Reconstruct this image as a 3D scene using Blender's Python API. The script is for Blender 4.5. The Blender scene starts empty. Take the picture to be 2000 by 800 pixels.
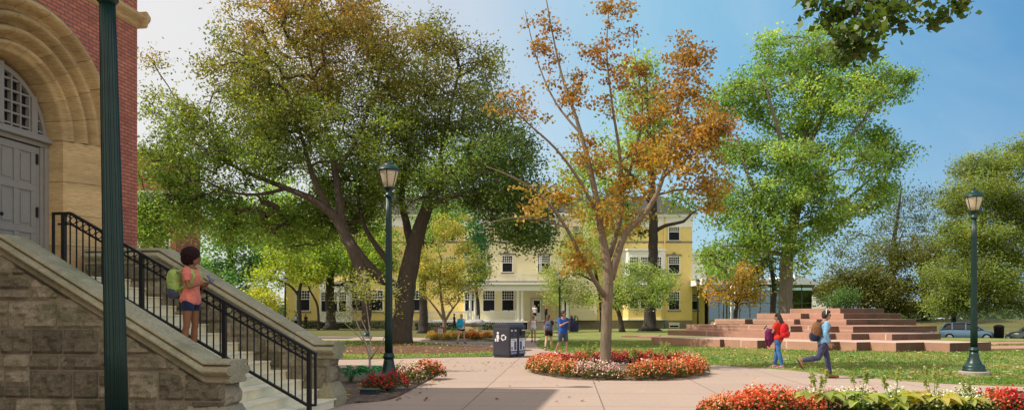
import bpy, math, random
import numpy as np
from math import sin, cos, pi, radians, sqrt, atan2, hypot
from mathutils import Vector, Matrix, noise
random.seed(7)
SC = bpy.context.scene
COL = SC.collection
F = 1556.0          # focal length of the view in pixels of a 2000 px wide frame
H = 614.0           # row of the horizon
EYE = 1.6
def at(px, py, d):                  # a point d metres in front of the camera's plane
    return Vector(((px - 1000) / F * d, d, EYE + (H - py) / F * d))
def gnd(px, py, z=0.0):             # a point of the level z
    d = (EYE - z) * F / (py - H)
    return Vector(((px - 1000) / F * d, d, z))
def lin(h):
    h = h.lstrip('#')
    r = [int(h[i:i + 2], 16) / 255 for i in (0, 2, 4)]
    return tuple(c / 12.92 if c <= .04045 else ((c + .055) / 1.055) ** 2.4 for c in r)

# ---------------------------------------------------------------- materials
MAT = {}
def newmat(name):
    m = bpy.data.materials.new(name); m.use_nodes = True
    nt = m.node_tree; nt.nodes.clear()
    out = nt.nodes.new('ShaderNodeOutputMaterial')
    MAT[name] = m
    return m, nt, out
def N(nt, t, **kw):
    n = nt.nodes.new(t)
    for k, v in kw.items():
        if k.startswith('i_'):
            key = k[2:]
            key = int(key) if key.isdigit() else key.replace('_', ' ')
            n.inputs[key].default_value = v
        else:
            setattr(n, k, v)
    return n
def L(nt, a, ao, b, bi):
    nt.links.new(a.outputs[ao], b.inputs[bi])
def rgba(c, a=1.0):
    return (c[0], c[1], c[2], a)
def mixc(nt, fac, a, b, mode='MIX'):
    n = nt.nodes.new('ShaderNodeMix'); n.data_type = 'RGBA'; n.blend_type = mode
    for idx, v in ((0, fac), (6, a), (7, b)):
        if isinstance(v, tuple) and len(v) == 2 and hasattr(v[0], 'outputs'):
            nt.links.new(v[0].outputs[v[1]], n.inputs[idx])
        elif isinstance(v, (int, float)):
            n.inputs[idx].default_value = v
        else:
            n.inputs[idx].default_value = rgba(v)
    return (n, 2)
def mathn(nt, op, a, b=0.0, c=None, clamp=False):
    n = nt.nodes.new('ShaderNodeMath'); n.operation = op; n.use_clamp = clamp
    for i, v in enumerate((a, b) if c is None else (a, b, c)):
        if isinstance(v, tuple): nt.links.new(v[0].outputs[v[1]], n.inputs[i])
        else: n.inputs[i].default_value = v
    return (n, 0)
def noisen(nt, coord, scale, detail=4, rough=.55, dist=0.0):
    n = N(nt, 'ShaderNodeTexNoise'); n.inputs['Scale'].default_value = scale
    n.inputs['Detail'].default_value = detail; n.inputs['Roughness'].default_value = rough
    n.inputs['Distortion'].default_value = dist
    if coord is not None: nt.links.new(coord[0].outputs[coord[1]], n.inputs['Vector'])
    return (n, 0)
def ramp(nt, fac, stops):
    n = nt.nodes.new('ShaderNodeValToRGB')
    e = n.color_ramp.elements
    while len(e) < len(stops): e.new(.5)
    for el, (p, c) in zip(e, stops):
        el.position = p; el.color = rgba(c)
    nt.links.new(fac[0].outputs[fac[1]], n.inputs[0])
    return (n, 0)
def texco(nt, which='Object', scale=None):
    n = nt.nodes.new('ShaderNodeTexCoord')
    if scale is None: return (n, which)
    m = nt.nodes.new('ShaderNodeMapping'); m.inputs['Scale'].default_value = scale
    nt.links.new(n.outputs[which], m.inputs['Vector'])
    return (m, 0)
def wallco(nt, k=(1.0, 1.0)):       # (x+y, z) of object space: runs along any upright face
    n = nt.nodes.new('ShaderNodeTexCoord'); s = nt.nodes.new('ShaderNodeSeparateXYZ')
    nt.links.new(n.outputs['Object'], s.inputs[0])
    a = mathn(nt, 'MULTIPLY_ADD', (s, 1), 1.0, (s, 0))
    c = nt.nodes.new('ShaderNodeCombineXYZ')
    nt.links.new(a[0].outputs[0], c.inputs[0]); nt.links.new(s.outputs[2], c.inputs[1])
    return (c, 0)
def finish(nt, out, color, rough=.7, metal=0.0, spec=.3, bump=None, bstr=.3, bdist=.02, coat=0.0):
    p = nt.nodes.new('ShaderNodeBsdfPrincipled')
    if isinstance(color, tuple) and len(color) == 2: nt.links.new(color[0].outputs[color[1]], p.inputs['Base Color'])
    else: p.inputs['Base Color'].default_value = rgba(color)
    if isinstance(rough, tuple): nt.links.new(rough[0].outputs[rough[1]], p.inputs['Roughness'])
    else: p.inputs['Roughness'].default_value = rough
    p.inputs['Metallic'].default_value = metal
    p.inputs['Specular IOR Level'].default_value = spec
    p.inputs['Coat Weight'].default_value = coat
    if bump is not None:
        b = nt.nodes.new('ShaderNodeBump'); b.inputs['Strength'].default_value = bstr; b.inputs['Distance'].default_value = bdist
        nt.links.new(bump[0].outputs[bump[1]], b.inputs['Height'])
        nt.links.new(b.outputs[0], p.inputs['Normal'])
    nt.links.new(p.outputs[0], out.inputs['Surface'])
    return p
def plain(name, c, rough=.6, var=.25, scale=6.0, metal=0.0, spec=.3, bstr=.15, bdist=.01, coat=0.0, stretch=None):
    """a base colour broken up by two sizes of noise"""
    if isinstance(c, str): c = lin(c)
    m, nt, out = newmat(name)
    co = texco(nt, 'Object', stretch)
    n1 = noisen(nt, co, scale, 5, .6)
    n2 = noisen(nt, co, scale * 7.3, 3, .6)
    s = mathn(nt, 'MULTIPLY_ADD', n2, .4, mathn(nt, 'MULTIPLY', n1, .6))
    s = mathn(nt, 'MULTIPLY_ADD', s, 2.0, -.5, clamp=True)
    dark = tuple(x * (1 - var) for x in c); light = tuple(min(1, x * (1 + var)) for x in c)
    col = mixc(nt, s, dark, light)
    finish(nt, out, col, rough, metal, spec, s, bstr, bdist, coat)
    return m
def toned(name, c1, c2, rough=.85, scale=5.0, bstr=.5, bdist=.03, stain=None, stretch=None):
    """two-colour stone whose blocks also carry their own tone in the 'tone' attribute"""
    m, nt, out = newmat(name)
    co = texco(nt, 'Object', stretch)
    n1 = noisen(nt, co, scale, 6, .65, .3)
    n2 = noisen(nt, co, scale * 9, 4, .7)
    a = N(nt, 'ShaderNodeAttribute', attribute_name='tone')
    f = mathn(nt, 'MULTIPLY_ADD', n1, 2.2, -.6, clamp=True)
    col = mixc(nt, f, c1, c2)
    if stain is not None:
        n3 = noisen(nt, co, scale * .35, 4, .6)
        f3 = mathn(nt, 'MULTIPLY_ADD', n3, 4.0, -1.9, clamp=True)
        col = mixc(nt, mathn(nt, 'MULTIPLY', f3, .75), col, stain)
    g = mathn(nt, 'MULTIPLY_ADD', n2, 1.3, .35)
    tone = mathn(nt, 'MULTIPLY', g, (a, 2))
    cc = nt.nodes.new('ShaderNodeCombineColor')
    for i in range(3): nt.links.new(tone[0].outputs[0], cc.inputs[i])
    col = mixc(nt, 1.0, col, (cc, 0), 'MULTIPLY')
    h = mathn(nt, 'MULTIPLY_ADD', n2, .5, n1)
    finish(nt, out, col, rough, 0, .2, h, bstr, bdist)
    return m
def bricked(name, c1, c2, mortar, bw, bh, msize=.008, off=.5, rough=.85, bstr=.4, flat=False, var=.3, scale=3.0):
    m, nt, out = newmat(name)
    co = texco(nt) if flat else wallco(nt)
    b = nt.nodes.new('ShaderNodeTexBrick'); b.offset = off
    b.inputs['Color1'].default_value = rgba(c1); b.inputs['Color2'].default_value = rgba(c2); b.inputs['Mortar'].default_value = rgba(mortar)
    b.inputs['Scale'].default_value = 1.0; b.inputs['Mortar Size'].default_value = msize
    b.inputs['Brick Width'].default_value = bw; b.inputs['Row Height'].default_value = bh; b.inputs['Mortar Smooth'].default_value = .2
    nt.links.new(co[0].outputs[co[1]], b.inputs['Vector'])
    oc = texco(nt)
    n1 = noisen(nt, oc, scale, 5, .6); n2 = noisen(nt, oc, scale * 14, 3, .6)
    s = mathn(nt, 'ADD', mathn(nt, 'MULTIPLY', n1, var * 2.2), mathn(nt, 'MULTIPLY_ADD', n2, var, 1 - var * 1.6))
    cc = nt.nodes.new('ShaderNodeCombineColor')
    for i in range(3): nt.links.new(s[0].outputs[0], cc.inputs[i])
    col = mixc(nt, 1.0, (b, 0), (cc, 0), 'MULTIPLY')
    h = mathn(nt, 'SUBTRACT', mathn(nt, 'MULTIPLY', n2, .4), (b, 1))
    finish(nt, out, col, rough, 0, .2, h, bstr, .012)
    return m
def leafmat(name, trans=.45, gain=1.0):
    m, nt, out = newmat(name)
    a = N(nt, 'ShaderNodeAttribute', attribute_name='Col')
    d = nt.nodes.new('ShaderNodeBsdfDiffuse'); t = nt.nodes.new('ShaderNodeBsdfTranslucent'); g = nt.nodes.new('ShaderNodeBsdfGlossy')
    g.inputs['Roughness'].default_value = .45; g.inputs['Color'].default_value = (.5, .52, .5, 1)
    nt.links.new(a.outputs[0], d.inputs[0])
    tc = mixc(nt, 1.0, (a, 0), (1.75 * gain, 1.65 * gain, .7 * gain), 'MULTIPLY')
    nt.links.new(tc[0].outputs[tc[1]], t.inputs[0])
    m1 = nt.nodes.new('ShaderNodeMixShader'); m1.inputs[0].default_value = trans
    nt.links.new(d.outputs[0], m1.inputs[1]); nt.links.new(t.outputs[0], m1.inputs[2])
    m2 = nt.nodes.new('ShaderNodeMixShader'); m2.inputs[0].default_value = .06
    nt.links.new(m1.outputs[0], m2.inputs[1]); nt.links.new(g.outputs[0], m2.inputs[2])
    nt.links.new(m2.outputs[0], out.inputs['Surface'])
    return m
def cloth(name, c, rough=.85, scale=60.0, var=.3, trans=0.0):
    if isinstance(c, str): c = lin(c)
    m, nt, out = newmat(name)
    co = texco(nt)
    n1 = noisen(nt, co, 9, 3, .5, .6); n2 = noisen(nt, co, scale, 2, .5)
    f = mathn(nt, 'MULTIPLY_ADD', n1, 1.6, -.3, clamp=True)
    col = mixc(nt, f, tuple(x * (1 - var) for x in c), tuple(min(1, x * (1 + var)) for x in c))
    h = mathn(nt, 'MULTIPLY_ADD', n2, .15, n1)
    p = finish(nt, out, col, rough, 0, .15, h, .9, .05)
    p.inputs['Sheen Weight'].default_value = .15
    return m

# ---------------------------------------------------------------- mesh builder
class MB:
    def __init__(self, M=None):
        self.v = []; self.f = []; self.mi = []; self.tone = []; self.t = 1.0; self.m = 0; self.M = M; self.sm = []; self.smooth = False
    def addv(self, pts):
        o = len(self.v)
        for p in pts:
            p = Vector(p)
            if self.M is not None: p = self.M @ p
            self.v.append(tuple(p)); self.tone.append(self.t)
        return o
    def face(self, idx):
        self.f.append(tuple(idx)); self.mi.append(self.m); self.sm.append(self.smooth)
    def poly(self, pts):
        o = self.addv(pts); self.face(range(o, o + len(pts)))
    def box(self, a, b, rz=0.0, c=None):
        """box between two corners; turned by rz about its own centre (or c)"""
        x0, y0, z0 = [min(p, q) for p, q in zip(a, b)]; x1, y1, z1 = [max(p, q) for p, q in zip(a, b)]
        pts = [(x, y, z) for z in (z0, z1) for x, y in ((x0, y0), (x1, y0), (x1, y1), (x0, y1))]
        if rz:
            cx, cy = c if c else ((x0 + x1) / 2, (y0 + y1) / 2)
            k, s = cos(rz), sin(rz)
            pts = [(cx + (x - cx) * k - (y - cy) * s, cy + (x - cx) * s + (y - cy) * k, z) for x, y, z in pts]
        o = self.addv(pts)
        for q in ((0, 3, 2, 1), (4, 5, 6, 7), (0, 1, 5, 4), (1, 2, 6, 5), (2, 3, 7, 6), (3, 0, 4, 7)):
            self.face([o + i for i in q])
    def bar(self, p, q, w, h=None, up=(0, 0, 1)):
        """square bar between two points"""
        h = h or w
        p, q = Vector(p), Vector(q); d = (q - p).normalized(); u = Vector(up)
        if abs(d.dot(u)) > .98: u = Vector((1, 0, 0))
        s = d.cross(u).normalized(); u = s.cross(d).normalized()
        pts = [e + s * (a * w / 2) + u * (b * h / 2) for e in (p, q) for a, b in ((-1, -1), (1, -1), (1, 1), (-1, 1))]
        o = self.addv(pts)
        for k in ((0, 3, 2, 1), (4, 5, 6, 7), (0, 1, 5, 4), (1, 2, 6, 5), (2, 3, 7, 6), (3, 0, 4, 7)):
            self.face([o + i for i in k])
    def rings(self, rs, cap=True, close=False):
        """skin a list of equal-length vertex rings"""
        n = len(rs[0]); os_ = [self.addv(r) for r in rs]
        pairs = list(zip(os_[:-1], os_[1:]))
        if close: pairs.append((os_[-1], os_[0]))
        for a, b in pairs:
            for i in range(n):
                j = (i + 1) % n
                self.face((a + i, a + j, b + j, b + i))
        if cap and not close:
            self.face([os_[0] + i for i in reversed(range(n))]); self.face([os_[-1] + i for i in range(n)])
    def tube(self, pts, radii, n=8, cap=True, flat=1.0):
        pts = [Vector(p) for p in pts]
        if not hasattr(radii, '__len__'): radii = [radii] * len(pts)
        rs = []; u = None
        for i, p in enumerate(pts):
            d = (pts[min(i + 1, len(pts) - 1)] - pts[max(i - 1, 0)])
            d = d.normalized() if d.length > 1e-9 else Vector((0, 0, 1))
            if u is None: u = d.orthogonal().normalized()
            else:
                u = u - d * u.dot(d)
                u = u.normalized() if u.length > 1e-6 else d.orthogonal().normalized()
            w = d.cross(u)
            rs.append([p + (u * cos(2 * pi * k / n) + w * (sin(2 * pi * k / n) * flat)) * radii[i] for k in range(n)])
        self.rings(rs, cap)
    def lathe(self, prof, n=16, c=(0, 0, 0), flute=0, depth=0.0):
        rs = []
        for r, z in prof:
            ring = []
            for k in range(n):
                a = 2 * pi * k / n
                rr = r * (1 - depth * (.5 - .5 * cos(flute * a))) if flute else r
                ring.append((c[0] + rr * cos(a), c[1] + rr * sin(a), c[2] + z))
            rs.append(ring)
        self.rings(rs)
    def ell(self, c, r, R=None, nu=12, nv=8):
        c = Vector(c); rs = []
        for j in range(nv + 1):
            t = pi * j / nv; t = min(max(t, .05), pi - .05)
            ring = []
            for i in range(nu):
                a = 2 * pi * i / nu
                p = Vector((r[0] * sin(t) * cos(a), r[1] * sin(t) * sin(a), -r[2] * cos(t)))
                if R is not None: p = R @ p
                ring.append(c + p)
            rs.append(ring)
        self.rings(rs)
    def prism(self, poly, z0, z1):
        n = len(poly)
        a = self.addv([(p[0], p[1], z0) for p in poly]); b = self.addv([(p[0], p[1], z1) for p in poly])
        self.face([a + i for i in reversed(range(n))]); self.face([b + i for i in range(n)])
        for i in range(n):
            j = (i + 1) % n
            self.face((a + i, a + j, b + j, b + i))
    def mesh(self, name, mats):
        me = bpy.data.meshes.new(name)
        me.from_pydata(self.v, [], self.f)
        for m in (mats if isinstance(mats, (list, tuple)) else [mats]): me.materials.append(MAT[m] if isinstance(m, str) else m)
        if any(self.mi): me.polygons.foreach_set('material_index', self.mi)
        me.polygons.foreach_set('use_smooth', self.sm)
        if any(t != 1.0 for t in self.tone):
            at_ = me.attributes.new('tone', 'FLOAT', 'POINT'); at_.data.foreach_set('value', self.tone)
        else:
            at_ = me.attributes.new('tone', 'FLOAT', 'POINT'); at_.data.foreach_set('value', [1.0] * len(self.v))
        me.update()
        return me
    def build(self, name, mats, parent=None, bevel=0.0, recalc=True):
        me = self.mesh(name, mats)
        if recalc:
            import bmesh
            bm = bmesh.new(); bm.from_mesh(me); bmesh.ops.recalc_face_normals(bm, faces=bm.faces); bm.to_mesh(me); bm.free()
        o = bpy.data.objects.new(name, me); COL.objects.link(o)
        if bevel:
            b = o.modifiers.new('edge', 'BEVEL'); b.width = bevel; b.segments = 2; b.limit_method = 'ANGLE'; b.angle_limit = radians(40)
        if parent is not None: adopt(o, parent)
        return o
def adopt(o, parent):
    """part of a thing, its mesh given in the thing's own axes"""
    o.parent = parent
def world_part(o, parent):
    """part of a thing, its mesh given in world axes"""
    o.parent = parent
    m = Matrix.LocRotScale(parent.location, parent.rotation_euler, parent.scale)
    o.matrix_parent_inverse = m.inverted()
def tag(o, label, cat, group=None):
    o['label'] = label; o['category'] = cat
    if group: o['group'] = group
    return o
def thing(name, label, cat, loc=(0, 0, 0), rz=0.0, group=None, scale=1.0):
    o = bpy.data.objects.new(name, None); COL.objects.link(o)
    o.empty_display_size = .2
    o.location = loc; o.rotation_euler = (0, 0, rz); o.scale = (scale,) * 3
    return tag(o, label, cat, group)
KIDS = {}
def kids(o):
    return [c for c in bpy.data.objects if c.parent == o]
def dup(root, loc, rz=0.0, label=None, group=None, scale=None, tree=None):
    """copy of a thing with its parts and sub-parts"""
    tree = tree or kids_of(root)
    r = root.copy(); COL.objects.link(r); r.location = loc; r.rotation_euler = (0, 0, rz)
    if scale is not None: r.scale = (scale,) * 3 if not hasattr(scale, '__len__') else scale
    if label: r['label'] = label
    if group: r['group'] = group
    for ch, gs in tree:
        c = ch.copy(); COL.objects.link(c); c.parent = r
        for g in gs:
            d = g.copy(); COL.objects.link(d); d.parent = c
    return r
def kids_of(root):
    return [(c, kids(c)) for c in kids(root)]
def struct(name, mb, mat, bevel=0.0):
    o = mb.build(name, mat, bevel=bevel); o['kind'] = 'structure'; return o
def quadmesh(name, V, C, mat, nv=4):
    """many small separate faces at once: V (n, nv, 3), C (n, 3) colours"""
    n = len(V)
    me = bpy.data.meshes.new(name)
    me.vertices.add(n * nv); me.vertices.foreach_set('co', np.ascontiguousarray(V, dtype=np.float32).ravel())
    me.loops.add(n * nv); me.loops.foreach_set('vertex_index', np.arange(n * nv, dtype=np.int32))
    me.polygons.add(n); me.polygons.foreach_set('loop_start', np.arange(0, n * nv, nv, dtype=np.int32))
    a = me.color_attributes.new('Col', 'FLOAT_COLOR', 'POINT')
    cc = np.ones((n, nv, 4), dtype=np.float32); cc[:, :, :3] = C[:, None, :]
    a.data.foreach_set('color', cc.ravel())
    me.materials.append(MAT[mat]); me.update(calc_edges=True); me.validate()
    return me
def meshobj(name, me, parent=None):
    o = bpy.data.objects.new(name, me); COL.objects.link(o)
    if parent is not None: o.parent = parent
    return o
def leafquads(P, size, rng, up=.35, aspect=.55, fold=.18, hang=0.0):
    """rhombic leaves at the points P, turned at random with some tendency to face up"""
    n = len(P)
    nrm = rng.normal(size=(n, 3)); nrm[:, 2] += up * np.abs(rng.normal(size=n)) * 2
    nrm /= np.linalg.norm(nrm, axis=1)[:, None]
    d = rng.normal(size=(n, 3)); d[:, 2] -= hang
    d -= nrm * np.sum(d * nrm, axis=1)[:, None]; d /= np.linalg.norm(d, axis=1)[:, None] + 1e-9
    s = np.cross(nrm, d)
    l = (size * rng.uniform(.7, 1.3, n))[:, None]
    V = np.empty((n, 4, 3))
    V[:, 0] = P - d * l * .5
    V[:, 1] = P + s * l * aspect * .5 + nrm * l * fold - d * l * .05
    V[:, 2] = P + d * l * .5
    V[:, 3] = P - s * l * aspect * .5 + nrm * l * fold - d * l * .05
    return V
# ---------------------------------------------------------------- people
plain('skin_brown', (.27, .12, .065), .5, .08, 12, bstr=.03)
plain('skin_tan', (.42, .22, .14), .5, .08, 12, bstr=.03)
plain('skin_fair', (.56, .33, .24), .5, .08, 12, bstr=.03)
plain('hair_dark', (.016, .011, .010), .55, .5, 40, spec=.5, bstr=.8, bdist=.01)
plain('hair_afro', (.035, .010, .012), .9, .6, 60, bstr=1.0, bdist=.02)
plain('hair_blond', (.52, .34, .13), .6, .4, 40, bstr=.6, bdist=.01)
plain('hair_brown', (.09, .045, .025), .6, .4, 40, bstr=.6, bdist=.01)
plain('eye_dark', (.02, .013, .01), .2, .0)
plain('lip', (.30, .10, .085), .5, .05)
plain('shade_lens', (.008, .008, .009), .1, 0)
plain('plastic_white', (.75, .75, .76), .4, .03)
plain('plastic_black', (.012, .012, .013), .4, .1)
plain('cup_teal', (.03, .30, .30), .5, .05)
plain('phone_body', (.10, .12, .2), .25, .05)
plain('shoe_tan', (.28, .125, .045), .6, .15)
plain('shoe_pink', (.45, .2, .23), .7, .2)
plain('shoe_dark', (.02, .02, .022), .6, .2)
plain('shoe_white', (.7, .69, .68), .6, .1)
for nm, c in dict(coral=(.92, .24, .18), navy_denim=(.018, .028, .085), lime=(.36, .50, .13), pack_grey=(.075, .085, .13), chambray=(.20, .40, .60), plum_trouser=(.055, .055, .115), pack_brown=(.17, .075, .03), pack_navy=(.012, .016, .045),
                  red_top=(.62, .035, .02), red_pack=(.55, .012, .018), blue_jean=(.045, .145, .36), plaid=(.13, .012, .07), royal_blue=(.025, .09, .40), slate_short=(.07, .09, .14), maroon=(.07, .008, .025), black_cloth=(.011, .010, .014),
                  steel_pack=(.08, .11, .17), white_cloth=(.74, .73, .74), pale_denim=(.40, .50, .60), cyan_pack=(.02, .40, .68), strap_black=(.012, .012, .014), sky_pack=(.35, .5, .7)).items():
    cloth(nm, c)

def superring(c, u, v, ru, rv, p=3.2, n=18):
    c = Vector(c); out = []
    for i in range(n):
        a = 2 * pi * i / n; ca, sa = cos(a), sin(a)
        x = math.copysign(abs(ca) ** (2 / p), ca); y = math.copysign(abs(sa) ** (2 / p), sa)
        out.append(c + u * (ru * x) + v * (rv * y))
    return out
def fuse(name, mb, mat, parent, voxel, smooth=3):
    """one continuous surface from overlapping solids"""
    me = mb.mesh(name, mat)
    o = bpy.data.objects.new(name, me); COL.objects.link(o)
    r = o.modifiers.new('r', 'REMESH'); r.mode = 'VOXEL'; r.voxel_size = voxel; r.use_smooth_shade = True
    s = o.modifiers.new('s', 'SMOOTH'); s.iterations = smooth; s.factor = .5
    dg = bpy.context.evaluated_depsgraph_get(); dg.update()
    m2 = bpy.data.meshes.new_from_object(o.evaluated_get(dg))
    o.modifiers.clear(); o.data = m2; bpy.data.meshes.remove(me)
    m2.polygons.foreach_set('use_smooth', [True] * len(m2.polygons))
    a = m2.attributes.get('tone') or m2.attributes.new('tone', 'FLOAT', 'POINT')
    m2.name = name; o.parent = parent
    return o
Xf, Yl, Zu = Vector((1, 0, 0)), Vector((0, 1, 0)), Vector((0, 0, 1))
class Pose:
    """joints of a standing or walking figure that faces +x; angles in degrees, (left, right) pairs"""
    def __init__(s, H, hip=(0, 0), knee=(0, 0), spread=(3, 3), toe=(0, 0), lean=0, sh=(0, 0), out=(8, 8), elb=(10, 10), inn=(0, 0), hyaw=0, hpitch=0, fem=0, twist=0):
        k = s.k = H / 1.75; R = radians; s.fem = fem
        s.spd = Vector((sin(R(lean)), 0, cos(R(lean))))
        s.sf = Vector((cos(R(lean)), 0, -sin(R(lean))))
        legs = []
        low = 9
        for i, sd in enumerate((1, -1)):
            h = Vector((0, sd * .088 * k, 0)); a = R(hip[i]); b = a - R(knee[i]); ab = R(spread[i]) * sd
            kn = h + Vector((sin(a), sin(ab) * .6, -cos(a))).normalized() * .43 * k
            an = kn + Vector((sin(b), sin(ab) * .3, -cos(b))).normalized() * .42 * k
            p = R(toe[i]); fd = Vector((cos(p), sd * .12, -sin(p))).normalized(); up = Vector((sin(p), 0, cos(p)))
            ball = an + fd * .15 * k - up * .065 * k; heel = an - fd * .05 * k - up * .07 * k; tip = an + fd * .2 * k - up * .065 * k
            low = min(low, heel.z, tip.z, ball.z)
            legs.append([h, kn, an, fd, up])
        dz = Vector((0, 0, -low + .012 * k)); s.pel = dz.copy()
        s.legs = [[q + dz for q in l[:3]] + l[3:] for l in legs]
        s.arms = []
        tw = R(twist)
        lat = Vector((sin(tw) * -1, cos(tw), 0))
        s.lat = lat; s.fw = Vector((cos(tw), sin(tw), 0))
        for i, sd in enumerate((1, -1)):
            w = (.165 if fem else .185) * k
            S_ = s.pel + s.spd * .455 * k + lat * sd * w
            a = R(sh[i]); b = R(out[i]); e = a + R(elb[i]); n = R(inn[i])
            ud = s.fw * (sin(a) * cos(b)) + lat * (sd * sin(b)) - Zu * (cos(a) * cos(b))
            fd = s.fw * (sin(e) * cos(n)) - lat * (sd * sin(n)) - Zu * (cos(e) * cos(n))
            E = S_ + ud * .285 * k; W = E + fd * .245 * k
            s.arms.append([S_, E, W, fd, sd])
        s.neck = s.pel + s.spd * .50 * k
        s.head = s.neck + s.spd * .165 * k + s.fw * .022 * k
        s.HR = (Matrix.Rotation(tw + R(hyaw), 3, 'Z') @ Matrix.Rotation(R(hpitch), 3, 'Y'))
    def torso(s, mb, s0, s1, infl=0.0, flare=0.0):
        k = s.k; fem = s.fem
        T = [(-.09, .10, .075, 0), (-.05, .145, .10, -.005), (.0, .168 if fem else .160, .115, -.008), (.06, .160, .108, -.004), (.14, .130 if fem else .140, .092, .005), (.22, .128 if fem else .142, .092, .006), (.31, .142 if fem else .158, .112 if fem else .105, .012), (.39, .150 if fem else .172, .105, .006), (.44, .142 if fem else .165, .085, 0), (.475, .095, .068, -.004), (.50, .058, .058, -.004), (.58, .05, .053, .004), (.63, .048, .055, .012)]
        rs = []
        def interp(q):
            for A, B in zip(T[:-1], T[1:]):
                if A[0] <= q <= B[0]:
                    t = (q - A[0]) / (B[0] - A[0]); return [A[i] * (1 - t) + B[i] * t for i in range(4)]
        qs = [s0] + [t_[0] for t_ in T if s0 < t_[0] < s1] + [s1]
        for q in qs:
            _, w, d, o = interp(q)
            t = min(1, max(0, (q + .05) / .4)); lat = (Yl * (1 - t) + s.lat * t).normalized(); fw = (s.sf * (1 - t) + s.fw * t).normalized()
            g = infl + flare * max(0, .12 - q)
            rs.append(superring(s.pel + s.spd * q * k + fw * o * k, fw, lat, (d + g) * k, (w + g) * k, 2.4, 20))
        mb.rings(rs)
    def leg(s, mb, i, t1=2.0, infl=0.0, wide=0.0, t0=0.0):
        """leg from hip to t1 (1 = knee, 2 = ankle)"""
        k = s.k; h, kn, an, fd, up = s.legs[i]
        rr = [(0, .088), (.25, .083), (.6, .068), (.9, .055), (1.0, .053), (1.12, .051), (1.35, .056), (1.6, .044), (1.85, .034), (2.0, .034)]
        pts = []; rad = []
        def P(t): return h.lerp(kn, t) if t <= 1 else kn.lerp(an, t - 1)
        def Rr(t):
            for A, B in zip(rr[:-1], rr[1:]):
                if A[0] <= t <= B[0]: return A[1] + (B[1] - A[1]) * (t - A[0]) / (B[0] - A[0])
        for t in [t0] + [x for x, _ in rr if t0 < x < t1] + [t1]:
            p = P(t)
            if 1.1 < t < 1.7: p = p - Vector((.012 * k, 0, 0))
            pts.append(p); rad.append((Rr(t) + infl + wide * t) * k)
        mb.tube(pts, rad, 14)
    def arm(s, mb, i, t1=2.0, infl=0.0):
        k = s.k; S_, E, W, fd, sd = s.arms[i]; g = .86 if s.fem else 1
        rr = [(0, .056), (.2, .054), (.5, .045), (.9, .037), (1.0, .037), (1.25, .037), (1.7, .027), (2.0, .024)]
        pts = [S_ - s.lat * sd * .05 * k + Zu * .012 * k]; rad = [(.05 * g + infl) * k]
        def P(t): return S_.lerp(E, t) if t <= 1 else E.lerp(W, t - 1)
        def Rr(t):
            for A, B in zip(rr[:-1], rr[1:]):
                if A[0] <= t <= B[0]: return A[1] + (B[1] - A[1]) * (t - A[0]) / (B[0] - A[0])
        for t in [x for x, _ in rr if x < t1] + [t1]: pts.append(P(t)); rad.append((Rr(t) * g + infl) * k)
        mb.tube(pts, rad, 12)
    def hand(s, mb, i, curl=35):
        k = s.k * (.92 if s.fem else 1); S_, E, W, fd, sd = s.arms[i]
        side = fd.cross(Zu); side = side.normalized() if side.length > .2 else s.fw.copy()
        if abs(fd.z) > .8: side = s.fw - fd * s.fw.dot(fd); side.normalize()
        nrm = side.cross(fd).normalized()
        if nrm.dot(s.lat) * sd > 0: nrm = -nrm           # palm turned to the body
        mb.rings([superring(W + fd * q * k, side, nrm, a * k, b * k, 2.6, 12) for q, a, b in ((-.01, .024, .02), (.03, .036, .017), (.075, .041, .015), (.09, .038, .013))])
        for f, (o, ln) in enumerate(((.03, .072), (.010, .08), (-.010, .074), (-.029, .058))):
            p = W + fd * .082 * k + side * o * k; d = fd.copy(); pts = [p]
            for j, fr in enumerate((.45, .3, .25)):
                c = radians(curl * (.6 + .4 * j)); d = (d * cos(c * .8) + nrm * sin(c * .8)).normalized()
                p = p + d * ln * fr * k; pts.append(p)
            mb.tube(pts, [.0095 * k, .009 * k, .008 * k, .006 * k], 8)
        p = W + fd * .025 * k + side * .03 * k
        mb.tube([p, p + (fd * .02 + side * .026) * k + nrm * .008 * k, p + (fd * .05 + side * .03) * k + nrm * .02 * k, p + (fd * .07 + side * .024) * k + nrm * .028 * k], [.013 * k, .0115 * k, .010 * k, .007 * k], 8)
    def hp(s, x, y, z): return s.head + s.HR @ (Vector((x, y, z)) * s.k)

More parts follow.
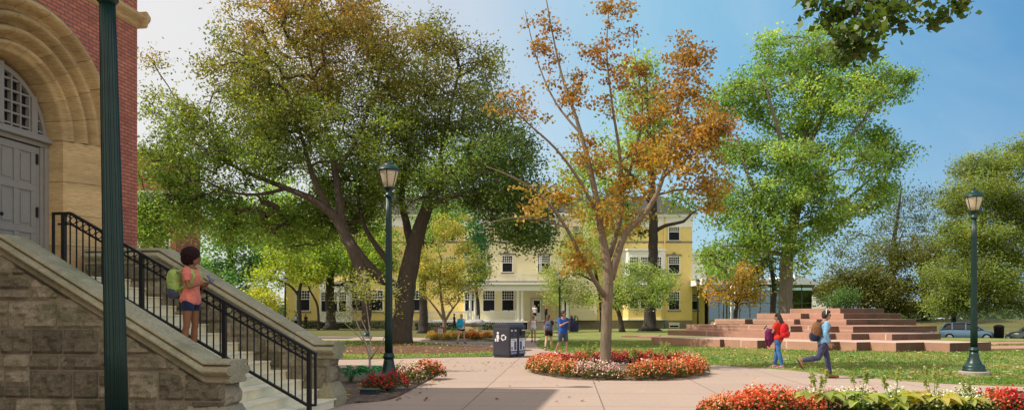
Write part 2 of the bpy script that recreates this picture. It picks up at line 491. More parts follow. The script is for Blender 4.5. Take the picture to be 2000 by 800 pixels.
def person(label, loc, yaw, P, skin, top, bottom, shoes, hair, res=.012, eyes=False, hand_curl=35):
    """top = (material, sleeve length 0..2 or None for bare shoulders), bottom = (material, leg length, width), hair = (material, style)"""
    t = thing('person', label, 'person', loc, radians(yaw))
    k = P.k
    mb = MB(); P.torso(mb, -.09, .63)
    for i in (0, 1): P.leg(mb, i); P.arm(mb, i); P.hand(mb, i, hand_curl if not hasattr(hand_curl, '__len__') else hand_curl[i])
    for i in (0, 1):
        h, kn, an, fd, up = P.legs[i]; sd = up.cross(fd).normalized()
        mb.rings([superring(an + fd * q * k - up * z * k, sd, up, a * k, b * k, 2.4, 12) for q, a, b, z in ((-.045, .028, .03, .035), (.0, .034, .042, .025), (.06, .036, .032, .038), (.13, .042, .02, .05), (.185, .034, .014, .055))])
    mb.ell(P.head, (.097 * k, .075 * k, .118 * k), P.HR, 20, 14)
    mb.ell(P.hp(.028, 0, -.062), (.066 * k, .055 * k, .058 * k), P.HR, 16, 10)
    mb.ell(P.hp(.10, 0, -.012), (.020 * k, .013 * k, .026 * k), P.HR, 10, 8)
    mb.ell(P.hp(.088, 0, .022), (.014 * k, .05 * k, .012 * k), P.HR, 10, 8)
    for s in (1, -1): mb.ell(P.hp(-.005, s * .078, -.012), (.02 * k, .010 * k, .032 * k), P.HR, 10, 8)
    fuse('body', mb, skin, t, res, 2)
    if eyes:
        for s in (1, -1):
            mb = MB(); mb.smooth = True; mb.ell(P.hp(.086, s * .032, .008), (.008 * k, .013 * k, .007 * k), P.HR, 8, 6); mb.build('eye', 'eye_dark', t)
        mb = MB(); mb.smooth = True; mb.ell(P.hp(.089, 0, -.062), (.010 * k, .022 * k, .008 * k), P.HR, 10, 6); mb.build('mouth', 'lip', t)
    # clothes
    m, sl = top
    mb = MB(); P.torso(mb, -.085 if sl is not None else -.05, .478 if sl is not None else .43, .018, .10)
    if sl is not None:
        for i in (0, 1): P.arm(mb, i, sl, .014 if sl > 1 else .02)
    sh = fuse('shirt', mb, m, t, res, 3)
    if sl is None:
        mb = MB(); mb.smooth = True
        for s in (1, -1):
            c = P.neck - P.spd * .07 * k + P.lat * s * .09 * k
            mb.tube([c + P.fw * .085 * k - P.spd * .05 * k, c + P.fw * .05 * k + P.spd * .03 * k, c + P.spd * .052 * k, c - P.fw * .06 * k + P.spd * .02 * k, c - P.fw * .085 * k - P.spd * .05 * k], .02 * k, 8, flat=.5)
        mb.build('shoulder_strap', m, sh)
    m, ln, wd = bottom
    mb = MB(); P.torso(mb, -.085, .09, .013)
    for i in (0, 1): P.leg(mb, i, ln, .014, wd)
    fuse('trousers' if ln > 1.5 else 'shorts', mb, m, t, res, 2)
    for i in (0, 1):
        h, kn, an, fd, up = P.legs[i]; sd = up.cross(fd).normalized()
        mb = MB(); mb.smooth = True
        mb.rings([superring(an + fd * q * k - up * z * k, sd, up, a * k, b * k, 2.8, 16) for q, a, b, z in ((-.062, .02, .03, .045), (-.045, .036, .045, .035), (.0, .042, .048, .032), (.05, .043, .040, .04), (.10, .048, .030, .05), (.16, .047, .024, .055), (.205, .034, .018, .06), (.215, .018, .010, .062))])
        o = mb.build('shoe', shoes, t)
        mb = MB(); mb.rings([superring(an + fd * q * k - up * .078 * k, sd, up, a * k, .011 * k, 2.8, 16) for q, a in ((-.066, .02), (-.05, .038), (.03, .044), (.11, .051), (.17, .049), (.212, .03))]); mb.build('sole', 'shoe_white' if shoes in ('shoe_pink', 'shoe_dark') else 'shoe_dark', o)
    m, st = hair
    mb = MB()
    if st == 'afro':
        mb.ell(P.hp(-.035, 0, .055), (.145 * k, .15 * k, .135 * k), P.HR, 24, 16); mb.ell(P.hp(-.075, 0, -.02), (.115 * k, .13 * k, .11 * k), P.HR, 20, 14)
        rng = random.Random(5)
        for q in range(150):
            d = Vector((rng.gauss(0, 1), rng.gauss(0, 1), rng.gauss(0, 1))).normalized()
            if d.x > .55 and d.z < .75: continue
            r_ = .024 * k * rng.uniform(.7, 1.2)
            mb.ell(P.hp(-.04 + d.x * .135, d.y * .142, .035 + d.z * .135), (r_, r_, r_), None, 6, 5)
    else:
        n = 0
        for th, ln in ((0, 1),):
            mb.ell(P.hp(-.018, 0, .024), (.098 * k, .084 * k, .108 * k), P.HR, 20, 14)
        mb.ell(P.hp(-.03, 0, -.02), (.082 * k, .083 * k, .085 * k), P.HR, 16, 12)
        if st == 'short': mb.ell(P.hp(.035, 0, .088), (.06 * k, .07 * k, .045 * k), P.HR, 14, 10)
        if st == 'long':
            mb.rings([superring(P.hp(x, 0, z) if z > -.2 else P.hp(x, 0, z), P.HR @ Xf, P.HR @ Yl, a * k, b * k, 2.4, 14) for x, z, a, b in ((-.03, .07, .085, .08), (-.055, -.03, .07, .088), (-.085, -.12, .05, .092), (-.105, -.22, .04, .09), (-.12, -.33, .034, .078), (-.125, -.42, .02, .05))])
        if st == 'bun': mb.ell(P.hp(-.09, 0, .08), (.045 * k, .05 * k, .045 * k), P.HR, 12, 8)
        if st == 'pony': mb.tube([P.hp(-.09, 0, .06), P.hp(-.15, 0, .04), P.hp(-.165, 0, -.04), P.hp(-.155, 0, -.14)], [.03 * k, .036 * k, .032 * k, .012 * k], 10)
    fuse('hair', mb, m, t, res * .85, 1)
    return t
def glasses(t, P, mat='shade_lens', solid=True):
    mb = MB(); mb.smooth = True
    for s in (1, -1):
        if solid: mb.ell(P.hp(.097, s * .033, .010), (.007 * P.k, .027 * P.k, .018 * P.k), P.HR, 12, 8)
        else: mb.tube([P.hp(.103, s * .033 + .024 * cos(a), .010 + .018 * sin(a)) for a in [2 * pi * q / 12 for q in range(13)]], .003 * P.k, 5)
        mb.tube([P.hp(.095, s * .058, .014), P.hp(.0, s * .081, .012)], .0035 * P.k, 5)
    mb.tube([P.hp(.104, .008, .014), P.hp(.104, -.008, .014)], .0035 * P.k, 5)
    mb.build('eyeglasses', mat, t)
def backpack(label, loc, yaw, P, m1, m2, size=(.30, .19, .46), s0=.06, off=.215, straps='strap_black', group=None, tilt=0):
    """a filled rucksack on the back of a figure"""
    t = thing('backpack', label, 'backpack', loc, radians(yaw)); k = P.k
    w, d, h = size; c0 = P.pel + P.spd * s0 * k - P.fw * off * k
    up = (P.spd - P.fw * tilt).normalized()
    def prof(h0, h1, w, d, o, bulge=.12):
        rs = []
        for q in (0, .03, .1, .3, .5, .7, .86, .95, 1.0):
            e = 1 - .35 * max(0, (q - .55) / .45) ** 2 - (.35 if q in (0, 1.0) else .12 if q in (.03, .95) else 0)
            e *= 1 + bulge * sin(pi * q)
            rs.append(superring(c0 + up * (h0 + (h1 - h0) * q) * k - P.fw * o * k, P.fw, P.lat, d / 2 * e * k, w / 2 * e * k, 3.2, 20))
        return rs
    mb = MB(); mb.smooth = True; mb.rings(prof(0, h, w, d, 0)); b = mb.build('pack', m1, t)
    mb = MB(); mb.smooth = True; mb.rings(prof(-.012, h * .48, w * 1.03, d * 1.04, .012)); mb.build('pack_base', m2, t)
    mb = MB(); mb.smooth = True; mb.rings(prof(.05, h * .46, w * .72, d * .5, d * .5)); mb.build('pocket', m2 if m1 != m2 else m1, t)
    mb = MB(); mb.smooth = True
    a = c0 + up * h * .97 * k
    mb.tube([a + P.lat * .03 * k, a + up * .04 * k + P.lat * .025 * k, a + up * .04 * k - P.lat * .025 * k, a - P.lat * .03 * k], .008 * k, 6); mb.build('grab_handle', straps, t)
    mb = MB(); mb.smooth = True
    for zz in (.55, .62): mb.tube([c0 + up * h * zz * k + P.lat * (w * .5 * cos(a_)) * k - P.fw * (d * .53 * sin(a_) * 1.1) * k for a_ in [pi * q / 10 for q in range(11)]], .005 * k, 5)
    mb.build('zip', 'strap_black', b)
    for s in (1, -1):
        mb = MB(); mb.smooth = True; n = P.neck; x = P.lat * s
        mb.tube([c0 + up * h * .9 * k + x * .08 * k + P.fw * d * .35 * k, n - P.spd * .01 * k + x * .10 * k - P.fw * .03 * k, n - P.spd * .035 * k + x * .105 * k + P.fw * .07 * k, n - P.spd * .13 * k + x * .115 * k + P.fw * .125 * k, n - P.spd * .24 * k + x * .15 * k + P.fw * .09 * k, c0 + up * h * .22 * k + x * w * .5 * k + P.fw * d * .3 * k], .026 * k, 8, flat=.35)
        mb.build('strap', straps, t)
    return t

# the woman on the stairs
p = Pose(1.64, hip=(2, -2), knee=(4, 2), sh=(18, 14), out=(6, 10), elb=(100, 96), inn=(30, 26), fem=1, hyaw=4, lean=1)
loc = (-4.845, 12.02, .96); YW = -8
person('woman in coral shirt and navy shorts standing high on the stone stairs', loc, YW, p, 'skin_brown', ('coral', .62), ('navy_denim', .42, .01), 'shoe_white', ('hair_afro', 'afro'), .010, True, 60)
glasses(bpy.data.objects['person'], p, solid=False)
backpack('bulging lime green and grey backpack on the woman on the stairs', loc, YW, p, 'lime', 'pack_grey', (.31, .20, .47), .02, .215, 'lime', tilt=.16)
def phone(label, loc, yaw, P, i=1):
    t = thing('phone', label, 'phone', loc, radians(yaw)); S_, E, W, fd, sd = P.arms[i]
    c = W + fd * .10 * P.k + Zu * .03 * P.k
    R = Matrix.Rotation(radians(-35), 3, 'Y')
    mb = MB(Matrix.Translation(c) @ R.to_4x4()); mb.box((-.005, -.036, -.07), (.005, .036, .07)); mb.build('case', 'phone_body', t, .003)
    mb = MB(Matrix.Translation(c) @ R.to_4x4()); mb.box((-.0075, -.033, -.066), (-.0055, .033, .066)); mb.build('screen', 'window_glass' if 'window_glass' in MAT else 'shade_lens', t)
phone('small white phone held up by the woman on the stairs', loc, YW, p)
# the man striding past the hosta bed
p = Pose(1.76, hip=(16, -20), knee=(6, 62), toe=(-4, 62), spread=(2, 2), sh=(12, -12), out=(8, 12), elb=(25, 38), inn=(0, 8), lean=4, hyaw=-12, hpitch=3)
loc = (7.86, 20.1, .004); YW = -6
o = person('man in blue shirt and dark trousers striding past the hosta bed with headphones on', loc, YW, p, 'skin_tan', ('chambray', 1.85), ('plum_trouser', 1.96, .004), 'shoe_tan', ('hair_dark', 'short'), .011, True, 25)
glasses(o, p)
backpack('brown backpack with navy base on the striding man', loc, YW, p, 'pack_brown', 'pack_navy', (.31, .19, .47), .02, .20, 'pack_brown')
t = thing('headphones', 'black over-ear headphones with white band on the striding man', 'headphones', loc, radians(YW))
mb = MB(); mb.smooth = True; mb.tube([p.hp(-.01, .103 * cos(a), .02 + .122 * sin(a)) for a in [pi * q / 16 for q in range(17)]], .010, 8); mb.build('band', 'plastic_white', t)
for s in (1, -1):
    mb = MB(); mb.smooth = True; mb.ell(p.hp(-.01, s * .094, -.008), (.042, .024, .045), p.HR); mb.build('ear_cup', 'plastic_black', t)
# the woman in red with the plaid jacket
p = Pose(1.66, hip=(-8, 14), knee=(6, 8), toe=(4, 0), sh=(18, 22), out=(8, 12), elb=(95, 80), inn=(20, 25), fem=1, hpitch=16, hyaw=8)
loc = (7.92, 23.7, .02); YW = 138
o = person('woman in red top and blue jeans looking at her phone at the lawn edge', loc, YW, p, 'skin_tan', ('red_top', .55), ('blue_jean', 1.97, .001), 'shoe_pink', ('hair_dark', 'long'), .012, True, 55)
backpack('bright red backpack on the woman with blue jeans', loc, YW, p, 'red_pack', 'red_pack', (.30, .19, .44), .04, .205, 'red_pack')
phone('phone in the hand of the woman with the red backpack', loc, YW, p, 0)
t = thing('paper_cup', 'teal paper cup in the hand of the woman in red', 'cup', loc, radians(YW)); c = p.arms[1][2] + p.arms[1][3] * .09
mb = MB(); mb.smooth = True; mb.lathe([(.028, -.055), (.036, .055)], 14, c); mb.build('cup', 'cup_teal', t)
mb = MB(); mb.smooth = True; mb.lathe([(.039, .056), (.039, .066), (.033, .076)], 14, c); mb.build('lid', 'plastic_white', t)
t = thing('plaid_jacket', 'purple plaid jacket hung over the arm of the woman in red', 'jacket', loc, radians(YW))
e = p.arms[0][1].lerp(p.arms[0][2], .5); mb = MB()
for q in range(5):
    off = Vector((.02 * q - .05, .03 * sin(q * 2.1), 0))
    mb.tube([e + off + Zu * .05, e + off + Vector((.04, .05, -.02)), e + off + Vector((.03, .07, -.24)), e + off + Vector((.01 * q, .05, -.40 - .04 * (q % 3)))], [.045, .06, .065, .03], 8)
    mb.tube([e + off + Zu * .05, e + off + Vector((-.02, -.05, -.02)), e + off + Vector((0, -.06, -.22)), e + off + Vector((.01 * q, -.05, -.34 - .05 * (q % 2)))], [.045, .055, .06, .03], 8)
fuse('jacket_cloth', mb, 'plaid', t, .014, 3)
# the man in the blue t-shirt by the bins
p = Pose(1.80, hip=(10, -12), knee=(4, 22), toe=(0, 20), sh=(10, 30), out=(16, 10), elb=(62, 98), inn=(-38, 38), hyaw=30)
loc = (2.0, 31.2, .0); YW = -58
o = person('man in royal blue t-shirt and slate shorts walking beside the flower ring', loc, YW, p, 'skin_tan', ('royal_blue', .75), ('slate_short', .92, .016), 'shoe_white', ('hair_dark', 'short'), .014, True, 50)
glasses(o, p)
mb = MB()
for q in range(6):
    x = -.075 + q * .03
    mb.poly([p.pel + p.spd * z + p.fw * (.128 + .006) + p.lat * -(x + dx) for dx, z in ((0, .325), (.02, .325), (.02, .355 + .008 * (q % 2)), (0, .355))])
mb.build('shirt_print', 'white_cloth', o)
t = backpack('navy backpack swinging from the arm of the man in blue', (2.40, 31.1, .12), YW, p, 'pack_navy', 'pack_navy', (.34, .24, .52), -.12, -.02, 'strap_black', tilt=.3)
# the woman with the grey pack walking away
p = Pose(1.66, hip=(-14, 16), knee=(24, 4), toe=(22, 0), sh=(-8, 10), out=(8, 8), elb=(20, 60), fem=1, hyaw=-40)
loc = (1.66, 36.0, .0); YW = 78
person('woman in maroon top and black shorts walking away beside the man in blue', loc, YW, p, 'skin_fair', ('maroon', .6), ('black_cloth', .55, .012), 'shoe_dark', ('hair_brown', 'long'), .015)
backpack('steel grey backpack on the woman in black shorts', loc, YW, p, 'steel_pack', 'steel_pack', (.30, .2, .46), .03, .2)
# the blonde woman coming down the path
p = Pose(1.64, hip=(14, -10), knee=(4, 24), toe=(0, 18), sh=(-10, 8), out=(10, 10), elb=(12, 30), fem=1)
loc = (1.24, 46, .0)
o = person('blonde woman in white tank top and pale shorts coming down the path past the bins', loc, -96, p, 'skin_tan', ('white_cloth', None), ('pale_denim', .4, .02), 'shoe_dark', ('hair_blond', 'long'), .015)
glasses(o, p)
# two on the porch steps
p = Pose(1.74, hip=(4, -4), knee=(4, 6), sh=(6, 14), out=(10, 10), elb=(20, 70))
zp = EYE + (H - 626) / (F / 85)
person('person in white t-shirt and dark shorts at the top of the porch steps', (2.42, 84.6, zp), -95, p, 'skin_fair', ('white_cloth', .6), ('black_cloth', .9, .015), 'shoe_dark', ('hair_brown', 'short'), .02)
p = Pose(1.68, hip=(3, -3), knee=(3, 3), sh=(5, 150), out=(10, 25), elb=(10, 110), inn=(0, 40), fem=1)
person('woman in black tank top with one hand on her head on the porch steps', (3.62, 84.4, zp), -110, p, 'skin_tan', ('black_cloth', None), ('black_cloth', 1.9, .0), 'shoe_dark', ('hair_dark', 'bun'), .02)
# the girl with the cyan pack
p = Pose(1.68, hip=(-18, 18), knee=(10, 4), toe=(24, 0), sh=(10, -10), out=(8, 10), elb=(20, 16), fem=1)
loc = (-2.74, 43.2, .0)
person('blonde woman in white top and navy shorts walking away past the stone pedestal', loc, 72, p, 'skin_fair', ('white_cloth', .5), ('navy_denim', .4, .012), 'shoe_dark', ('hair_blond', 'bun'), .015)
backpack('bright cyan backpack on the blonde woman by the pedestal', loc, 72, p, 'cyan_pack', 'cyan_pack', (.32, .22, .48), .04, .21, 'cyan_pack')
p = Pose(1.74, hip=(8, -8), knee=(2, 12), sh=(4, 4), elb=(20, 20))
person('man all in black walking along the hedge behind the dogwood', (-5.65, 78, .02), 175, p, 'skin_tan', ('black_cloth', 1.0), ('black_cloth', 1.95, .006), 'shoe_dark', ('hair_dark', 'short'), .02)
p = Pose(1.68, hip=(8, -8), knee=(2, 12), sh=(4, 4), elb=(20, 20), fem=1)
loc = (-24.4, 90, .02)
person('dark haired woman with pale pack walking under the forked tree', loc, 95, p, 'skin_tan', ('black_cloth', .6), ('black_cloth', .6, .01), 'shoe_white', ('hair_dark', 'long'), .02)
backpack('pale blue backpack on the woman under the forked tree', loc, 95, p, 'sky_pack', 'sky_pack', (.31, .2, .46), .03, .2)
loc = (-23.4, 90.4, .02)
person('woman in maroon top walking just behind the pale backpack under the forked tree', loc, 80, p, 'skin_tan', ('maroon', .6), ('black_cloth', .55, .01), 'shoe_white', ('hair_dark', 'pony'), .02)
# ---------------------------------------------------------------- plain materials
plain('black_metal', (.012, .012, .014), .38, .3, 20, .2, .5, .05)
plain('lamp_paint', (.007, .034, .029), .36, .45, 9, .1, .5, .2, .004)
plain('bark_beech', (.105, .082, .066), .9, .5, 3.2, bstr=1.0, bdist=.06, stretch=(2.2, 2.2, .55))
plain('bark_maple', (.25, .195, .135), .9, .55, 7, bstr=1.0, bdist=.03, stretch=(2.5, 2.5, .5))
plain('bark_dark', (.06, .05, .042), .9, .5, 3, bstr=1.0, bdist=.06, stretch=(2.5, 2.5, .6))
plain('bark_grey', (.2, .175, .145), .9, .4, 4, bstr=1.0, bdist=.05, stretch=(2.5, 2.5, .6))
plain('bark_pale', (.42, .38, .3), .85, .3, 12, bstr=.5, bdist=.01)
leafmat('leaf', .5)
leafmat('leaf_maple', .42, .95)
leafmat('petal', .3, .85)

def catmull(pts, step):
    """resample a polyline of (Vector, radius) smoothly"""
    P = [p for p, r in pts]; R = [r for p, r in pts]
    out = []; n = len(P)
    for i in range(n - 1):
        p0 = P[max(i - 1, 0)]; p1 = P[i]; p2 = P[i + 1]; p3 = P[min(i + 2, n - 1)]
        m = max(2, int((p2 - p1).length / step))
        for k in range(m):
            t = k / m
            q = .5 * ((2 * p1) + (p2 - p0) * t + (2 * p0 - 5 * p1 + 4 * p2 - p3) * t * t + (3 * p1 - p0 - 3 * p2 + p3) * t ** 3)
            out.append((q, R[i] * (1 - t) + R[i + 1] * t))
    out.append((P[-1], R[-1]))
    return out

def mixcol(rng, cols, n, var=.25):
    cols = np.array(cols); w = rng.dirichlet(np.ones(len(cols)) * .9, n)
    c = w @ cols
    return c * rng.uniform(1 - var, 1 + var, (n, 1))

def tree(name, label, cat, base, limbs, lobes, cols, leaf=.16, per=50, sigma=.5, bark='bark_dark', twig=.012, seed=1, hole=.0, holef=.35,
         group=None, lmat='leaf', up=.35, hang=0.0, colfn=None, flare=1.5, jit=.06, aspect=.55, inner=.45, bare=0, gain=2.3, root=None, parts=('trunk', 'crown')):
    """limbs: [[(point, radius), ...], ...] the first is the trunk; lobes: [(centre, radii, clumps)]"""
    rng = np.random.default_rng(seed); base = Vector(base)
    t = root or thing(name, label, cat, base, 0, group)
    mb = MB(); mb.smooth = True
    nodes = []; depth = []
    seg = max(.25, sigma * .8)
    for li, lb in enumerate(limbs):
        s = catmull(lb, seg)
        pts = []; rad = []
        for i, (p, r) in enumerate(s):
            j = Vector(rng.normal(size=3)) * r * jit * (0 if i == 0 else 1)
            pts.append(p - base + j); rad.append(r)
        if li == 0 and flare > 1 and len(pts) > 1:
            z0 = pts[0].z
            for i in range(len(pts)):
                dz = pts[i].z - z0
                rad[i] *= 1 + (flare - 1) * math.exp(-dz / (rad[-1] * 1.2 + .12))
        # roughly round, slightly ribbed section
        nside = 12 if rad[0] > .15 else 8
        mb.tube(pts, rad, nside)
        for i, p in enumerate(pts): nodes.append(p); depth.append(rad[i])
    NP = [tuple(p) for p in nodes]; NR = list(depth)
    cen = []; lobe_id = []
    for k, (c, r, n) in enumerate(lobes):
        c = np.array(c) - np.array(base); r = np.array(r)
        got = 0; tries = 0
        while got < n and tries < n * 12:
            tries += 1
            d = rng.normal(size=3); d /= np.linalg.norm(d)
            q = (inner + (1 - inner) * rng.random() ** .6) if rng.random() < .85 else rng.random() * inner
            p = c + d * r * q
            if hole and noise.noise(Vector(p * holef) + Vector((seed * 3.1, 0, 0))) < hole - .35 : continue
            cen.append(p); lobe_id.append(k); got += 1
    cen = np.array(cen)
    # twigs: nearest node first, each new path becomes part of the skeleton
    arr = np.zeros((len(NP) + len(cen) * 4, 3)); rr = np.zeros(len(arr)); par = -np.ones(len(arr), int); cnt = np.zeros(len(arr))
    m = len(NP); arr[:m] = NP; rr[:m] = NR
    nl = m
    d0 = np.array([np.min(np.sum((arr[:nl] - c) ** 2, axis=1)) for c in cen]) if len(cen) else np.array([])
    paths = []
    for ci in np.argsort(d0):
        c = cen[ci]
        dv = c - arr[:m]; dist = np.linalg.norm(dv, axis=1)
        cost = dist + np.maximum(0, -dv[:, 2]) * .8
        j = int(np.argmin(cost)); a = arr[j]
        ln = dist[j]
        nmid = 3 if ln > sigma * 2.5 else 2
        prev = j; ids = [j]
        for q in range(1, nmid + 1):
            tt = q / nmid
            p = a + (c - a) * tt
            p = p + np.array([0, 0, 1]) * ln * .10 * sin(pi * tt) * (1 - 2 * hang) + rng.normal(size=3) * ln * .05 * (1 if q < nmid else 0)
            arr[m] = p; par[m] = prev; ids.append(m); prev = m; m += 1
        k = prev
        while k >= 0:
            cnt[k] += 1; k = par[k]
        paths.append(ids)
    for ids in paths:
        pts = [Vector(arr[i]) for i in ids]
        rad = [min(twig * max(1, cnt[i]) ** .5, rr[ids[0]] * .75 if rr[ids[0]] > 0 else 9) for i in ids]
        rad[0] = min(rad[0], twig * max(1, cnt[ids[1]]) ** .5)
        mb.tube(pts, rad, 5 if rad[0] > twig * 2 else 3, cap=False)
    # bare twigs
    for b in range(bare):
        j = int(rng.integers(nl, m)) if m > nl else 0
        a = arr[j]; d = rng.normal(size=3); d[2] += .5; d /= np.linalg.norm(d)
        ln = sigma * rng.uniform(1.2, 3)
        p1 = a + d * ln * .5 + rng.normal(size=3) * ln * .08; p2 = a + d * ln + rng.normal(size=3) * ln * .12 + np.array([0, 0, ln * .15])
        mb.tube([Vector(a), Vector(p1), Vector(p2)], [twig * .9, twig * .7, twig * .35], 3, cap=False)
    tr = mb.build(parts[0], bark, t, recalc=False)
    # leaves
    if per:
        k = rng.poisson(per, len(cen)); k = np.maximum(k, 3)
        idx = np.repeat(np.arange(len(cen)), k); n = len(idx)
        sg = sigma * rng.uniform(.7, 1.25, len(cen))
        off = rng.normal(size=(n, 3)) * sg[idx][:, None] * np.array([1, 1, .62])
        P = cen[idx] + off
        P[:, 2] -= hang * np.abs(rng.normal(size=n)) * sigma
        ccol = mixcol(rng, cols, len(cen), .38)
        if colfn is not None: ccol = colfn(cen + np.array(base), rng, ccol)
        C = ccol[idx] * rng.uniform(.72, 1.3, (n, 1)) * gain
        hue = rng.normal(size=n) * .10
        C[:, 0] *= 1 + hue; C[:, 2] *= 1 - hue * .5
        V = leafquads(P, leaf, rng, up, aspect, .12, hang)
        meshobj(parts[1], quadmesh('leaves', V, np.clip(C, .003, .9), lmat), t)
    return t

def lobes_px(d, L_):
    """crown lobes as (column, row, half width, half height, depth offset, half depth, clumps)"""
    out = []
    for px, py, rx, ry, do, rd, n in L_:
        s = F / (d + do)
        out.append((at(px, py, d + do), (rx / s, rd, ry / s), n))
    return out
def limb_px(d, L_):
    return [(at(px, py, d + do), r) for px, py, do, r in L_]

GREEN = [(.055, .10, .018), (.085, .14, .02), (.11, .155, .025)]
# --- the big copper beech
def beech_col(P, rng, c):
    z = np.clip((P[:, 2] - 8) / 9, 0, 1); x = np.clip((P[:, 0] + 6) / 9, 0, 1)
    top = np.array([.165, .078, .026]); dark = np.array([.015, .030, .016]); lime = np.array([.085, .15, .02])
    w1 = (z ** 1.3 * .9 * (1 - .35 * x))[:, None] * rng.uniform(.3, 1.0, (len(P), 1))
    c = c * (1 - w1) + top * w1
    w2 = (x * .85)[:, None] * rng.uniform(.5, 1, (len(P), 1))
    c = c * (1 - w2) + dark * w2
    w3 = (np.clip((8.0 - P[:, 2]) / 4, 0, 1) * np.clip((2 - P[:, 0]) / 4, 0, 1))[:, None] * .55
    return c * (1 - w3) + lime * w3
BD = 43.0
b0 = at(783, 672, BD); b0.z = 0
beech_limbs = [
    [(b0, .58), (at(785, 640, BD), .56), (at(789, 600, BD), .53), (at(793, 560, BD), .51), (at(800, 520, BD), .50), (at(812, 470, BD), .40), (at(828, 420, BD), .34), (at(850, 375, BD + .5), .26), (at(890, 330, BD + 1), .17), (at(930, 280, BD + 1.5), .10)],
    limb_px(BD, [(786, 592, -.1, 0.302), (768, 556, -.6, 0.302), (735, 570, -1.2, 0.0168)])[:2] + limb_px(BD, [(733, 536, -1.2, 0.286), (705, 505, -1.6, 0.302), (678, 465, -1.8, 0.302), (655, 425, -1.8, 0.252), (615, 392, -1.8, 0.185), (560, 368, -1.6, 0.143), (490, 340, -1.4, 0.101), (420, 305, -1, 0.0588), (350, 262, -.6, 0.0336)]),
    limb_px(BD, [(712, 552, -1.6, 0.277), (700, 515, -1.7, 0.311), (682, 472, -1.8, 0.302)]),
    limb_px(BD, [(712, 640, -1.2, 0.252), (716, 600, -1.4, 0.26), (712, 552, -1.6, 0.277)]),
    limb_px(BD, [(668, 445, -1.8, 0.227), (664, 400, -1.6, 0.21), (655, 340, -1.2, 0.176), (640, 260, -.6, 0.134), (620, 180, 0, 0.084), (600, 90, 0, 0.042)]),
    limb_px(BD, [(640, 405, -1.8, 0.168), (610, 340, -2.2, 0.134), (590, 270, -2.5, 0.101), (560, 190, -2.6, 0.0588), (540, 110, -2.6, 0.0336)]),
    limb_px(BD, [(655, 335, -1.2, 0.143), (680, 300, -1, 0.118), (710, 240, -.6, 0.084), (740, 150, 0, 0.0504), (760, 60, 0, 0.0336)]),
    limb_px(BD, [(560, 368, -1.6, 0.109), (500, 380, -2.4, 0.084), (440, 372, -3, 0.0588), (390, 350, -3.2, 0.042), (330, 370, -3.2, 0.0252)]),
    limb_px(BD, [(762, 515, -.4, 0.185), (735, 480, .5, 0.151), (712, 440, 1, 0.118), (700, 380, 1.5, 0.084), (720, 300, 2, 0.0504)]),
    limb_px(BD, [(806, 500, .2, .26), (795, 440, 1.2, .22), (785, 380, 1.8, .17), (800, 290, 2.4, .12), (820, 180, 2.8, .07), (835, 90, 3, .04)]),
    limb_px(BD, [(835, 408, 0, .2), (875, 385, -1, .16), (930, 375, -2, .12), (990, 385, -2.8, .08), (1050, 420, -3.4, .05)]),
    limb_px(BD, [(858, 365, .5, .15), (862, 300, .2, .12), (880, 210, 0, .08), (900, 130, 0, .05)]),
]
tree('beech_tree', 'huge spreading beech tree with forked trunk, bronze topped crown and bark mulch round its foot', 'tree', b0, beech_limbs,
     lobes_px(BD, [(560, 120, 115, 120, 0, 6, 156), (650, 70, 110, 85, 0, 6, 124), (740, 110, 110, 110, 1, 6, 136), (470, 190, 85, 75, -1, 5, 81), (840, 180, 95, 115, 1, 6, 124),
                   (365, 260, 62, 70, -2, 4, 52), (325, 200, 40, 30, -2, 2, 9), (330, 350, 55, 75, -3, 3.5, 65), (325, 440, 62, 60, -3.5, 2.5, 85), (440, 300, 95, 75, -2, 5, 81), (520, 260, 90, 90, -3, 4, 81), (620, 270, 120, 110, 1, 6, 124),
                   (720, 250, 110, 110, -1, 6, 124), (800, 330, 110, 100, 1, 6, 120), (930, 240, 85, 95, 0, 5, 104), (985, 330, 85, 80, -1, 5, 104), (1020, 410, 75, 65, -2, 4, 91), (900, 340, 90, 75, -2, 5, 98),
                   (1030, 460, 50, 30, -3, 2.5, 34), (560, 455, 95, 40, 3, 4, 60), (470, 440, 70, 40, 1, 3, 40), (690, 430, 60, 45, 4, 3, 40), (560, 420, 90, 38, 2, 4, 55), (640, 360, 80, 60, 3, 4, 60), (730, 380, 70, 60, 2, 4, 55), (470, 65, 40, 55, 0, 3, 29), (945, 120, 40, 40, 0, 3, 20), (850, 75, 40, 40, 0, 3, 23), (420, 400, 60, 40, 0, 3, 31), (300, 120, 22, 26, -1, 1, 4)]),
     [(.028, .062, .013), (.065, .115, .02), (.11, .15, .024)], leaf=.165, per=78, sigma=.42, bark='bark_beech', twig=.016, seed=4, hole=.18, gain=2.05, colfn=beech_col, flare=1.25, jit=.05, hang=.15)

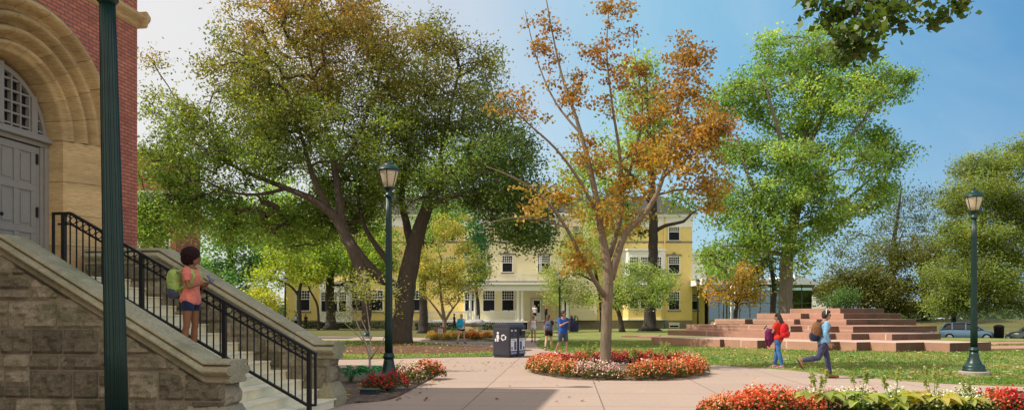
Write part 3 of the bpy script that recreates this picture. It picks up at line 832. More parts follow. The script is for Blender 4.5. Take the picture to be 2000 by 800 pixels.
# --- the young maple in the ring of flowers
MD = 24.0
m0 = at(1183, 718, MD); m0.z = .02
def maple_col(P, rng, c):
    z = np.clip((P[:, 2] - 4.2) / 5.5, 0, 1)[:, None]
    yellow = np.array([.36, .25, .045]); rust = np.array([.23, .105, .035])
    w = np.clip(z * .95 - .06 + rng.normal(size=(len(P), 1)) * .24, 0, 1)
    g = (rng.random((len(P), 1)) < .2) * (1 - .6 * z)
    q = yellow * (1 - w) + rust * w
    return c * .2 + .8 * (q * (1 - .6 * g) + np.array([.16, .20, .03]) * .6 * g)
maple_limbs = [
    [(m0, .185), (at(1183, 690, MD), 0.1681), (at(1184, 640, MD), 0.164), (at(1187, 580, MD), 0.164), (at(1188, 535, MD), 0.1517), (at(1182, 490, MD), 0.123), (at(1172, 440, MD), 0.1066), (at(1163, 380, MD), 0.0902), (at(1148, 310, MD), 0.0738), (at(1125, 230, MD), 0.0533), (at(1098, 150, MD + .2), 0.0369), (at(1078, 60, MD + .3), 0.02296), (at(1062, -30, MD + .3), 0.00984)],
    limb_px(MD, [(1193, 545, .05, 0.123), (1207, 495, -.1, 0.1066), (1222, 455, -.2, 0.0984), (1252, 425, -.4, 0.082), (1280, 385, -.5, 0.0738), (1302, 320, -.6, 0.0574), (1318, 240, -.6, 0.041), (1330, 160, -.5, 0.0287), (1345, 80, -.4, 0.01476)]),
    limb_px(MD, [(1190, 500, .1, 0.0902), (1205, 450, .4, 0.082), (1215, 400, .5, 0.0656), (1210, 300, .6, 0.0492), (1195, 200, .7, 0.03444), (1185, 100, .8, 0.02296), (1190, 10, .8, 0.00984)]),
    limb_px(MD, [(1181, 578, -.05, 0.082), (1160, 545, -.4, 0.0697), (1130, 490, -.8, 0.0574), (1100, 435, -1.1, 0.0451), (1060, 385, -1.4, 0.03444), (1010, 350, -1.7, 0.0246), (950, 325, -1.8, 0.01148)]),
    limb_px(MD, [(1168, 420, 0, 0.0574), (1130, 350, -.3, 0.0451), (1085, 290, -.5, 0.03444), (1030, 240, -.7, 0.0246), (980, 190, -.8, 0.01312)]),
    limb_px(MD, [(1135, 262, 0, 0.041), (1085, 200, .3, 0.0287), (1050, 120, .5, 0.01804), (1025, 20, .6, 0.0082)]),
    limb_px(MD, [(1212, 380, .5, 0.0492), (1240, 300, .8, 0.0369), (1255, 210, 1, 0.0246), (1240, 110, 1.1, 0.0123)]),
    limb_px(MD, [(1296, 345, -.6, 0.0492), (1340, 310, -1, 0.0369), (1385, 285, -1.2, 0.0246), (1430, 240, -1.3, 0.01148)]),
    limb_px(MD, [(1285, 380, -.5, 0.041), (1330, 370, -.2, 0.0287), (1385, 372, 0, 0.0164), (1410, 395, 0, 0.0082)]),
    limb_px(MD, [(1110, 445, -1.1, 0.0328), (1060, 430, -1.2, 0.0246), (1000, 425, -1.3, 0.0164), (940, 440, -1.3, 0.0082)]),
]
tree('maple_tree', 'slender young maple with thin orange autumn leaves standing in the round flower bed', 'tree', m0, maple_limbs,
     lobes_px(MD, [(1345, 105, 42, 62, -.4, .9, 34), (1330, 185, 62, 50, -.5, 1.0, 40), (1375, 250, 62, 48, -1, 1.1, 46), (1330, 310, 75, 58, -.8, 1.3, 64), (1380, 360, 42, 42, -.3, .8, 24), (1265, 310, 62, 52, .4, 1.2, 30), (1275, 240, 40, 40, .3, .8, 14),
                   (1215, 365, 60, 50, .4, 1, 24), (1150, 310, 62, 48, 0, 1, 22), (1185, 425, 85, 32, 0, 1, 26), (1130, 508, 30, 40, -.8, .5, 16), (1100, 385, 55, 38, -.8, .8, 15),
                   (1185, 120, 75, 110, .6, 1, 36), (1120, 190, 60, 60, .2, .8, 18), (1055, 90, 45, 90, .4, .6, 18), (1015, 215, 60, 45, -.6, .6, 10), (1040, 400, 70, 40, -1.2, .8, 9), (1400, 250, 45, 40, -1, .7, 22), (1250, 180, 50, 60, .8, .8, 14), (1190, 20, 50, 30, .7, .5, 10), (1395, 400, 20, 22, 0, .3, 7)]),
     [(.34, .15, .02), (.25, .15, .02), (.3, .1, .02)], leaf=.10, per=34, sigma=.165, bark='bark_maple', twig=.0065, seed=11, colfn=maple_col, flare=1.15, lmat='leaf_maple', jit=.03, inner=.2, bare=420, up=.2, aspect=.8, gain=1.3)

# --- the tall green tree behind the granite steps
GD = 60.0
g0 = at(1535, 640, GD); g0.z = 0
tree('tall_green_tree', 'tall bright green tree rising behind the stepped granite terrace', 'tree', g0,
     [[(g0, .55), (at(1535, 600, GD), .5), (at(1535, 540, GD), .48), (at(1540, 480, GD), .45), (at(1552, 420, GD), .42), (at(1565, 350, GD), .34), (at(1575, 260, GD), .24), (at(1580, 170, GD), .15), (at(1585, 100, GD), .07)],
      limb_px(GD, [(1540, 480, 0, .3), (1520, 440, -1, .26), (1490, 400, -2, .2), (1460, 340, -3, .13), (1440, 270, -3, .07)]),
      limb_px(GD, [(1556, 400, 0, .25), (1600, 340, -1, .2), (1650, 280, -2, .14), (1700, 220, -2, .08), (1750, 170, -2, .04)]),
      limb_px(GD, [(1545, 450, 0, .25), (1590, 430, 1, .2), (1640, 400, 2, .14), (1700, 350, 2, .08), (1750, 310, 2, .04)]),
      limb_px(GD, [(1560, 370, 0, .25), (1535, 300, -2, .18), (1510, 220, -3, .12), (1490, 150, -3, .06)]),
      limb_px(GD, [(1538, 500, 0, .2), (1500, 490, -2, .14), (1450, 480, -3, .08), (1410, 480, -3, .04)]),
      limb_px(GD, [(1572, 300, 0, .2), (1610, 220, -1, .14), (1640, 140, -1, .07)])],
     lobes_px(GD, [(1525, 120, 50, 48, 0, 3.5, 30), (1590, 105, 58, 50, 0, 3.5, 34), (1650, 130, 62, 55, 0, 3.5, 36), (1465, 195, 58, 55, -1, 3.5, 36), (1540, 210, 85, 65, -1, 4.5, 56), (1640, 215, 80, 65, -2, 4, 54), (1715, 175, 55, 45, 0, 3, 28), (1765, 150, 28, 18, 0, 1.2, 9),
                   (1720, 260, 42, 40, 0, 3, 22), (1450, 290, 55, 50, -2, 3, 30), (1540, 310, 80, 65, -2, 5, 54), (1635, 325, 75, 55, -1, 4, 48), (1735, 310, 48, 28, 0, 2, 16), (1690, 375, 55, 38, 1, 3, 28), (1600, 400, 75, 48, -3, 4, 44), (1500, 400, 62, 48, -3, 4, 40),
                   (1430, 400, 50, 50, -2, 3, 30), (1560, 465, 45, 30, -3, 3, 18), (1440, 480, 60, 40, -2, 3, 32), (1395, 510, 35, 30, -2, 2, 14), (1490, 470, 30, 30, -2, 2, 14), (1640, 440, 40, 25, 0, 2, 12), (1410, 210, 34, 30, -1, 2, 10), (1500, 75, 18, 22, 0, 1, 5), (1560, 510, 22, 22, -4, 1.2, 5)]),
     [(.045, .10, .026), (.09, .15, .032), (.155, .195, .045)], leaf=.205, per=92, sigma=.5, bark='bark_grey', twig=.02, seed=21, hole=.22, holef=.3, flare=1.0, aspect=.75)

# --- the trees of the middle distance and behind
def back_tree(name, label, d, base_px, trunk, lobes, cols, leaf, per, sigma, bark='bark_dark', seed=1, z=0.0, r0=.25, more=(), group=None, hole=.08, aspect=.6, **kw):
    b = at(base_px, 640, d); b.z = z
    lim = [[(b, r0)] + [(at(px, py, d + do), r) for px, py, do, r in trunk]]
    for l in more: lim.append(limb_px(d, l))
    return tree(name, label, 'tree', b, lim, lobes_px(d, lobes), cols, leaf, per, sigma, bark, twig=leaf * .06, seed=seed, hole=hole, group=group, aspect=aspect, **kw)
PALE = [(.11, .16, .05), (.15, .19, .07), (.13, .17, .05)]
back_tree('oak_tree', 'dark trunked tree with spreading roots and one bare bough in front of the yellow house', 78, 1268, [(1270, 610, 0, .56), (1273, 560, 0, .5), (1276, 480, 0, .46), (1275, 400, 0, .4), (1270, 310, 0, .28), (1265, 200, 0, .14), (1260, 130, 0, .05)],
          [(1255, 190, 55, 70, 0, 4, 34), (1210, 320, 75, 70, 1, 5, 56), (1275, 270, 50, 60, 1, 4, 34), (1180, 410, 50, 40, 2, 4, 30), (1250, 130, 30, 36, 0, 2, 12), (1330, 400, 30, 18, 2, 2, 8), (1120, 340, 40, 50, 2, 3, 26), (1230, 440, 40, 30, 2, 3, 14)],
          PALE, .38, 46, .75, 'bark_dark', 31, r0=.66, more=[[(1279, 452, 0, .2), (1300, 440, 0, .18), (1335, 432, 0, .15), (1352, 415, 0, .1), (1385, 400, 0, .06)], [(1273, 400, 0, .24), (1240, 350, 0, .18), (1200, 310, 0, .1)]], flare=2.0)
back_tree('crabapple_tree', 'small round pale green tree with leaning dark trunk beside the bay window', 72, 1215, [(1211, 620, 0, .2), (1203, 595, 0, .17), (1200, 570, 0, .12)],
          [(1255, 575, 55, 28, -.5, 2.2, 34), (1210, 560, 38, 30, 0, 2, 24), (1285, 545, 40, 24, 0, 1.8, 20), (1245, 535, 38, 22, 0, 2, 18), (1220, 592, 34, 12, 0, 1.6, 9), (1300, 575, 22, 16, -.3, 1, 7)],
          [(.13, .17, .055), (.17, .20, .075), (.10, .145, .04)], .17, 92, .5, 'bark_dark', 33, r0=.24, more=[[(1203, 600, 0, .13), (1222, 590, -.3, .1), (1260, 580, -.5, .05)], [(1205, 605, 0, .12), (1190, 590, 0, .08)]])
back_tree('linden_tree', 'pale feathery tree hanging over the white porch end', 74, 1176, [(1176, 620, 0, .2), (1172, 580, 0, .17), (1165, 540, 0, .14), (1155, 490, 0, .08)],
          [(1120, 490, 45, 42, 0, 2.4, 38), (1100, 540, 42, 26, -.3, 2, 24), (1088, 570, 34, 20, -.5, 1.6, 14), (1150, 530, 38, 45, 0, 2.2, 32), (1140, 580, 38, 20, 0, 1.8, 15), (1170, 470, 38, 40, 0, 2.2, 26), (1080, 590, 14, 12, -.5, .7, 4)],
          [(.13, .165, .06), (.17, .195, .07), (.15, .17, .05)], .18, 80, .5, 'bark_dark', 34, r0=.22, more=[[(1168, 555, 0, .1), (1130, 535, -.2, .07), (1095, 545, -.4, .04)]])
back_tree('dogwood_tree', 'small many stemmed tree turning yellow and orange behind the stone pedestal', 57, 868, [(868, 636, 0, .15), (866, 612, 0, .13), (862, 585, 0, .09), (858, 545, 0, .05)],
          [(885, 465, 45, 30, 0, 1.4, 26), (862, 515, 58, 38, 0, 1.8, 48), (905, 520, 48, 42, -.2, 1.6, 42), (835, 540, 40, 40, -.3, 1.4, 36), (880, 440, 40, 26, 0, 1.4, 18), (880, 565, 52, 26, -.3, 1.6, 32), (915, 565, 28, 18, 0, 1, 10), (830, 510, 24, 26, 0, 1, 12), (945, 535, 16, 8, 0, .6, 4)],
          [(.13, .16, .03), (.19, .18, .045), (.10, .15, .025), (.24, .17, .06)], .15, 60, .3, 'bark_maple', 35, r0=.17, more=[[(868, 630, 0, .1), (880, 608, -.2, .08), (898, 585, -.4, .04)], [(867, 625, 0, .1), (850, 600, -.2, .07), (832, 578, -.3, .04)]], aspect=.5, up=.6)
back_tree('green_ash_tree', 'dark bluish green tree peeping out behind the yellow dogwood', 70, 934, [(934, 600, 0, .16), (930, 560, 0, .12), (925, 500, 0, .06)],
          [(935, 485, 26, 34, 0, 1.8, 22), (925, 530, 30, 28, 0, 1.8, 20), (920, 440, 30, 30, 0, 1.8, 16)], [(.025, .085, .04), (.04, .11, .045)], .24, 50, .5, 'bark_dark', 36, r0=.16)
back_tree('plane_tree', 'stout straight grey trunk standing between dogwood and beech before the yellow house', 68, 827, [(827, 610, 0, .36), (826, 570, 0, .33), (824, 500, 0, .28), (822, 440, 0, .2), (826, 390, 0, .1)],
          [(850, 430, 62, 36, 1, 3, 34), (880, 410, 50, 30, 2, 3, 22), (830, 470, 34, 30, 1, 2, 14), (800, 560, 14, 26, 0, 1, 4)], [(.05, .11, .025), (.09, .15, .03)], .26, 50, .55, 'bark_dark', 37, r0=.42)
back_tree('elm_tree', 'thick dark trunk with low leafy boughs in front of the yellow house windows', 84, 646, [(646, 620, 0, .5), (644, 580, 0, .46), (645, 530, 0, .4), (650, 470, 0, .3), (655, 410, 0, .15)],
          [(610, 500, 60, 34, -2, 3, 40), (690, 510, 50, 34, -2, 3, 34), (740, 500, 50, 44, -1, 3, 34), (650, 490, 62, 42, 0, 4, 44), (700, 500, 45, 40, 1, 3, 28), (600, 470, 55, 40, 0, 4, 36), (690, 550, 26, 18, 0, 2, 8), (560, 450, 50, 38, 1, 3, 28), (730, 450, 52, 42, 1, 4, 34), (610, 530, 40, 24, -1, 2, 18), (750, 520, 24, 24, 0, 2, 9)],
          [(.10, .15, .02), (.14, .18, .025), (.06, .105, .018)], .3, 50, .65, 'bark_dark', 38, r0=.62)
back_tree('forked_tree', 'small forked tree with dark crooked boughs beside the far lamp post', 80, 585, [(585, 615, 0, .2), (584, 585, 0, .19), (586, 562, 0, .15), (592, 540, 0, .1)],
          [(580, 530, 55, 34, 0, 2.5, 36), (530, 545, 40, 30, 0, 2, 24), (625, 545, 30, 24, 0, 1.6, 14), (555, 500, 50, 26, 0, 2.5, 26)], [(.16, .19, .025), (.2, .22, .035), (.11, .16, .02)], .26, 44, .5, 'bark_dark', 39, r0=.22,
          more=[[(583, 578, 0, .14), (572, 562, 0, .12), (550, 548, 0, .09), (520, 540, 0, .04)]])
back_tree('slim_tree', 'slim crooked sapling leaning along the yellow house wall', 82, 622, [(622, 615, 0, .12), (618, 590, 0, .11), (606, 568, 0, .09), (600, 550, 0, .05)],
          [(600, 545, 22, 18, 0, 1.2, 9)], [(.14, .18, .025)], .24, 40, .45, 'bark_dark', 40, r0=.14)
back_tree('cherry_tree', 'low golden green tree in the gap above the stair parapet', 86, 524, [(524, 610, 0, .16), (522, 580, 0, .12), (520, 560, 0, .07)],
          [(520, 585, 34, 24, 0, 2, 26), (495, 575, 26, 22, 0, 1.6, 14), (545, 600, 18, 18, 0, 1.4, 8)], [(.22, .2, .025), (.16, .19, .03)], .26, 46, .5, 'bark_dark', 41, r0=.18)
back_tree('spruce_tree', 'broad bluish green tree behind the woman on the stairs', 92, 450, [(450, 600, 0, .4), (450, 500, 0, .32), (452, 430, 0, .16), (452, 380, 0, .06)],
          [(440, 450, 45, 42, 0, 4, 40), (495, 470, 45, 50, 0, 4, 40), (410, 520, 40, 50, -1, 4, 38), (470, 540, 58, 40, -1, 4, 46), (450, 590, 60, 30, 0, 4, 34), (520, 510, 36, 40, 0, 3, 26), (455, 400, 28, 26, 0, 3, 12)],
          [(.03, .085, .035), (.045, .11, .04), (.10, .16, .04)], .38, 50, .75, 'bark_dark', 42, r0=.45)
back_tree('walnut_tree', 'bright green tree far behind the beech trunk', 112, 740, [(740, 560, 0, .4), (745, 470, 0, .3), (750, 400, 0, .12)],
          [(735, 450, 60, 50, 0, 5, 44), (770, 380, 50, 40, 0, 4, 26), (700, 400, 46, 46, 0, 5, 30), (640, 420, 50, 40, 0, 5, 30), (560, 390, 60, 40, 0, 5, 30), (500, 420, 40, 40, 0, 5, 20)], [(.09, .16, .025), (.14, .2, .03)], .44, 46, .9, 'bark_dark', 43, r0=.45)
back_tree('autumn_pear_tree', 'small tree with rusty orange leaves in front of the glass pavilion', 64, 1436, [(1437, 610, 0, .16), (1442, 585, 0, .14), (1450, 560, 0, .1), (1455, 535, 0, .05)],
          [(1420, 545, 38, 22, 0, 1.8, 22), (1455, 535, 36, 24, 0, 1.8, 22), (1400, 570, 26, 20, 0, 1.4, 11), (1470, 575, 42, 20, 0, 1.8, 20), (1440, 585, 34, 14, 0, 1.4, 9)], [(.24, .12, .03), (.13, .14, .025), (.3, .15, .04), (.09, .12, .02)], .22, 42, .45, 'bark_dark', 44, r0=.18,
          more=[[(1440, 596, 0, .1), (1425, 575, 0, .07), (1408, 560, 0, .04)]])
back_tree('holm_oak_tree', 'dark shady tree beside the tall green trunk in front of the glass', 70, 1508, [(1510, 600, 0, .24), (1512, 560, 0, .22), (1506, 520, 0, .16), (1500, 490, 0, .08)],
          [(1490, 515, 34, 34, 0, 2.4, 30), (1470, 545, 34, 22, 0, 2, 18), (1520, 545, 18, 18, 0, 1.6, 8), (1460, 500, 26, 30, 0, 2, 14)], [(.028, .05, .018), (.05, .07, .02)], .25, 52, .5, 'bark_dark', 45, r0=.28)
back_tree('chestnut_tree', 'olive green tree with dark trunk behind the upper end of the terrace', 98, 1808, [(1808, 610, 0, .5), (1806, 580, 0, .45), (1800, 530, 0, .3), (1790, 470, 0, .15)],
          [(1760, 500, 58, 42, 0, 5, 60), (1700, 545, 55, 34, 0, 4, 49), (1800, 545, 52, 34, -1, 4, 49), (1745, 570, 55, 26, -1, 4, 42), (1690, 580, 40, 18, 0, 3, 40), (1650, 575, 40, 24, 0, 3, 40), (1610, 560, 30, 30, 0, 3, 26), (1770, 600, 60, 14, 0, 3, 40), (1830, 500, 40, 40, 0, 4, 34), (1650, 540, 34, 30, 0, 3, 18)],
          [(.055, .065, .014), (.085, .078, .018), (.045, .062, .014)], .28, 90, .72, 'bark_dark', 46, r0=.62, z=-.5)
back_tree('locust_tree', 'thin dark tree showing bare boughs against the blue sky', 108, 1745, [(1745, 560, 0, .4), (1742, 500, 0, .34), (1752, 430, 0, .22), (1760, 370, 0, .08)],
          [(1765, 395, 45, 38, 0, 4, 22), (1735, 440, 45, 36, 0, 4, 20), (1800, 400, 36, 40, 0, 3, 16), (1700, 480, 50, 36, 0, 4, 20), (1640, 500, 45, 42, 0, 4, 18), (1800, 450, 40, 36, 0, 4, 18)], [(.05, .055, .018), (.045, .065, .018)], .28, 46, .85, 'bark_dark', 47, r0=.45, z=-.5, bare=160)
back_tree('hornbeam_tree', 'large dense green tree hanging low over the parked blue car', 72, 1862, [(1862, 630, 0, .22), (1866, 600, 0, .2), (1880, 540, 0, .18), (1900, 450, 0, .14), (1925, 360, 0, .07)],
          [(1940, 330, 60, 40, 0, 4, 75), (1985, 300, 40, 40, 0, 4, 49), (1900, 385, 60, 45, -1, 4, 91), (1970, 400, 70, 60, -1, 4, 117), (1890, 470, 62, 48, -2, 4, 101), (1970, 500, 75, 60, -3, 4, 133), (1870, 540, 62, 40, -3, 4, 94), (1940, 570, 70, 40, -4, 3, 98), (1860, 590, 46, 24, -3, 3, 46), (2020, 440, 60, 90, 0, 4, 101), (2000, 580, 50, 30, -3, 3, 53)],
          [(.05, .085, .018), (.085, .12, .028), (.125, .15, .042), (.10, .10, .022)], .2, 105, .52, 'bark_dark', 48, r0=.25, z=-.5, more=[[(1875, 560, 0, .13), (1930, 520, -1, .1), (1990, 490, -2, .05)], [(1885, 520, 0, .12), (1870, 460, -1, .07)]], aspect=.6, up=.9)
back_tree('arborvitae_shrub', 'bushy dark evergreen at the end of the pavilion', 92, 1640, [(1640, 600, 0, .1), (1640, 585, 0, .06)],
          [(1640, 585, 36, 16, 0, 1.8, 26), (1655, 572, 20, 14, 0, 1.4, 12)], [(.035, .07, .022), (.055, .095, .028)], .2, 60, .45, 'bark_dark', 49, r0=.12, z=-.3)

# --- the branch of a near tree that hangs into the top of the view
def near_branch():
    d = 8.6
    b = Vector((14.5, 9.5, 0))
    lim = [[(b, .3), (Vector((14.3, 9.4, 3)), .26), (Vector((13.2, 9.2, 6)), .2), (Vector((10.5, 8.9, 7.3)), .12), (at(2050, -330, d), .07), (at(1850, -180, d), .05), (at(1720, -60, d), .035), (at(1670, 30, d), .018), (at(1665, 75, d), .008)],
           limb_px(d, [(1850, -180, 0, .035), (1880, -80, 0, .02), (1880, 20, 0, .008)]), limb_px(d, [(1720, -60, 0, .02), (1640, -20, .1, .014), (1560, 2, .1, .006)]), limb_px(d, [(1690, 0, 0, .016), (1740, 10, -.1, .01), (1800, 25, -.1, .005)])]
    lo = lobes_px(d, [(1655, 65, 55, 42, 0, .5, 15), (1640, 20, 55, 30, .1, .5, 13), (1720, 10, 60, 34, 0, .5, 15), (1580, 2, 26, 12, .1, .2, 4), (1720, 45, 40, 18, 0, .3, 7), (1793, 26, 8, 9, 0, .1, 2), (1870, 12, 16, 18, 0, .2, 5), (1838, 36, 8, 6, 0, .1, 2), (1700, 80, 45, 16, 0, .3, 5), (1800, -50, 90, 35, 0, .5, 16), (1660, 100, 28, 12, 0, .2, 4)])
    tree('overhanging_tree', 'leafy maple bough hanging into the sky from above the flower bed of hostas', 'tree', b, lim, lo, [(.03, .065, .012), (.05, .09, .014), (.085, .12, .018)], gain=1.25, leaf=.095, per=15, sigma=.08, bark='bark_dark', twig=.0022, seed=51, flare=1.2, inner=.1, hang=.5, aspect=.75)
near_branch()
# --- the loose shrub beside the lamp
SD = 22.6
s0 = at(722, 718, SD); s0.z = 0
tree('serviceberry_shrub', 'open shrub of pale bare stems with few yellow leaves beside the lamp post', 'shrub', s0,
     [[(s0, .035), (at(722, 695, SD), .032), (at(712, 665, SD), .024), (at(697, 630, SD - .1), .018), (at(685, 590, SD - .1), .01)],
      limb_px(SD, [(722, 712, 0, .03), (724, 680, .1, .024), (722, 645, .2, .018), (716, 600, .3, .012), (712, 560, .3, .007)]),
      limb_px(SD, [(724, 700, 0, .026), (738, 680, -.2, .02), (752, 655, -.3, .015), (758, 615, -.3, .01), (764, 575, -.3, .006)]),
      limb_px(SD, [(712, 668, 0, .02), (690, 645, -.1, .014), (666, 625, -.2, .008), (652, 616, -.2, .004)]),
      limb_px(SD, [(718, 650, 0, .018), (700, 610, .2, .012), (690, 570, .3, .006)])],
     lobes_px(SD, [(705, 565, 48, 30, 0, .7, 38), (740, 560, 40, 34, -.2, .6, 28), (690, 600, 32, 24, 0, .5, 16), (765, 590, 26, 30, -.3, .5, 14), (715, 535, 30, 14, 0, .5, 8), (658, 614, 12, 10, -.2, .2, 3), (660, 585, 16, 16, -.2, .3, 5)]),
     [(.15, .17, .04), (.12, .15, .03), (.19, .18, .06)], leaf=.075, per=10, sigma=.15, bark='bark_pale', twig=.0028, seed=61, flare=1.0, inner=.2, bare=60, aspect=.5, gain=1.9, parts=('stem', 'foliage'))
# ---------------------------------------------------------------- ground
def groundmat(name, stops, scale, bstr=.6, bdist=.03, rough=.95, fine=9.0, extra=None):
    m, nt, out = newmat(name)
    co = texco(nt)
    n1 = noisen(nt, co, scale, 6, .65, .4); n2 = noisen(nt, co, scale * fine, 5, .7)
    f = mathn(nt, 'MULTIPLY_ADD', n2, .55, mathn(nt, 'MULTIPLY', n1, .5))
    col = ramp(nt, f, stops)
    finish(nt, out, col, rough, 0, .1, n2, bstr, bdist)
    return m
groundmat('turf', [(.30, (.07, .125, .028)), (.43, (.13, .20, .045)), (.53, (.23, .25, .075)), (.64, (.36, .30, .13))], .55, 1.0, .05, fine=22)
groundmat('dry_turf', [(.28, (.05, .06, .02)), (.45, (.10, .11, .035)), (.6, (.17, .15, .06)), (.75, (.22, .17, .08))], .4, 1.0, .05, fine=22)
groundmat('mulch', [(.3, (.03, .022, .018)), (.43, (.11, .08, .065)), (.55, (.22, .165, .13)), (.68, (.36, .28, .22))], 5, 1.0, .05, fine=6)
groundmat('bark_mulch', [(.3, (.05, .022, .012)), (.46, (.14, .07, .042)), (.58, (.23, .13, .085)), (.72, (.32, .2, .14))], 4, 1.0, .05, fine=7)
groundmat('asphalt', [(.3, (.06, .06, .065)), (.7, (.12, .12, .125))], 2, .3, .01)
def concretemat():
    m, nt, out = newmat('concrete')
    co = texco(nt)
    mp = nt.nodes.new('ShaderNodeMapping'); mp.inputs['Rotation'].default_value = (0, 0, radians(4)); mp.inputs['Location'].default_value = (-.62, .4, 0)
    nt.links.new(co[0].outputs[co[1]], mp.inputs[0])
    b = nt.nodes.new('ShaderNodeTexBrick'); b.offset = 0
    b.inputs['Scale'].default_value = 1; b.inputs['Brick Width'].default_value = 2.4; b.inputs['Row Height'].default_value = 2.4
    b.inputs['Mortar Size'].default_value = .012; b.inputs['Mortar Smooth'].default_value = .1
    b.inputs['Color1'].default_value = rgba((.47, .345, .27)); b.inputs['Color2'].default_value = rgba((.43, .32, .255)); b.inputs['Mortar'].default_value = rgba((.13, .1, .08))
    nt.links.new(mp.outputs[0], b.inputs['Vector'])
    n1 = noisen(nt, co, .5, 5, .6, .5); n2 = noisen(nt, co, 11, 5, .65); n3 = noisen(nt, co, 90, 2, .6)
    st = mathn(nt, 'MULTIPLY_ADD', n1, 1.7, -.4, clamp=True)
    col = mixc(nt, mathn(nt, 'MULTIPLY', st, .6), (b, 0), (.35, .265, .215))
    n4 = noisen(nt, co, 2.3, 7, .72, 1.2)
    sp = mathn(nt, 'MULTIPLY_ADD', n4, 5.0, -3.1, clamp=True)
    col = mixc(nt, mathn(nt, 'MULTIPLY', sp, .55), col, (.20, .155, .13))
    n5 = noisen(nt, co, 26, 2, .5)
    dots = mathn(nt, 'MULTIPLY_ADD', n5, 14.0, -10.2, clamp=True)
    col = mixc(nt, mathn(nt, 'MULTIPLY', dots, .6), col, (.13, .10, .085))
    g = mathn(nt, 'MULTIPLY_ADD', n2, .36, mathn(nt, 'MULTIPLY_ADD', n3, .24, .70))
    cc = nt.nodes.new('ShaderNodeCombineColor')
    for i in range(3): nt.links.new(g[0].outputs[0], cc.inputs[i])
    col = mixc(nt, 1.0, col, (cc, 0), 'MULTIPLY')
    h = mathn(nt, 'SUBTRACT', mathn(nt, 'MULTIPLY', n3, .3), (b, 1))
    finish(nt, out, col, .85, 0, .2, h, .25, .006)
concretemat()

def gz(x, y):
    def ss(a, b, v):
        t = min(1, max(0, (v - a) / (b - a))); return t * t * (3 - 2 * t)
    return -.55 * ss(43, 58, y) * ss(17, 29, x - max(0, y - 50) * .12)
def ground():
    xs = sorted(set([-1500, -600, -250, -120] + list(range(-80, 120, 4)) + [140, 250, 600, 1500]))
    ys = sorted(set([-60, -20] + list(range(0, 120, 4)) + [140, 180, 260, 500, 1000, 2200]))
    mb = MB(); mb.smooth = True
    mb.addv([(x, y, gz(x, y) - .014) for y in ys for x in xs])
    n = len(xs)
    for j in range(len(ys) - 1):
        for i in range(n - 1):
            a = j * n + i; mb.face((a, a + 1, a + n + 1, a + n))
    struct('ground', mb, 'turf')
ground()
def sheet(name, pts, z, mat, thick=0.0):
    mb = MB()
    p = [(q[0], q[1]) for q in pts]
    if thick: mb.prism(p, z - thick, z)
    else: mb.poly([(x, y, z) for x, y in p])
    return struct(name, mb, mat)
def smoothpts(px, step=.5):
    P = [gnd(*q) if len(q) == 2 else Vector((q[0], q[1], 0)) for q in px]
    return [p for p, r in catmull([(p, 0) for p in P], step)]
# edges of the lawns as they lie on the ground
lawn_front = smoothpts([(1050, 676), (1062, 682), (1085, 687), (1130, 690), (1200, 694), (1290, 703), (1380, 711), (1460, 716), (1540, 722), (1620, 731), (1700, 738), (1800, 746), (1900, 751), (2100, 757), (2400, 764)])
plaza = [Vector((-14, 2, 0)), Vector((22, 2, 0)), Vector((30, 17, 0)), Vector((30, 24, 0)), Vector((-2, 58, 0)), Vector((-30, 62, 0)), Vector((-30, 30, 0)), Vector((-14, 20, 0))]
sheet('plaza', plaza, 0.0, 'concrete')
lawn_r = lawn_front + [Vector((44, 30, 0)), Vector((44, 44, 0)), Vector((24, 60, 0)), gnd(1500, 644), gnd(1090, 645)] + smoothpts([(1068, 650), (1056, 660), (1048, 668), (1050, 676)], 1)[:-1]
sheet('lawn', lawn_r, .03, 'turf', .07)
# strip of lawn with the beech in it and the lawn beyond the far path
lawn_l = smoothpts([(560, 702), (700, 701), (800, 699), (880, 697), (955, 696), (962, 692), (955, 684), (900, 676), (830, 669), (740, 665), (640, 664), (520, 664)], .8)
sheet('lawn', lawn_l, .03, 'turf', .07)
lawn_b = [gnd(400, 658), gnd(640, 656), gnd(760, 657), gnd(840, 659), gnd(900, 663), gnd(975, 667), gnd(1020, 668), gnd(1028, 660), gnd(1034, 650), gnd(1036, 642), gnd(940, 641), gnd(700, 641), gnd(400, 641)]
sheet('lawn', lawn_b, .034, 'dry_turf', .07)
def street():
    mb = MB()
    for j, (y0, y1) in enumerate([(60, 74)]):
        for i in range(20, 110, 5):
            mb.poly([(i, y0 - (i - 40) * .05, gz(i, y0) - .0 + .006), (i + 5, y0 - (i - 35) * .05, gz(i + 5, y0) + .006), (i + 5, y1 - (i - 35) * .05, gz(i + 5, y1) + .006), (i, y1 - (i - 40) * .05, gz(i, y1) + .006)])
    struct('street', mb, 'asphalt')
    mb = MB()
    for i in range(30, 110, 5):
        mb.poly([(i, 78, gz(i, 78) + .01), (i + 5, 78, gz(i + 5, 78) + .01), (i + 5, 100, gz(i + 5, 100) + 1.6), (i, 100, gz(i, 100) + 1.6)])
    struct('grass_bank', mb, 'dry_turf')
street()
def mound(name, c, rx, ry, h, mat, z=.034, n=40, seed=1):
    mb = MB(); mb.smooth = True
    prev = None
    for k, t in enumerate((1.0, .85, .6, .3, .02)):
        ring = []
        for i in range(n):
            a = 2 * pi * i / n
            w = 1 + .05 * sin(3 * a + seed) + .04 * sin(7 * a + 2 * seed)
            zz = z + h * (1 - t * t)
            ring.append((c[0] + rx * t * w * cos(a), c[1] + ry * t * w * sin(a), zz + (.02 * noise.noise(Vector((cos(a) * 4 * t, sin(a) * 4 * t, seed))) if k else -.03)))
        o = mb.addv(ring)
        if prev is not None:
            for i in range(n):
                j = (i + 1) % n; mb.face((prev + i, prev + j, o + j, o + i))
        prev = o
    mb.face([prev + i for i in range(n)])
    return struct(name, mb, mat)
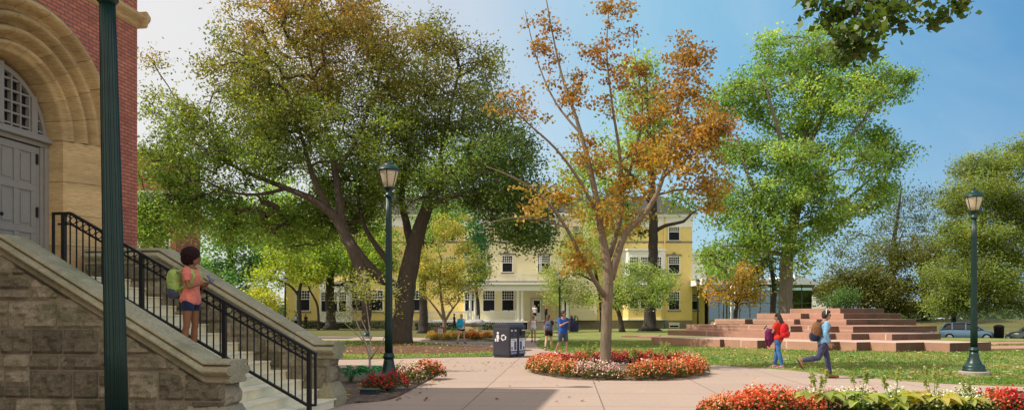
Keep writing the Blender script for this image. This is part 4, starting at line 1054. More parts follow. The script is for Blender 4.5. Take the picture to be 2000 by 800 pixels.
mound('mulch_bed', gnd(800, 683), 5.2, 4.2, .12, 'bark_mulch', .03)
RC = Vector((MD * 190 / F - .02, 22.75, 0))          # heart of the ring bed
mound('mulch_bed', RC, 2.62, 3.7, .10, 'mulch', .002, seed=2)
mound('mulch_bed', gnd(897, 664), 2.5, 2.0, .12, 'mulch', .036, seed=3)
bed = smoothpts([(655, 790), (690, 787), (740, 783), (770, 777), (795, 765), (825, 748), (856, 730), (845, 722), (800, 719), (740, 720), (690, 722), (640, 724)], .3)
bed += [Vector((-6.5, 24, 0)), Vector((-5.5, 15, 0))]
sheet('mulch_bed', bed, .035, 'mulch', .07)
fb = [Vector(q + (0,)) for q in [(2.55, 11.8), (3.0, 13.0), (3.9, 13.55), (5.2, 13.75), (6.8, 13.75), (8.0, 13.5), (8.75, 12.8), (9.0, 11.6), (8.4, 10.4), (6, 9.9), (3.6, 10.3), (2.7, 11)]]
sheet('mulch_bed', [p for p, r in catmull([(p, 0) for p in fb + fb[:1]], .4)][:-1], .035, 'mulch', .07)

# grass blades near the lawn edges, leaves lying about
def inside(p, poly):
    x, y = p; c = False; n = len(poly); j = n - 1
    for i in range(n):
        if (poly[i][1] > y) != (poly[j][1] > y) and x < (poly[j][0] - poly[i][0]) * (y - poly[i][1]) / (poly[j][1] - poly[i][1]) + poly[i][0]: c = not c
        j = i
    return c
def grass():
    rng = np.random.default_rng(3)
    pts = []
    for poly, n, y0, y1, x0, x1, z in ((lawn_r, 52000, 18, 47, 1, 33, .03), (lawn_l, 14000, 28, 48, -14, 0, .03)):
        pp = [(q[0], q[1]) for q in poly]
        m = 0
        while m < n:
            y = y0 + (y1 - y0) * rng.random() ** 1.6; x = rng.uniform(x0, x1)
            if x / max(y, 1) > .7: continue
            m += 1
            if inside((x, y), pp) and not (poly is lawn_l and ((x + 5.5) / 5) ** 2 + ((y - 36.5) / 4) ** 2 < 1): pts.append((x, y, z))
    P = np.array(pts); n = len(P)
    a = rng.uniform(0, 2 * pi, n); h = rng.uniform(.03, .075, n); w = rng.uniform(.008, .016, n) * (1 + P[:, 1] / 40)
    d = np.stack([np.cos(a), np.sin(a), np.zeros(n)], 1)
    lean = np.stack([rng.normal(size=n), rng.normal(size=n), np.zeros(n)], 1) * .025
    V = np.empty((n, 3, 3)); V[:, 0] = P - d * w[:, None]; V[:, 1] = P + d * w[:, None]; V[:, 2] = P + lean; V[:, 2, 2] += h
    pn = np.array([noise.noise(Vector((p[0] * .35, p[1] * .35, 2))) + .5 * noise.noise(Vector((p[0] * 1.1, p[1] * 1.1, 5))) for p in P])
    C = np.array([.12, .25, .032]) * (1 - np.clip(pn * 1.3 + .28, 0, 1)[:, None]) + np.array([.32, .31, .09]) * np.clip(pn * 1.3 + .28, 0, 1)[:, None]
    C = C * rng.uniform(.7, 1.3, (n, 1))
    o = meshobj('grass', quadmesh('blades', V, C, 'leaf', 3)); tag(o, 'short green grass of the lawns in front of the terrace and round the beech', 'grass'); o['kind'] = 'stuff'
    # fallen leaves
    q = []
    for k in range(1500):
        y = 19 + 26 * rng.random() ** 1.4; x = rng.uniform(0, .7 * y)
        if inside((x, y), [(v[0], v[1]) for v in lawn_r]): q.append((x, y, .075))
    for k in range(420):
        a = rng.uniform(0, 2 * pi); r = rng.random() ** .5
        q.append((-5.5 + 6 * r * cos(a), 36.5 + 6.5 * r * sin(a), .14 * (1 - r * r) + .07))
    for k in range(110): q.append((rng.uniform(-4, 2.5), 22 + 5.5 * rng.random() ** .7, .014))
    for k in range(46): q.append((rng.uniform(-2.2, 9), rng.uniform(13.5, 22), .014))
    for k in range(110):
        x, y = rng.uniform(-3.6, -1.6), rng.uniform(14.6, 21)
        q.append((x, y, .05 if inside((x, y), [(v[0], v[1]) for v in bed]) else .014))
    P = np.array(q); n = len(P)
    V = leafquads(P, np.where(P[:, 2] < .02, .085, .13), rng, 3.0, .7, .14)
    V[:, :, 2] = np.maximum(V[:, :, 2], P[:, 2][:, None] - .008)
    cols = np.array([(.40, .27, .16), (.50, .40, .26), (.26, .15, .07), (.58, .50, .38), (.18, .10, .05)])
    C = cols[rng.integers(0, 5, n)] * rng.uniform(.7, 1.2, (n, 1))
    o = meshobj('fallen_leaves', quadmesh('litter', V, C, 'leaf')); tag(o, 'dry tan leaves fallen on the lawn, the paving and the bark mulch', 'fallen leaves'); o['kind'] = 'stuff'
grass()

# ---------------------------------------------------------------- the brick hall and its stairs
TH = radians(8.5)
SO = Vector((-3.69, 10.24, 0))       # foot of the near cheek wall: x runs out from the hall, y along its front
def S(u, v, z=0.0):
    return Vector((SO.x + u * cos(TH) + v * sin(TH), SO.y - u * sin(TH) + v * cos(TH), z))
bricked('red_brick', (.60, .215, .14), (.45, .145, .105), (.20, .10, .08), .21, .07, .010, .5, .85, .5, var=.35)
toned('sandstone', (.66, .46, .24), (.55, .37, .18), .85, 2.2, .3, .01, (.34, .24, .13), (.35, .35, 3.0))
toned('rubble_stone', (.42, .36, .265), (.26, .245, .165), .95, 4.5, 1.0, .06, (.10, .115, .05))
toned('coping_stone', (.46, .405, .28), (.30, .28, .17), .9, 3.2, .7, .02, (.17, .18, .09), (1.0, 1.0, 1.6))
plain('mortar', (.30, .25, .19), .95, .25, 9, bstr=.4)
plain('step_stone', (.84, .76, .56), .85, .22, 2.6, bstr=.3, bdist=.006)
plain('door_paint', (.30, .275, .25), .5, .12, 5, bstr=.08)
plain('hinge_metal', (.015, .014, .013), .5, .2)
plain('dark_pane', (.012, .013, .016), .06, .2, 3, spec=.6, bstr=.0)
LF, V0, ZS, KD = -4.7, 2.35, 4.76, 1.2 / 1.4

def brick_hall():
    t = thing('brick_hall', 'red brick hall with deep moulded sandstone doorway arch and string course', 'building', SO, -TH)
    # front wall with the round-headed opening
    mb = MB(); Ro = 1.92; n = 36
    arc = [(V0 + Ro * cos(pi * k / n), ZS + Ro * sin(pi * k / n)) for k in range(n + 1)]
    top, vl, vr = 9.6, -1.05, 5.21
    x = LF
    def P(v, z): return (x, v, z)
    # right of, left of and above the opening
    mb.poly([P(V0 + Ro, 0), P(vr, 0), P(vr, ZS), P(V0 + Ro, ZS)]); mb.poly([P(vl, 0), P(V0 - Ro, 0), P(V0 - Ro, ZS), P(vl, ZS)])
    mb.poly([P(vr, ZS), P(vr, top)] + [P(v, top) for v in [V0 + Ro * cos(pi * k / n) for k in range(0, 1)]] + [P(V0 + Ro, ZS)])
    mb.poly([P(vl, ZS), P(V0 - Ro, ZS), P(V0 - Ro, top), P(vl, top)])
    for (a, b) in zip(arc[:-1], arc[1:]): mb.poly([P(*a), P(a[0], top), P(b[0], top), P(*b)])
    mb.poly([(x, vr, 0), (x - 6, vr, 0), (x - 6, vr, top), (x, vr, top)])
    mb.poly([(x - 6, vr, 0), (x - 6, vl, 0), (x - 6, vl, top), (x - 6, vr, top)])
    mb.poly([(x, vl, 0), (x - 6, vl, 0), (x - 6, vl, top), (x, vl, top)])
    mb.poly([(x, vl, top), (x, vr, top), (x - 6, vr, top), (x - 6, vl, top)])
    mb.build('wall', 'red_brick', t)
    # unseen wing set back, added to throw shade on the stairs
    mb = MB(); mb.box((-24, -7, 0), (-10.72, 12.0, 11.6)); mb.build('shade_wing', 'red_brick', t)
    mb = MB(); mb.box((-12, -16, 0), (LF - .25, -1.06, 11.2)); mb.build('side_wing', 'red_brick', t)  # out of view, added to keep the stairs and near post in shade
    # string course
    mb = MB()
    prof = [(0, 7.36), (.04, 7.40), (.06, 7.46), (.12, 7.52), (.15, 7.57), (.15, 7.63), (.03, 7.70), (0, 7.70)]
    mb.rings([[(x + .002 + o, v, z) for o, z in prof] for v in (vl, vr)])
    mb.rings([[(u, vr + .002 + o, z) for o, z in prof] for u in (x + .2, x - 6)])
    mb.build('string_course', 'sandstone', t)
    # moulded arch: one profile swept round, seams left for the joints
    prof = [(2.34, .0), (2.34, -.08), (2.29, -.12), (2.23, -.12), (2.19, -.05), (2.17, .06), (2.13, .12), (2.08, .10), (2.05, .04), (2.00, .02), (1.96, .06), (1.94, .16), (1.91, .24), (1.87, .26), (1.84, .20), (1.81, .13), (1.76, .11), (1.72, .15), (1.70, .25),
            (1.67, .33), (1.63, .35), (1.60, .30), (1.575, .25), (1.53, .24), (1.50, .28), (1.48, .33), (1.44, .34), (1.41, .37), (1.40, .39), (1.40, .80)]
    prof = [(1.2 + (r - 1.4) * .894, d) for r, d in prof]
    mb = MB(); mb.smooth = True
    def ring(a): return [(x - d, V0 + r * cos(a), ZS + r * sin(a)) for r, d in prof]
    nv = 11
    for k in range(nv):
        a0, a1 = pi * k / nv + .0025, pi * (k + 1) / nv - .0025
        mb.t = random.uniform(.82, 1.12)
        rs = [ring(a0 + (a1 - a0) * i / 6) for i in range(7)]
        os_ = [mb.addv(r) for r in rs]
        for a, b in zip(os_[:-1], os_[1:]):
            for i in range(len(prof) - 1): mb.face((a + i, a + i + 1, b + i + 1, b + i))
    mb.t = .45
    o1 = [mb.addv([(p[0] - .012, V0 + (p[1] - V0) * 1.009, ZS + (p[2] - ZS) * 1.009) for p in ring(pi * i / 40)]) for i in range(41)]
    for a, b in zip(o1[:-1], o1[1:]):
        for i in range(len(prof) - 1): mb.face((a + i, a + i + 1, b + i + 1, b + i))
    mb.build('arch_moulding', 'sandstone', t, recalc=False)
    # jambs: splayed courses below the springing
    zc = [0, .62, 1.15, 1.72, 2.24, 2.86, 3.42, 4.02, ZS]
    for sgn in (1, -1):
        mb = MB()
        for z0, z1 in zip(zc[:-1], zc[1:]):
            mb.t = random.uniform(.85, 1.12)
            g = .006
            pl = [(x + .03, V0 + sgn * 2.02), (x + .03, V0 + sgn * 1.85), (x - .36, V0 + sgn * 1.20), (x - .80, V0 + sgn * 1.20), (x - .80, V0 + sgn * 2.02)]
            mb.prism(pl, z0 + g, z1 - g)
        mb.t = .5
        mb.prism([(x + .022, V0 + sgn * 2.01), (x + .022, V0 + sgn * 1.855), (x - .365, V0 + sgn * 1.21), (x - .79, V0 + sgn * 1.21), (x - .79, V0 + sgn * 2.01)], 0, ZS - .01)
        mb.build('jamb', 'sandstone', t)
    # stone plinth under the landing
    mb = MB()
    for sgn in (1, -1):
        v_a, v_b = (V0 + 2.03, vr + .08) if sgn > 0 else (vl, V0 - 2.03)
        mb.t = .8; mb.box((x - .3, v_a, 0), (x + .08, v_b, 1.55)); mb.box((x - .3, v_a, 1.56), (x + .05, v_b, 1.72))
    mb.build('plinth', 'sandstone', t)
    # door frame, doors, fanlight
    xd = x - .71
    MD_ = Matrix.Translation((0, V0, 0)) @ Matrix.Diagonal((1, KD, 1, 1)) @ Matrix.Translation((0, -V0, 0))
    MF = Matrix.Translation((0, V0, 4.835)) @ Matrix.Diagonal((1, KD, KD, 1)) @ Matrix.Translation((0, -V0, -4.83))
    fr = MB(MD_)
    for s in (1, -1):
        fr.box((xd - .06, V0 + s * 1.40, 2.24), (xd + .07, V0 + s * 1.29, 4.62)); fr.box((xd - .06, V0 + s * 1.285, 2.24), (xd + .035, V0 + s * 1.20, 4.62)); fr.box((xd - .06, V0 + s * 1.195, 2.24), (xd + .01, V0 + s * 1.13, 4.6))
    fr.box((xd - .06, V0 - 1.4, 4.625), (xd + .05, V0 + 1.4, 4.70)); fr.box((xd - .06, V0 - 1.4, 4.703), (xd + .14, V0 + 1.4, 4.77)); fr.box((xd - .06, V0 - 1.39, 4.773), (xd + .09, V0 + 1.39, 4.83))
    f = fr.build('door_frame', 'door_paint', t, .006)
    for s in (1, -1):
        mb = MB(MD_); a, b = V0 + s * .01, V0 + s * 1.12
        mb.box((xd - .05, a, 2.25), (xd - .01, b, 4.6))
        rows = [(2.25, 2.45), (3.05, 3.17), (3.80, 3.92), (4.48, 4.6)]
        for z0, z1 in rows: mb.box((xd - .009, a, z0), (xd + .014, b, z1))
        for q in (.0, .49, .96):
            for (z0, z1), (z2, z3) in zip(rows[:-1], rows[1:]):
                mb.box((xd - .009, a + s * q, z1 + .001), (xd + .013, a + s * (q + .15), z2 - .001))
        for (z0, z1), (z2, z3) in zip(rows[:-1], rows[1:]):
            for q in (.19, .68): mb.box((xd - .009, a + s * q, z1 + .05), (xd + .004, a + s * (q + .25), z2 - .05))
        d = mb.build('door', 'door_paint', t, .005)
        for z in (2.5, 3.35, 4.3):
            hb = MB(MD_); hb.box((xd + .015, V0 + s * 1.085, z), (xd + .03, V0 + s * 1.15, z + .17)); hb.tube([(xd + .03, V0 + s * 1.12, z - .01), (xd + .03, V0 + s * 1.12, z + .18)], .012, 8)
            hb.build('hinge', 'hinge_metal', d)
        hb = MB(MD_); hb.smooth = True; hb.tube([(xd + .014, V0 + s * .08, 3.3), (xd + .08, V0 + s * .08, 3.3)], .015, 8); hb.ell((xd + .09, V0 + s * .08, 3.3), (.03, .035, .035)); hb.build('handle', 'hinge_metal', d)
    # fanlight: arched sash, glass behind
    mb = MB(MF); R = 1.38
    mb.poly([(xd - .05, V0 + R * cos(pi * k / 24), 4.83 + (R - .2) * sin(pi * k / 24)) for k in range(25)])
    w = mb.build('fanlight', 'dark_pane', t)
    mb = MB(MF)
    def top_at(v): return 4.64 + sqrt(max(0, 1.40 ** 2 - (v - V0) ** 2))
    for v, wd, dp in [(V0, .26, .1)] + [(V0 + s * q, .035, .03) for s in (1, -1) for q in (.2, .42, .66, .90)] + [(V0 + s * 1.02, .16, .05) for s in (1, -1)]:
        mb.box((xd - .045, v - wd / 2, 4.831), (xd + dp, v + wd / 2, top_at(v)))
    for z in (4.90, 5.12, 5.34, 5.56, 5.78):
        hw = sqrt(max(.01, 1.4 ** 2 - (z - 4.64) ** 2)); mb.box((xd - .044, V0 - hw, z - .018), (xd + .022, V0 + hw, z + .018))
    for k in range(24):
        a0, a1 = pi * k / 24, pi * (k + 1) / 24
        q = [(xd + .04, V0 + r * cos(a), 4.64 + r * sin(a)) for r, a in ((1.40, a0), (1.40, a1), (1.30, a1), (1.30, a0))]
        q2 = [(xd - .04, p[1], p[2]) for p in q]
        mb.rings([q, q2])
    mb.build('glazing_bar', 'door_paint', w)
    # little lamp bracket and pipe on the brick
    return t
brick_hall()

def stone_face(mb, O, ax, out, length, ztop, z0, seed, course=(.19, .40), blk=(.3, .9), proud=.085, cell=.042, m=0):
    """rock-faced ashlar: courses of blocks on an upright face, cut off along ztop(along)"""
    rng = random.Random(seed); O = Vector(O); ax = Vector(ax); out = Vector(out)
    z = z0; zmax = max(ztop(0), ztop(length), ztop(length / 2))
    while z < zmax:
        h = rng.uniform(*course); u = -rng.uniform(0, .3)
        while u < length:
            w = rng.uniform(*blk); hh = h
            parts = [(z, z + h)]
            if h > .29 and rng.random() < .3: parts = [(z, z + h * .45), (z + h * .45, z + h)]
            for za, zb in parts:
                a, b = max(0, u) + .008, min(length, u + w) - .008
                if b - a < .05: continue
                if za > max(ztop(a), ztop(b)) - .03: continue
                mb.t = rng.uniform(.5, 1.3); mb.m = m
                nu = max(2, int((b - a) / cell)); nz = max(2, int((zb - za) / cell))
                sd = rng.uniform(0, 50)
                o = len(mb.v)
                pts = []
                for j in range(nz + 1):
                    for i in range(nu + 1):
                        uu = a + (b - a) * i / nu; zz = za + .008 + (zb - za - .016) * j / nz
                        e = min(i, nu - i, 2) / 2 * .6 + .0; e2 = min(j, nz - j, 2) / 2 * .6
                        ed = min(min(i, nu - i) / 1.0, 1) * min(min(j, nz - j) / 1.0, 1)
                        dd = ed * (proud * (.55 + .55 * noise.noise(Vector((uu * 3.1, zz * 4.2, sd))) + .5 * noise.noise(Vector((uu * 9, zz * 11, sd))) + .3 * noise.noise(Vector((uu * 21, zz * 24, sd)))))
                        zz = min(zz, ztop(uu) - .004)
                        pts.append(O + ax * uu + Vector((0, 0, zz)) + out * (dd + .004))
                mb.addv(pts)
                for j in range(nz):
                    for i in range(nu):
                        k = o + j * (nu + 1) + i; mb.face((k, k + 1, k + nu + 2, k + nu + 1))
            u += w
        z += h
    mb.t = 1.0

def staircase():
    t = thing('stone_staircase', 'stone stairs between mossy ashlar parapet walls with sloping moulded copings', 'staircase', SO, -TH)
    R, T = .16, .297
    for k in range(14):
        mb = MB(); u0 = .10 - k * T
        ub = u0 - T if k < 13 else -5.39
        z1 = (k + 1) * R
        mb.box((ub, .46, 0 if k < 13 else 0), (u0 - (.0 if k == 0 else .0), 3.62, z1 - .03))
        mb.box((ub + .001, .46, z1 - .029), (u0 + .02, 3.62, z1))
        s = mb.build('landing' if k == 13 else 'step', 'step_stone', t, .008)
    sl = (2.80 - 1.13) / 2.92
    for v0, v1, dz in ((0.0, .44, -.115), (3.62, 4.08, 0.0)):
        path = [(-4.69, 2.80 + dz), (-3.2, 2.80 + dz), (-.28, 1.13 + dz), (.04, 1.13 + dz)]
        def ctop(u): return dz + (2.80 if u < -3.2 else (1.13 if u > -.28 else 1.13 - (u + .28) * sl))
        mb = MB()
        zt = lambda a, s=0: ctop(a - 4.69) - .30
        # core
        ring = [[(u, v, z) for v, z in ((v0 + .02, 0), (v1 - .02, 0), (v1 - .02, zz - .28), (v0 + .02, zz - .28))] for u, zz in [(p[0] if i < 3 else -.02, p[1]) for i, p in enumerate(path)]]
        mb.m = 1; mb.rings(ring); mb.m = 0
        stone_face(mb, (-4.69, v0 + .02, 0), (1, 0, 0), (0, -1, 0), 4.67, zt, 0.0, 11 if v0 < 1 else 17)
        stone_face(mb, (-4.69, v1 - .02, 0), (1, 0, 0), (0, 1, 0), 4.67, zt, 0.0, 12 if v0 < 1 else 18, cell=.09)
        stone_face(mb, (-.02, v0 + .02, 0), (0, 1, 0), (1, 0, 0), v1 - v0 - .04, lambda a: .83 + dz, .42, 13 if v0 < 1 else 19, course=(.24, .3), blk=(.5, .6))
        w = mb.build('parapet_wall', ['rubble_stone', 'mortar'], t, recalc=False)
        # battered foot of the end pier
        fb_ = MB(); fb_.t = .9
        g = .10
        fb_.rings([[(-.75, v0 - g, 0), (g, v0 - g, 0), (g, v1 + g, 0), (-.75, v1 + g, 0)], [(-.75, v0 - g, .2), (g, v0 - g, .2), (g, v1 + g, .2), (-.75, v1 + g, .2)], [(-.75, v0 - .01, .42), (.01, v0 - .01, .42), (.01, v1 + .01, .42), (-.75, v1 + .01, .42)]])
        fb_.build('pier_foot', 'coping_stone', w, .01)
        # coping: moulded section carried up the slope
        prof = [(v0 + .02, -.30), (v0 + .0, -.285), (v0 - .008, -.265), (v0 + .012, -.24), (v0 + .03, -.215), (v0 + .03, -.20), (v0 - .02, -.198)]
        prof += [(v0 - .035 - .075 * sin(pi * q / 8), -.195 + .115 * q / 8) for q in range(9)]
        prof += [(v0 - .02, -.078), (v0 + .03, -.072), (v0 + .03, -.06), (v0 - .045, -.056), (v0 - .05, -.035), (v0 - .03, -.015), (v0 + .01, .0)]
        prof = prof + [((v0 + v1) - v, z) for v, z in reversed(prof)]
        mb = MB(); mb.t = 1.0
        cuts = [-4.69, -3.2, -2.35, -.62, -.28, .075]
        def rg(u, k=1.0):
            zz = ctop(min(u, .04)); c = (v0 + v1) / 2
            return [(u, c + (v - c) * k, zz + z * k) for v, z in prof]
        for a, b in zip(cuts[:-1], cuts[1:]):
            mb.t = random.uniform(.88, 1.12)
            aa = a + (.009 if a in (-2.35, -.62) else 0); bb = b - (.009 if b in (-2.35, -.62) else 0)
            mb.rings([rg(aa), rg(bb)])
        # end nosing
        mb.t = 1.0
        cp = mb.build('coping', 'coping_stone', t, .006)
        for u in (-2.35, -.62): mb = MB(); mb.rings([rg(u - .0095, .985), rg(u + .0095, .985)]); mb.build('mortar_joint', 'mortar', cp)
        # raking band under the coping
        mb = MB(); cut2 = [-4.69, -3.2, -2.1, -1.3, -.42]
        for a, b in zip(cut2[:-1], cut2[1:]):
            mb.t = random.uniform(.8, 1.05)
            mb.rings([[(u, v, ctop(u) + z) for v, z in ((v0 - .012, -.305), (v0 - .012, -.36), (v0 + .012, -.52), (v1 - .012, -.52), (v1 + .012, -.36), (v1 + .012, -.305))] for u in (a + .004, b - .004)])
        mb.build('raking_course', 'coping_stone', cp, .004)
    return t
staircase()

def railing():
    v = 1.95
    t = thing('stair_handrail', 'black iron handrail with ring frieze running down the middle of the stone stairs', 'handrail', SO, -TH)
    sl = .16 / .297
    def zn(u): return .16 + (.10 - u) * sl if u > -3.76 else .16 + 3.86 * sl
    ut = -3.68                                            # where the rail turns level
    def ztop(u): return zn(max(u, ut)) + 1.02
    mb = MB(); mb.smooth = False
    for a, b in ((-4.0, ut), (ut, .44)): mb.bar((a, v, ztop(a) + 0), (b, v, ztop(b)), .06, .045)
    mb.build('top_rail', 'black_metal', t, .008)
    mb = MB(); mb.bar((ut, v, ztop(ut) - .17), (.30, v, ztop(.30) - .17), .03, .03); mb.bar((-3.9, v, ztop(ut) - .17), (ut, v, ztop(ut) - .17), .03, .03); mb.build('frieze_rail', 'black_metal', t)
    mb = MB(); mb.bar((ut + .05, v, zn(ut + .05) + .17), (.32, v, zn(.32) + .17), .045, .04); mb.build('bottom_rail', 'black_metal', t)
    mb = MB(); mb.bar((.42, v, ztop(.42) - .01), (.42, v, .22), .035); mb.bar((.42, v, .23), (.32, v, .23), .035, .035); mb.build('end_loop', 'black_metal', t)
    mb = MB(); mb.bar((-3.985, v, ztop(-4) - .01), (-3.985, v, 2.24), .035); mb.build('end_loop', 'black_metal', t)
    posts = [-3.80, -2.45, -1.06, .32]
    for u in posts:
        z0 = 0 if u > .1 else (2.24 if u < -3.76 else math.ceil((.10 - u) / .297) * .16)
        mb = MB(); mb.box((u - .032, v - .032, z0), (u + .032, v + .032, ztop(u) - .015)); mb.build('post', 'black_metal', t, .004)
    n = 36; us = []
    for k in range(n):
        u = -3.80 + (k + 1) * (4.12 / (n + 1))
        if min(abs(u - p) for p in posts) < .05: continue
        us.append(u)
    for u in us:
        mb = MB(); mb.bar((u, v, max(zn(u) + .17, 2.3 if u < ut else 0)), (u, v, ztop(u) - .01), .017); mb.build('baluster', 'black_metal', t)
    allu = sorted(us + posts)
    me = None
    for a, b in zip(allu[:-1], allu[1:]):
        u = (a + b) / 2
        if me is None:
            mb = MB(); mb.smooth = True; r = .052; k = 18
            rs = []
            for i in range(k):
                A = 2 * pi * i / k
                rs.append([((r + .0085 * cos(q)) * cos(A), .0085 * sin(q), (r + .0085 * cos(q)) * sin(A)) for q in (pi / 4, 3 * pi / 4, 5 * pi / 4, 7 * pi / 4)])
            mb.rings(rs, close=True); me = mb.mesh('ring', 'black_metal')
        o = bpy.data.objects.new('ring', me); COL.objects.link(o); o.parent = t; o.location = (u, v, ztop(u) - .092)
railing()
# ---------------------------------------------------------------- the yellow house
plain('yellow_stucco', (.82, .64, .25), .9, .10, 1.2, bstr=.15)
plain('pale_stucco', (.88, .80, .52), .9, .08, 1.2, bstr=.15)
plain('white_paint', (.86, .85, .82), .55, .06, 4, bstr=.05)
plain('grey_stone', (.26, .22, .17), .9, .3, 3, bstr=.6)
plain('slate', (.07, .06, .058), .8, .35, 6, bstr=.5)
plain('window_glass', (.016, .018, .024), .35, .3, .8, spec=.12, bstr=0)
plain('house_door', (.62, .56, .42), .5, .1)
plain('hedge_leaf', (.03, .05, .018), .9, .4, 5, bstr=1)
plain('drain_blue', (.06, .28, .42), .5)
PROTO = {}
def sash_window(parent, c, w, h, depth_y, cols=5, rows=3, head=None, sill=True, group=None):
    """double-hung window facing -y: many small panes above, one below. c = centre of the sill line"""
    key = (round(w, 2), round(h, 2), cols, rows)
    if key not in PROTO:
        mb = MB(); e = .10
        mb.box((-w / 2, -.06, 0), (-w / 2 + e, .04, h)); mb.box((w / 2 - e, -.06, 0), (w / 2, .04, h)); mb.box((-w / 2 + e, -.06, h - e), (w / 2 - e, .04, h)); mb.box((-w / 2 + e, -.06, 0), (w / 2 - e, .04, e * .8))
        fr = mb.mesh('window_frame', 'white_paint')
        mb = MB(); mb.box((-w / 2 + e + .002, -.03, e * .8 + .002), (w / 2 - e - .002, -.012, h - e - .002)); pn = mb.mesh('pane', 'window_glass')
        mb = MB(); hm = h * .56; iw = w - 2 * e
        mb.box((-iw / 2 + .001, -.058, hm - .04), (iw / 2 - .001, -.031, hm + .04))
        for i in range(1, cols): x = -iw / 2 + iw * i / cols; mb.box((x - .02, -.052, hm + .041), (x + .02, -.032, h - e - .001))
        for j in range(1, rows): z = hm + (h - e - hm) * j / rows; mb.box((-iw / 2 + .001, -.050, z - .02), (iw / 2 - .001, -.033, z + .02))
        sb = mb.mesh('glazing_bar', 'white_paint')
        mb = MB(); mb.box((-w / 2 - .08, -.14, -.14), (w / 2 + .08, .03, -.002)); sl = mb.mesh('sill', 'grey_stone')
        PROTO[key] = (fr, pn, sb, sl)
    fr, pn, sb, sl = PROTO[key]
    o = bpy.data.objects.new('window', fr); COL.objects.link(o); o.parent = parent; o.location = c
    for nm, me in (('pane', pn), ('glazing_bar', sb)) + ((('sill', sl),) if sill else ()):
        s = bpy.data.objects.new(nm, me); COL.objects.link(s); s.parent = o
    if head:
        mb = MB(); ww = w / 2 + .18
        mb.box((-ww, -.07, h + .002), (ww, .02, h + .22))
        if head == 'crest':
            mb.prism([(-.22, -.09), (.22, -.09), (.22, .02), (-.22, .02)], h - .02, h + .34)
            mb.prism([(-.12, -.11), (.12, -.11), (.12, .02), (-.12, .02)], h + .3, h + .46)
        k = mb.build('lintel', 'grey_stone', o)
    return o
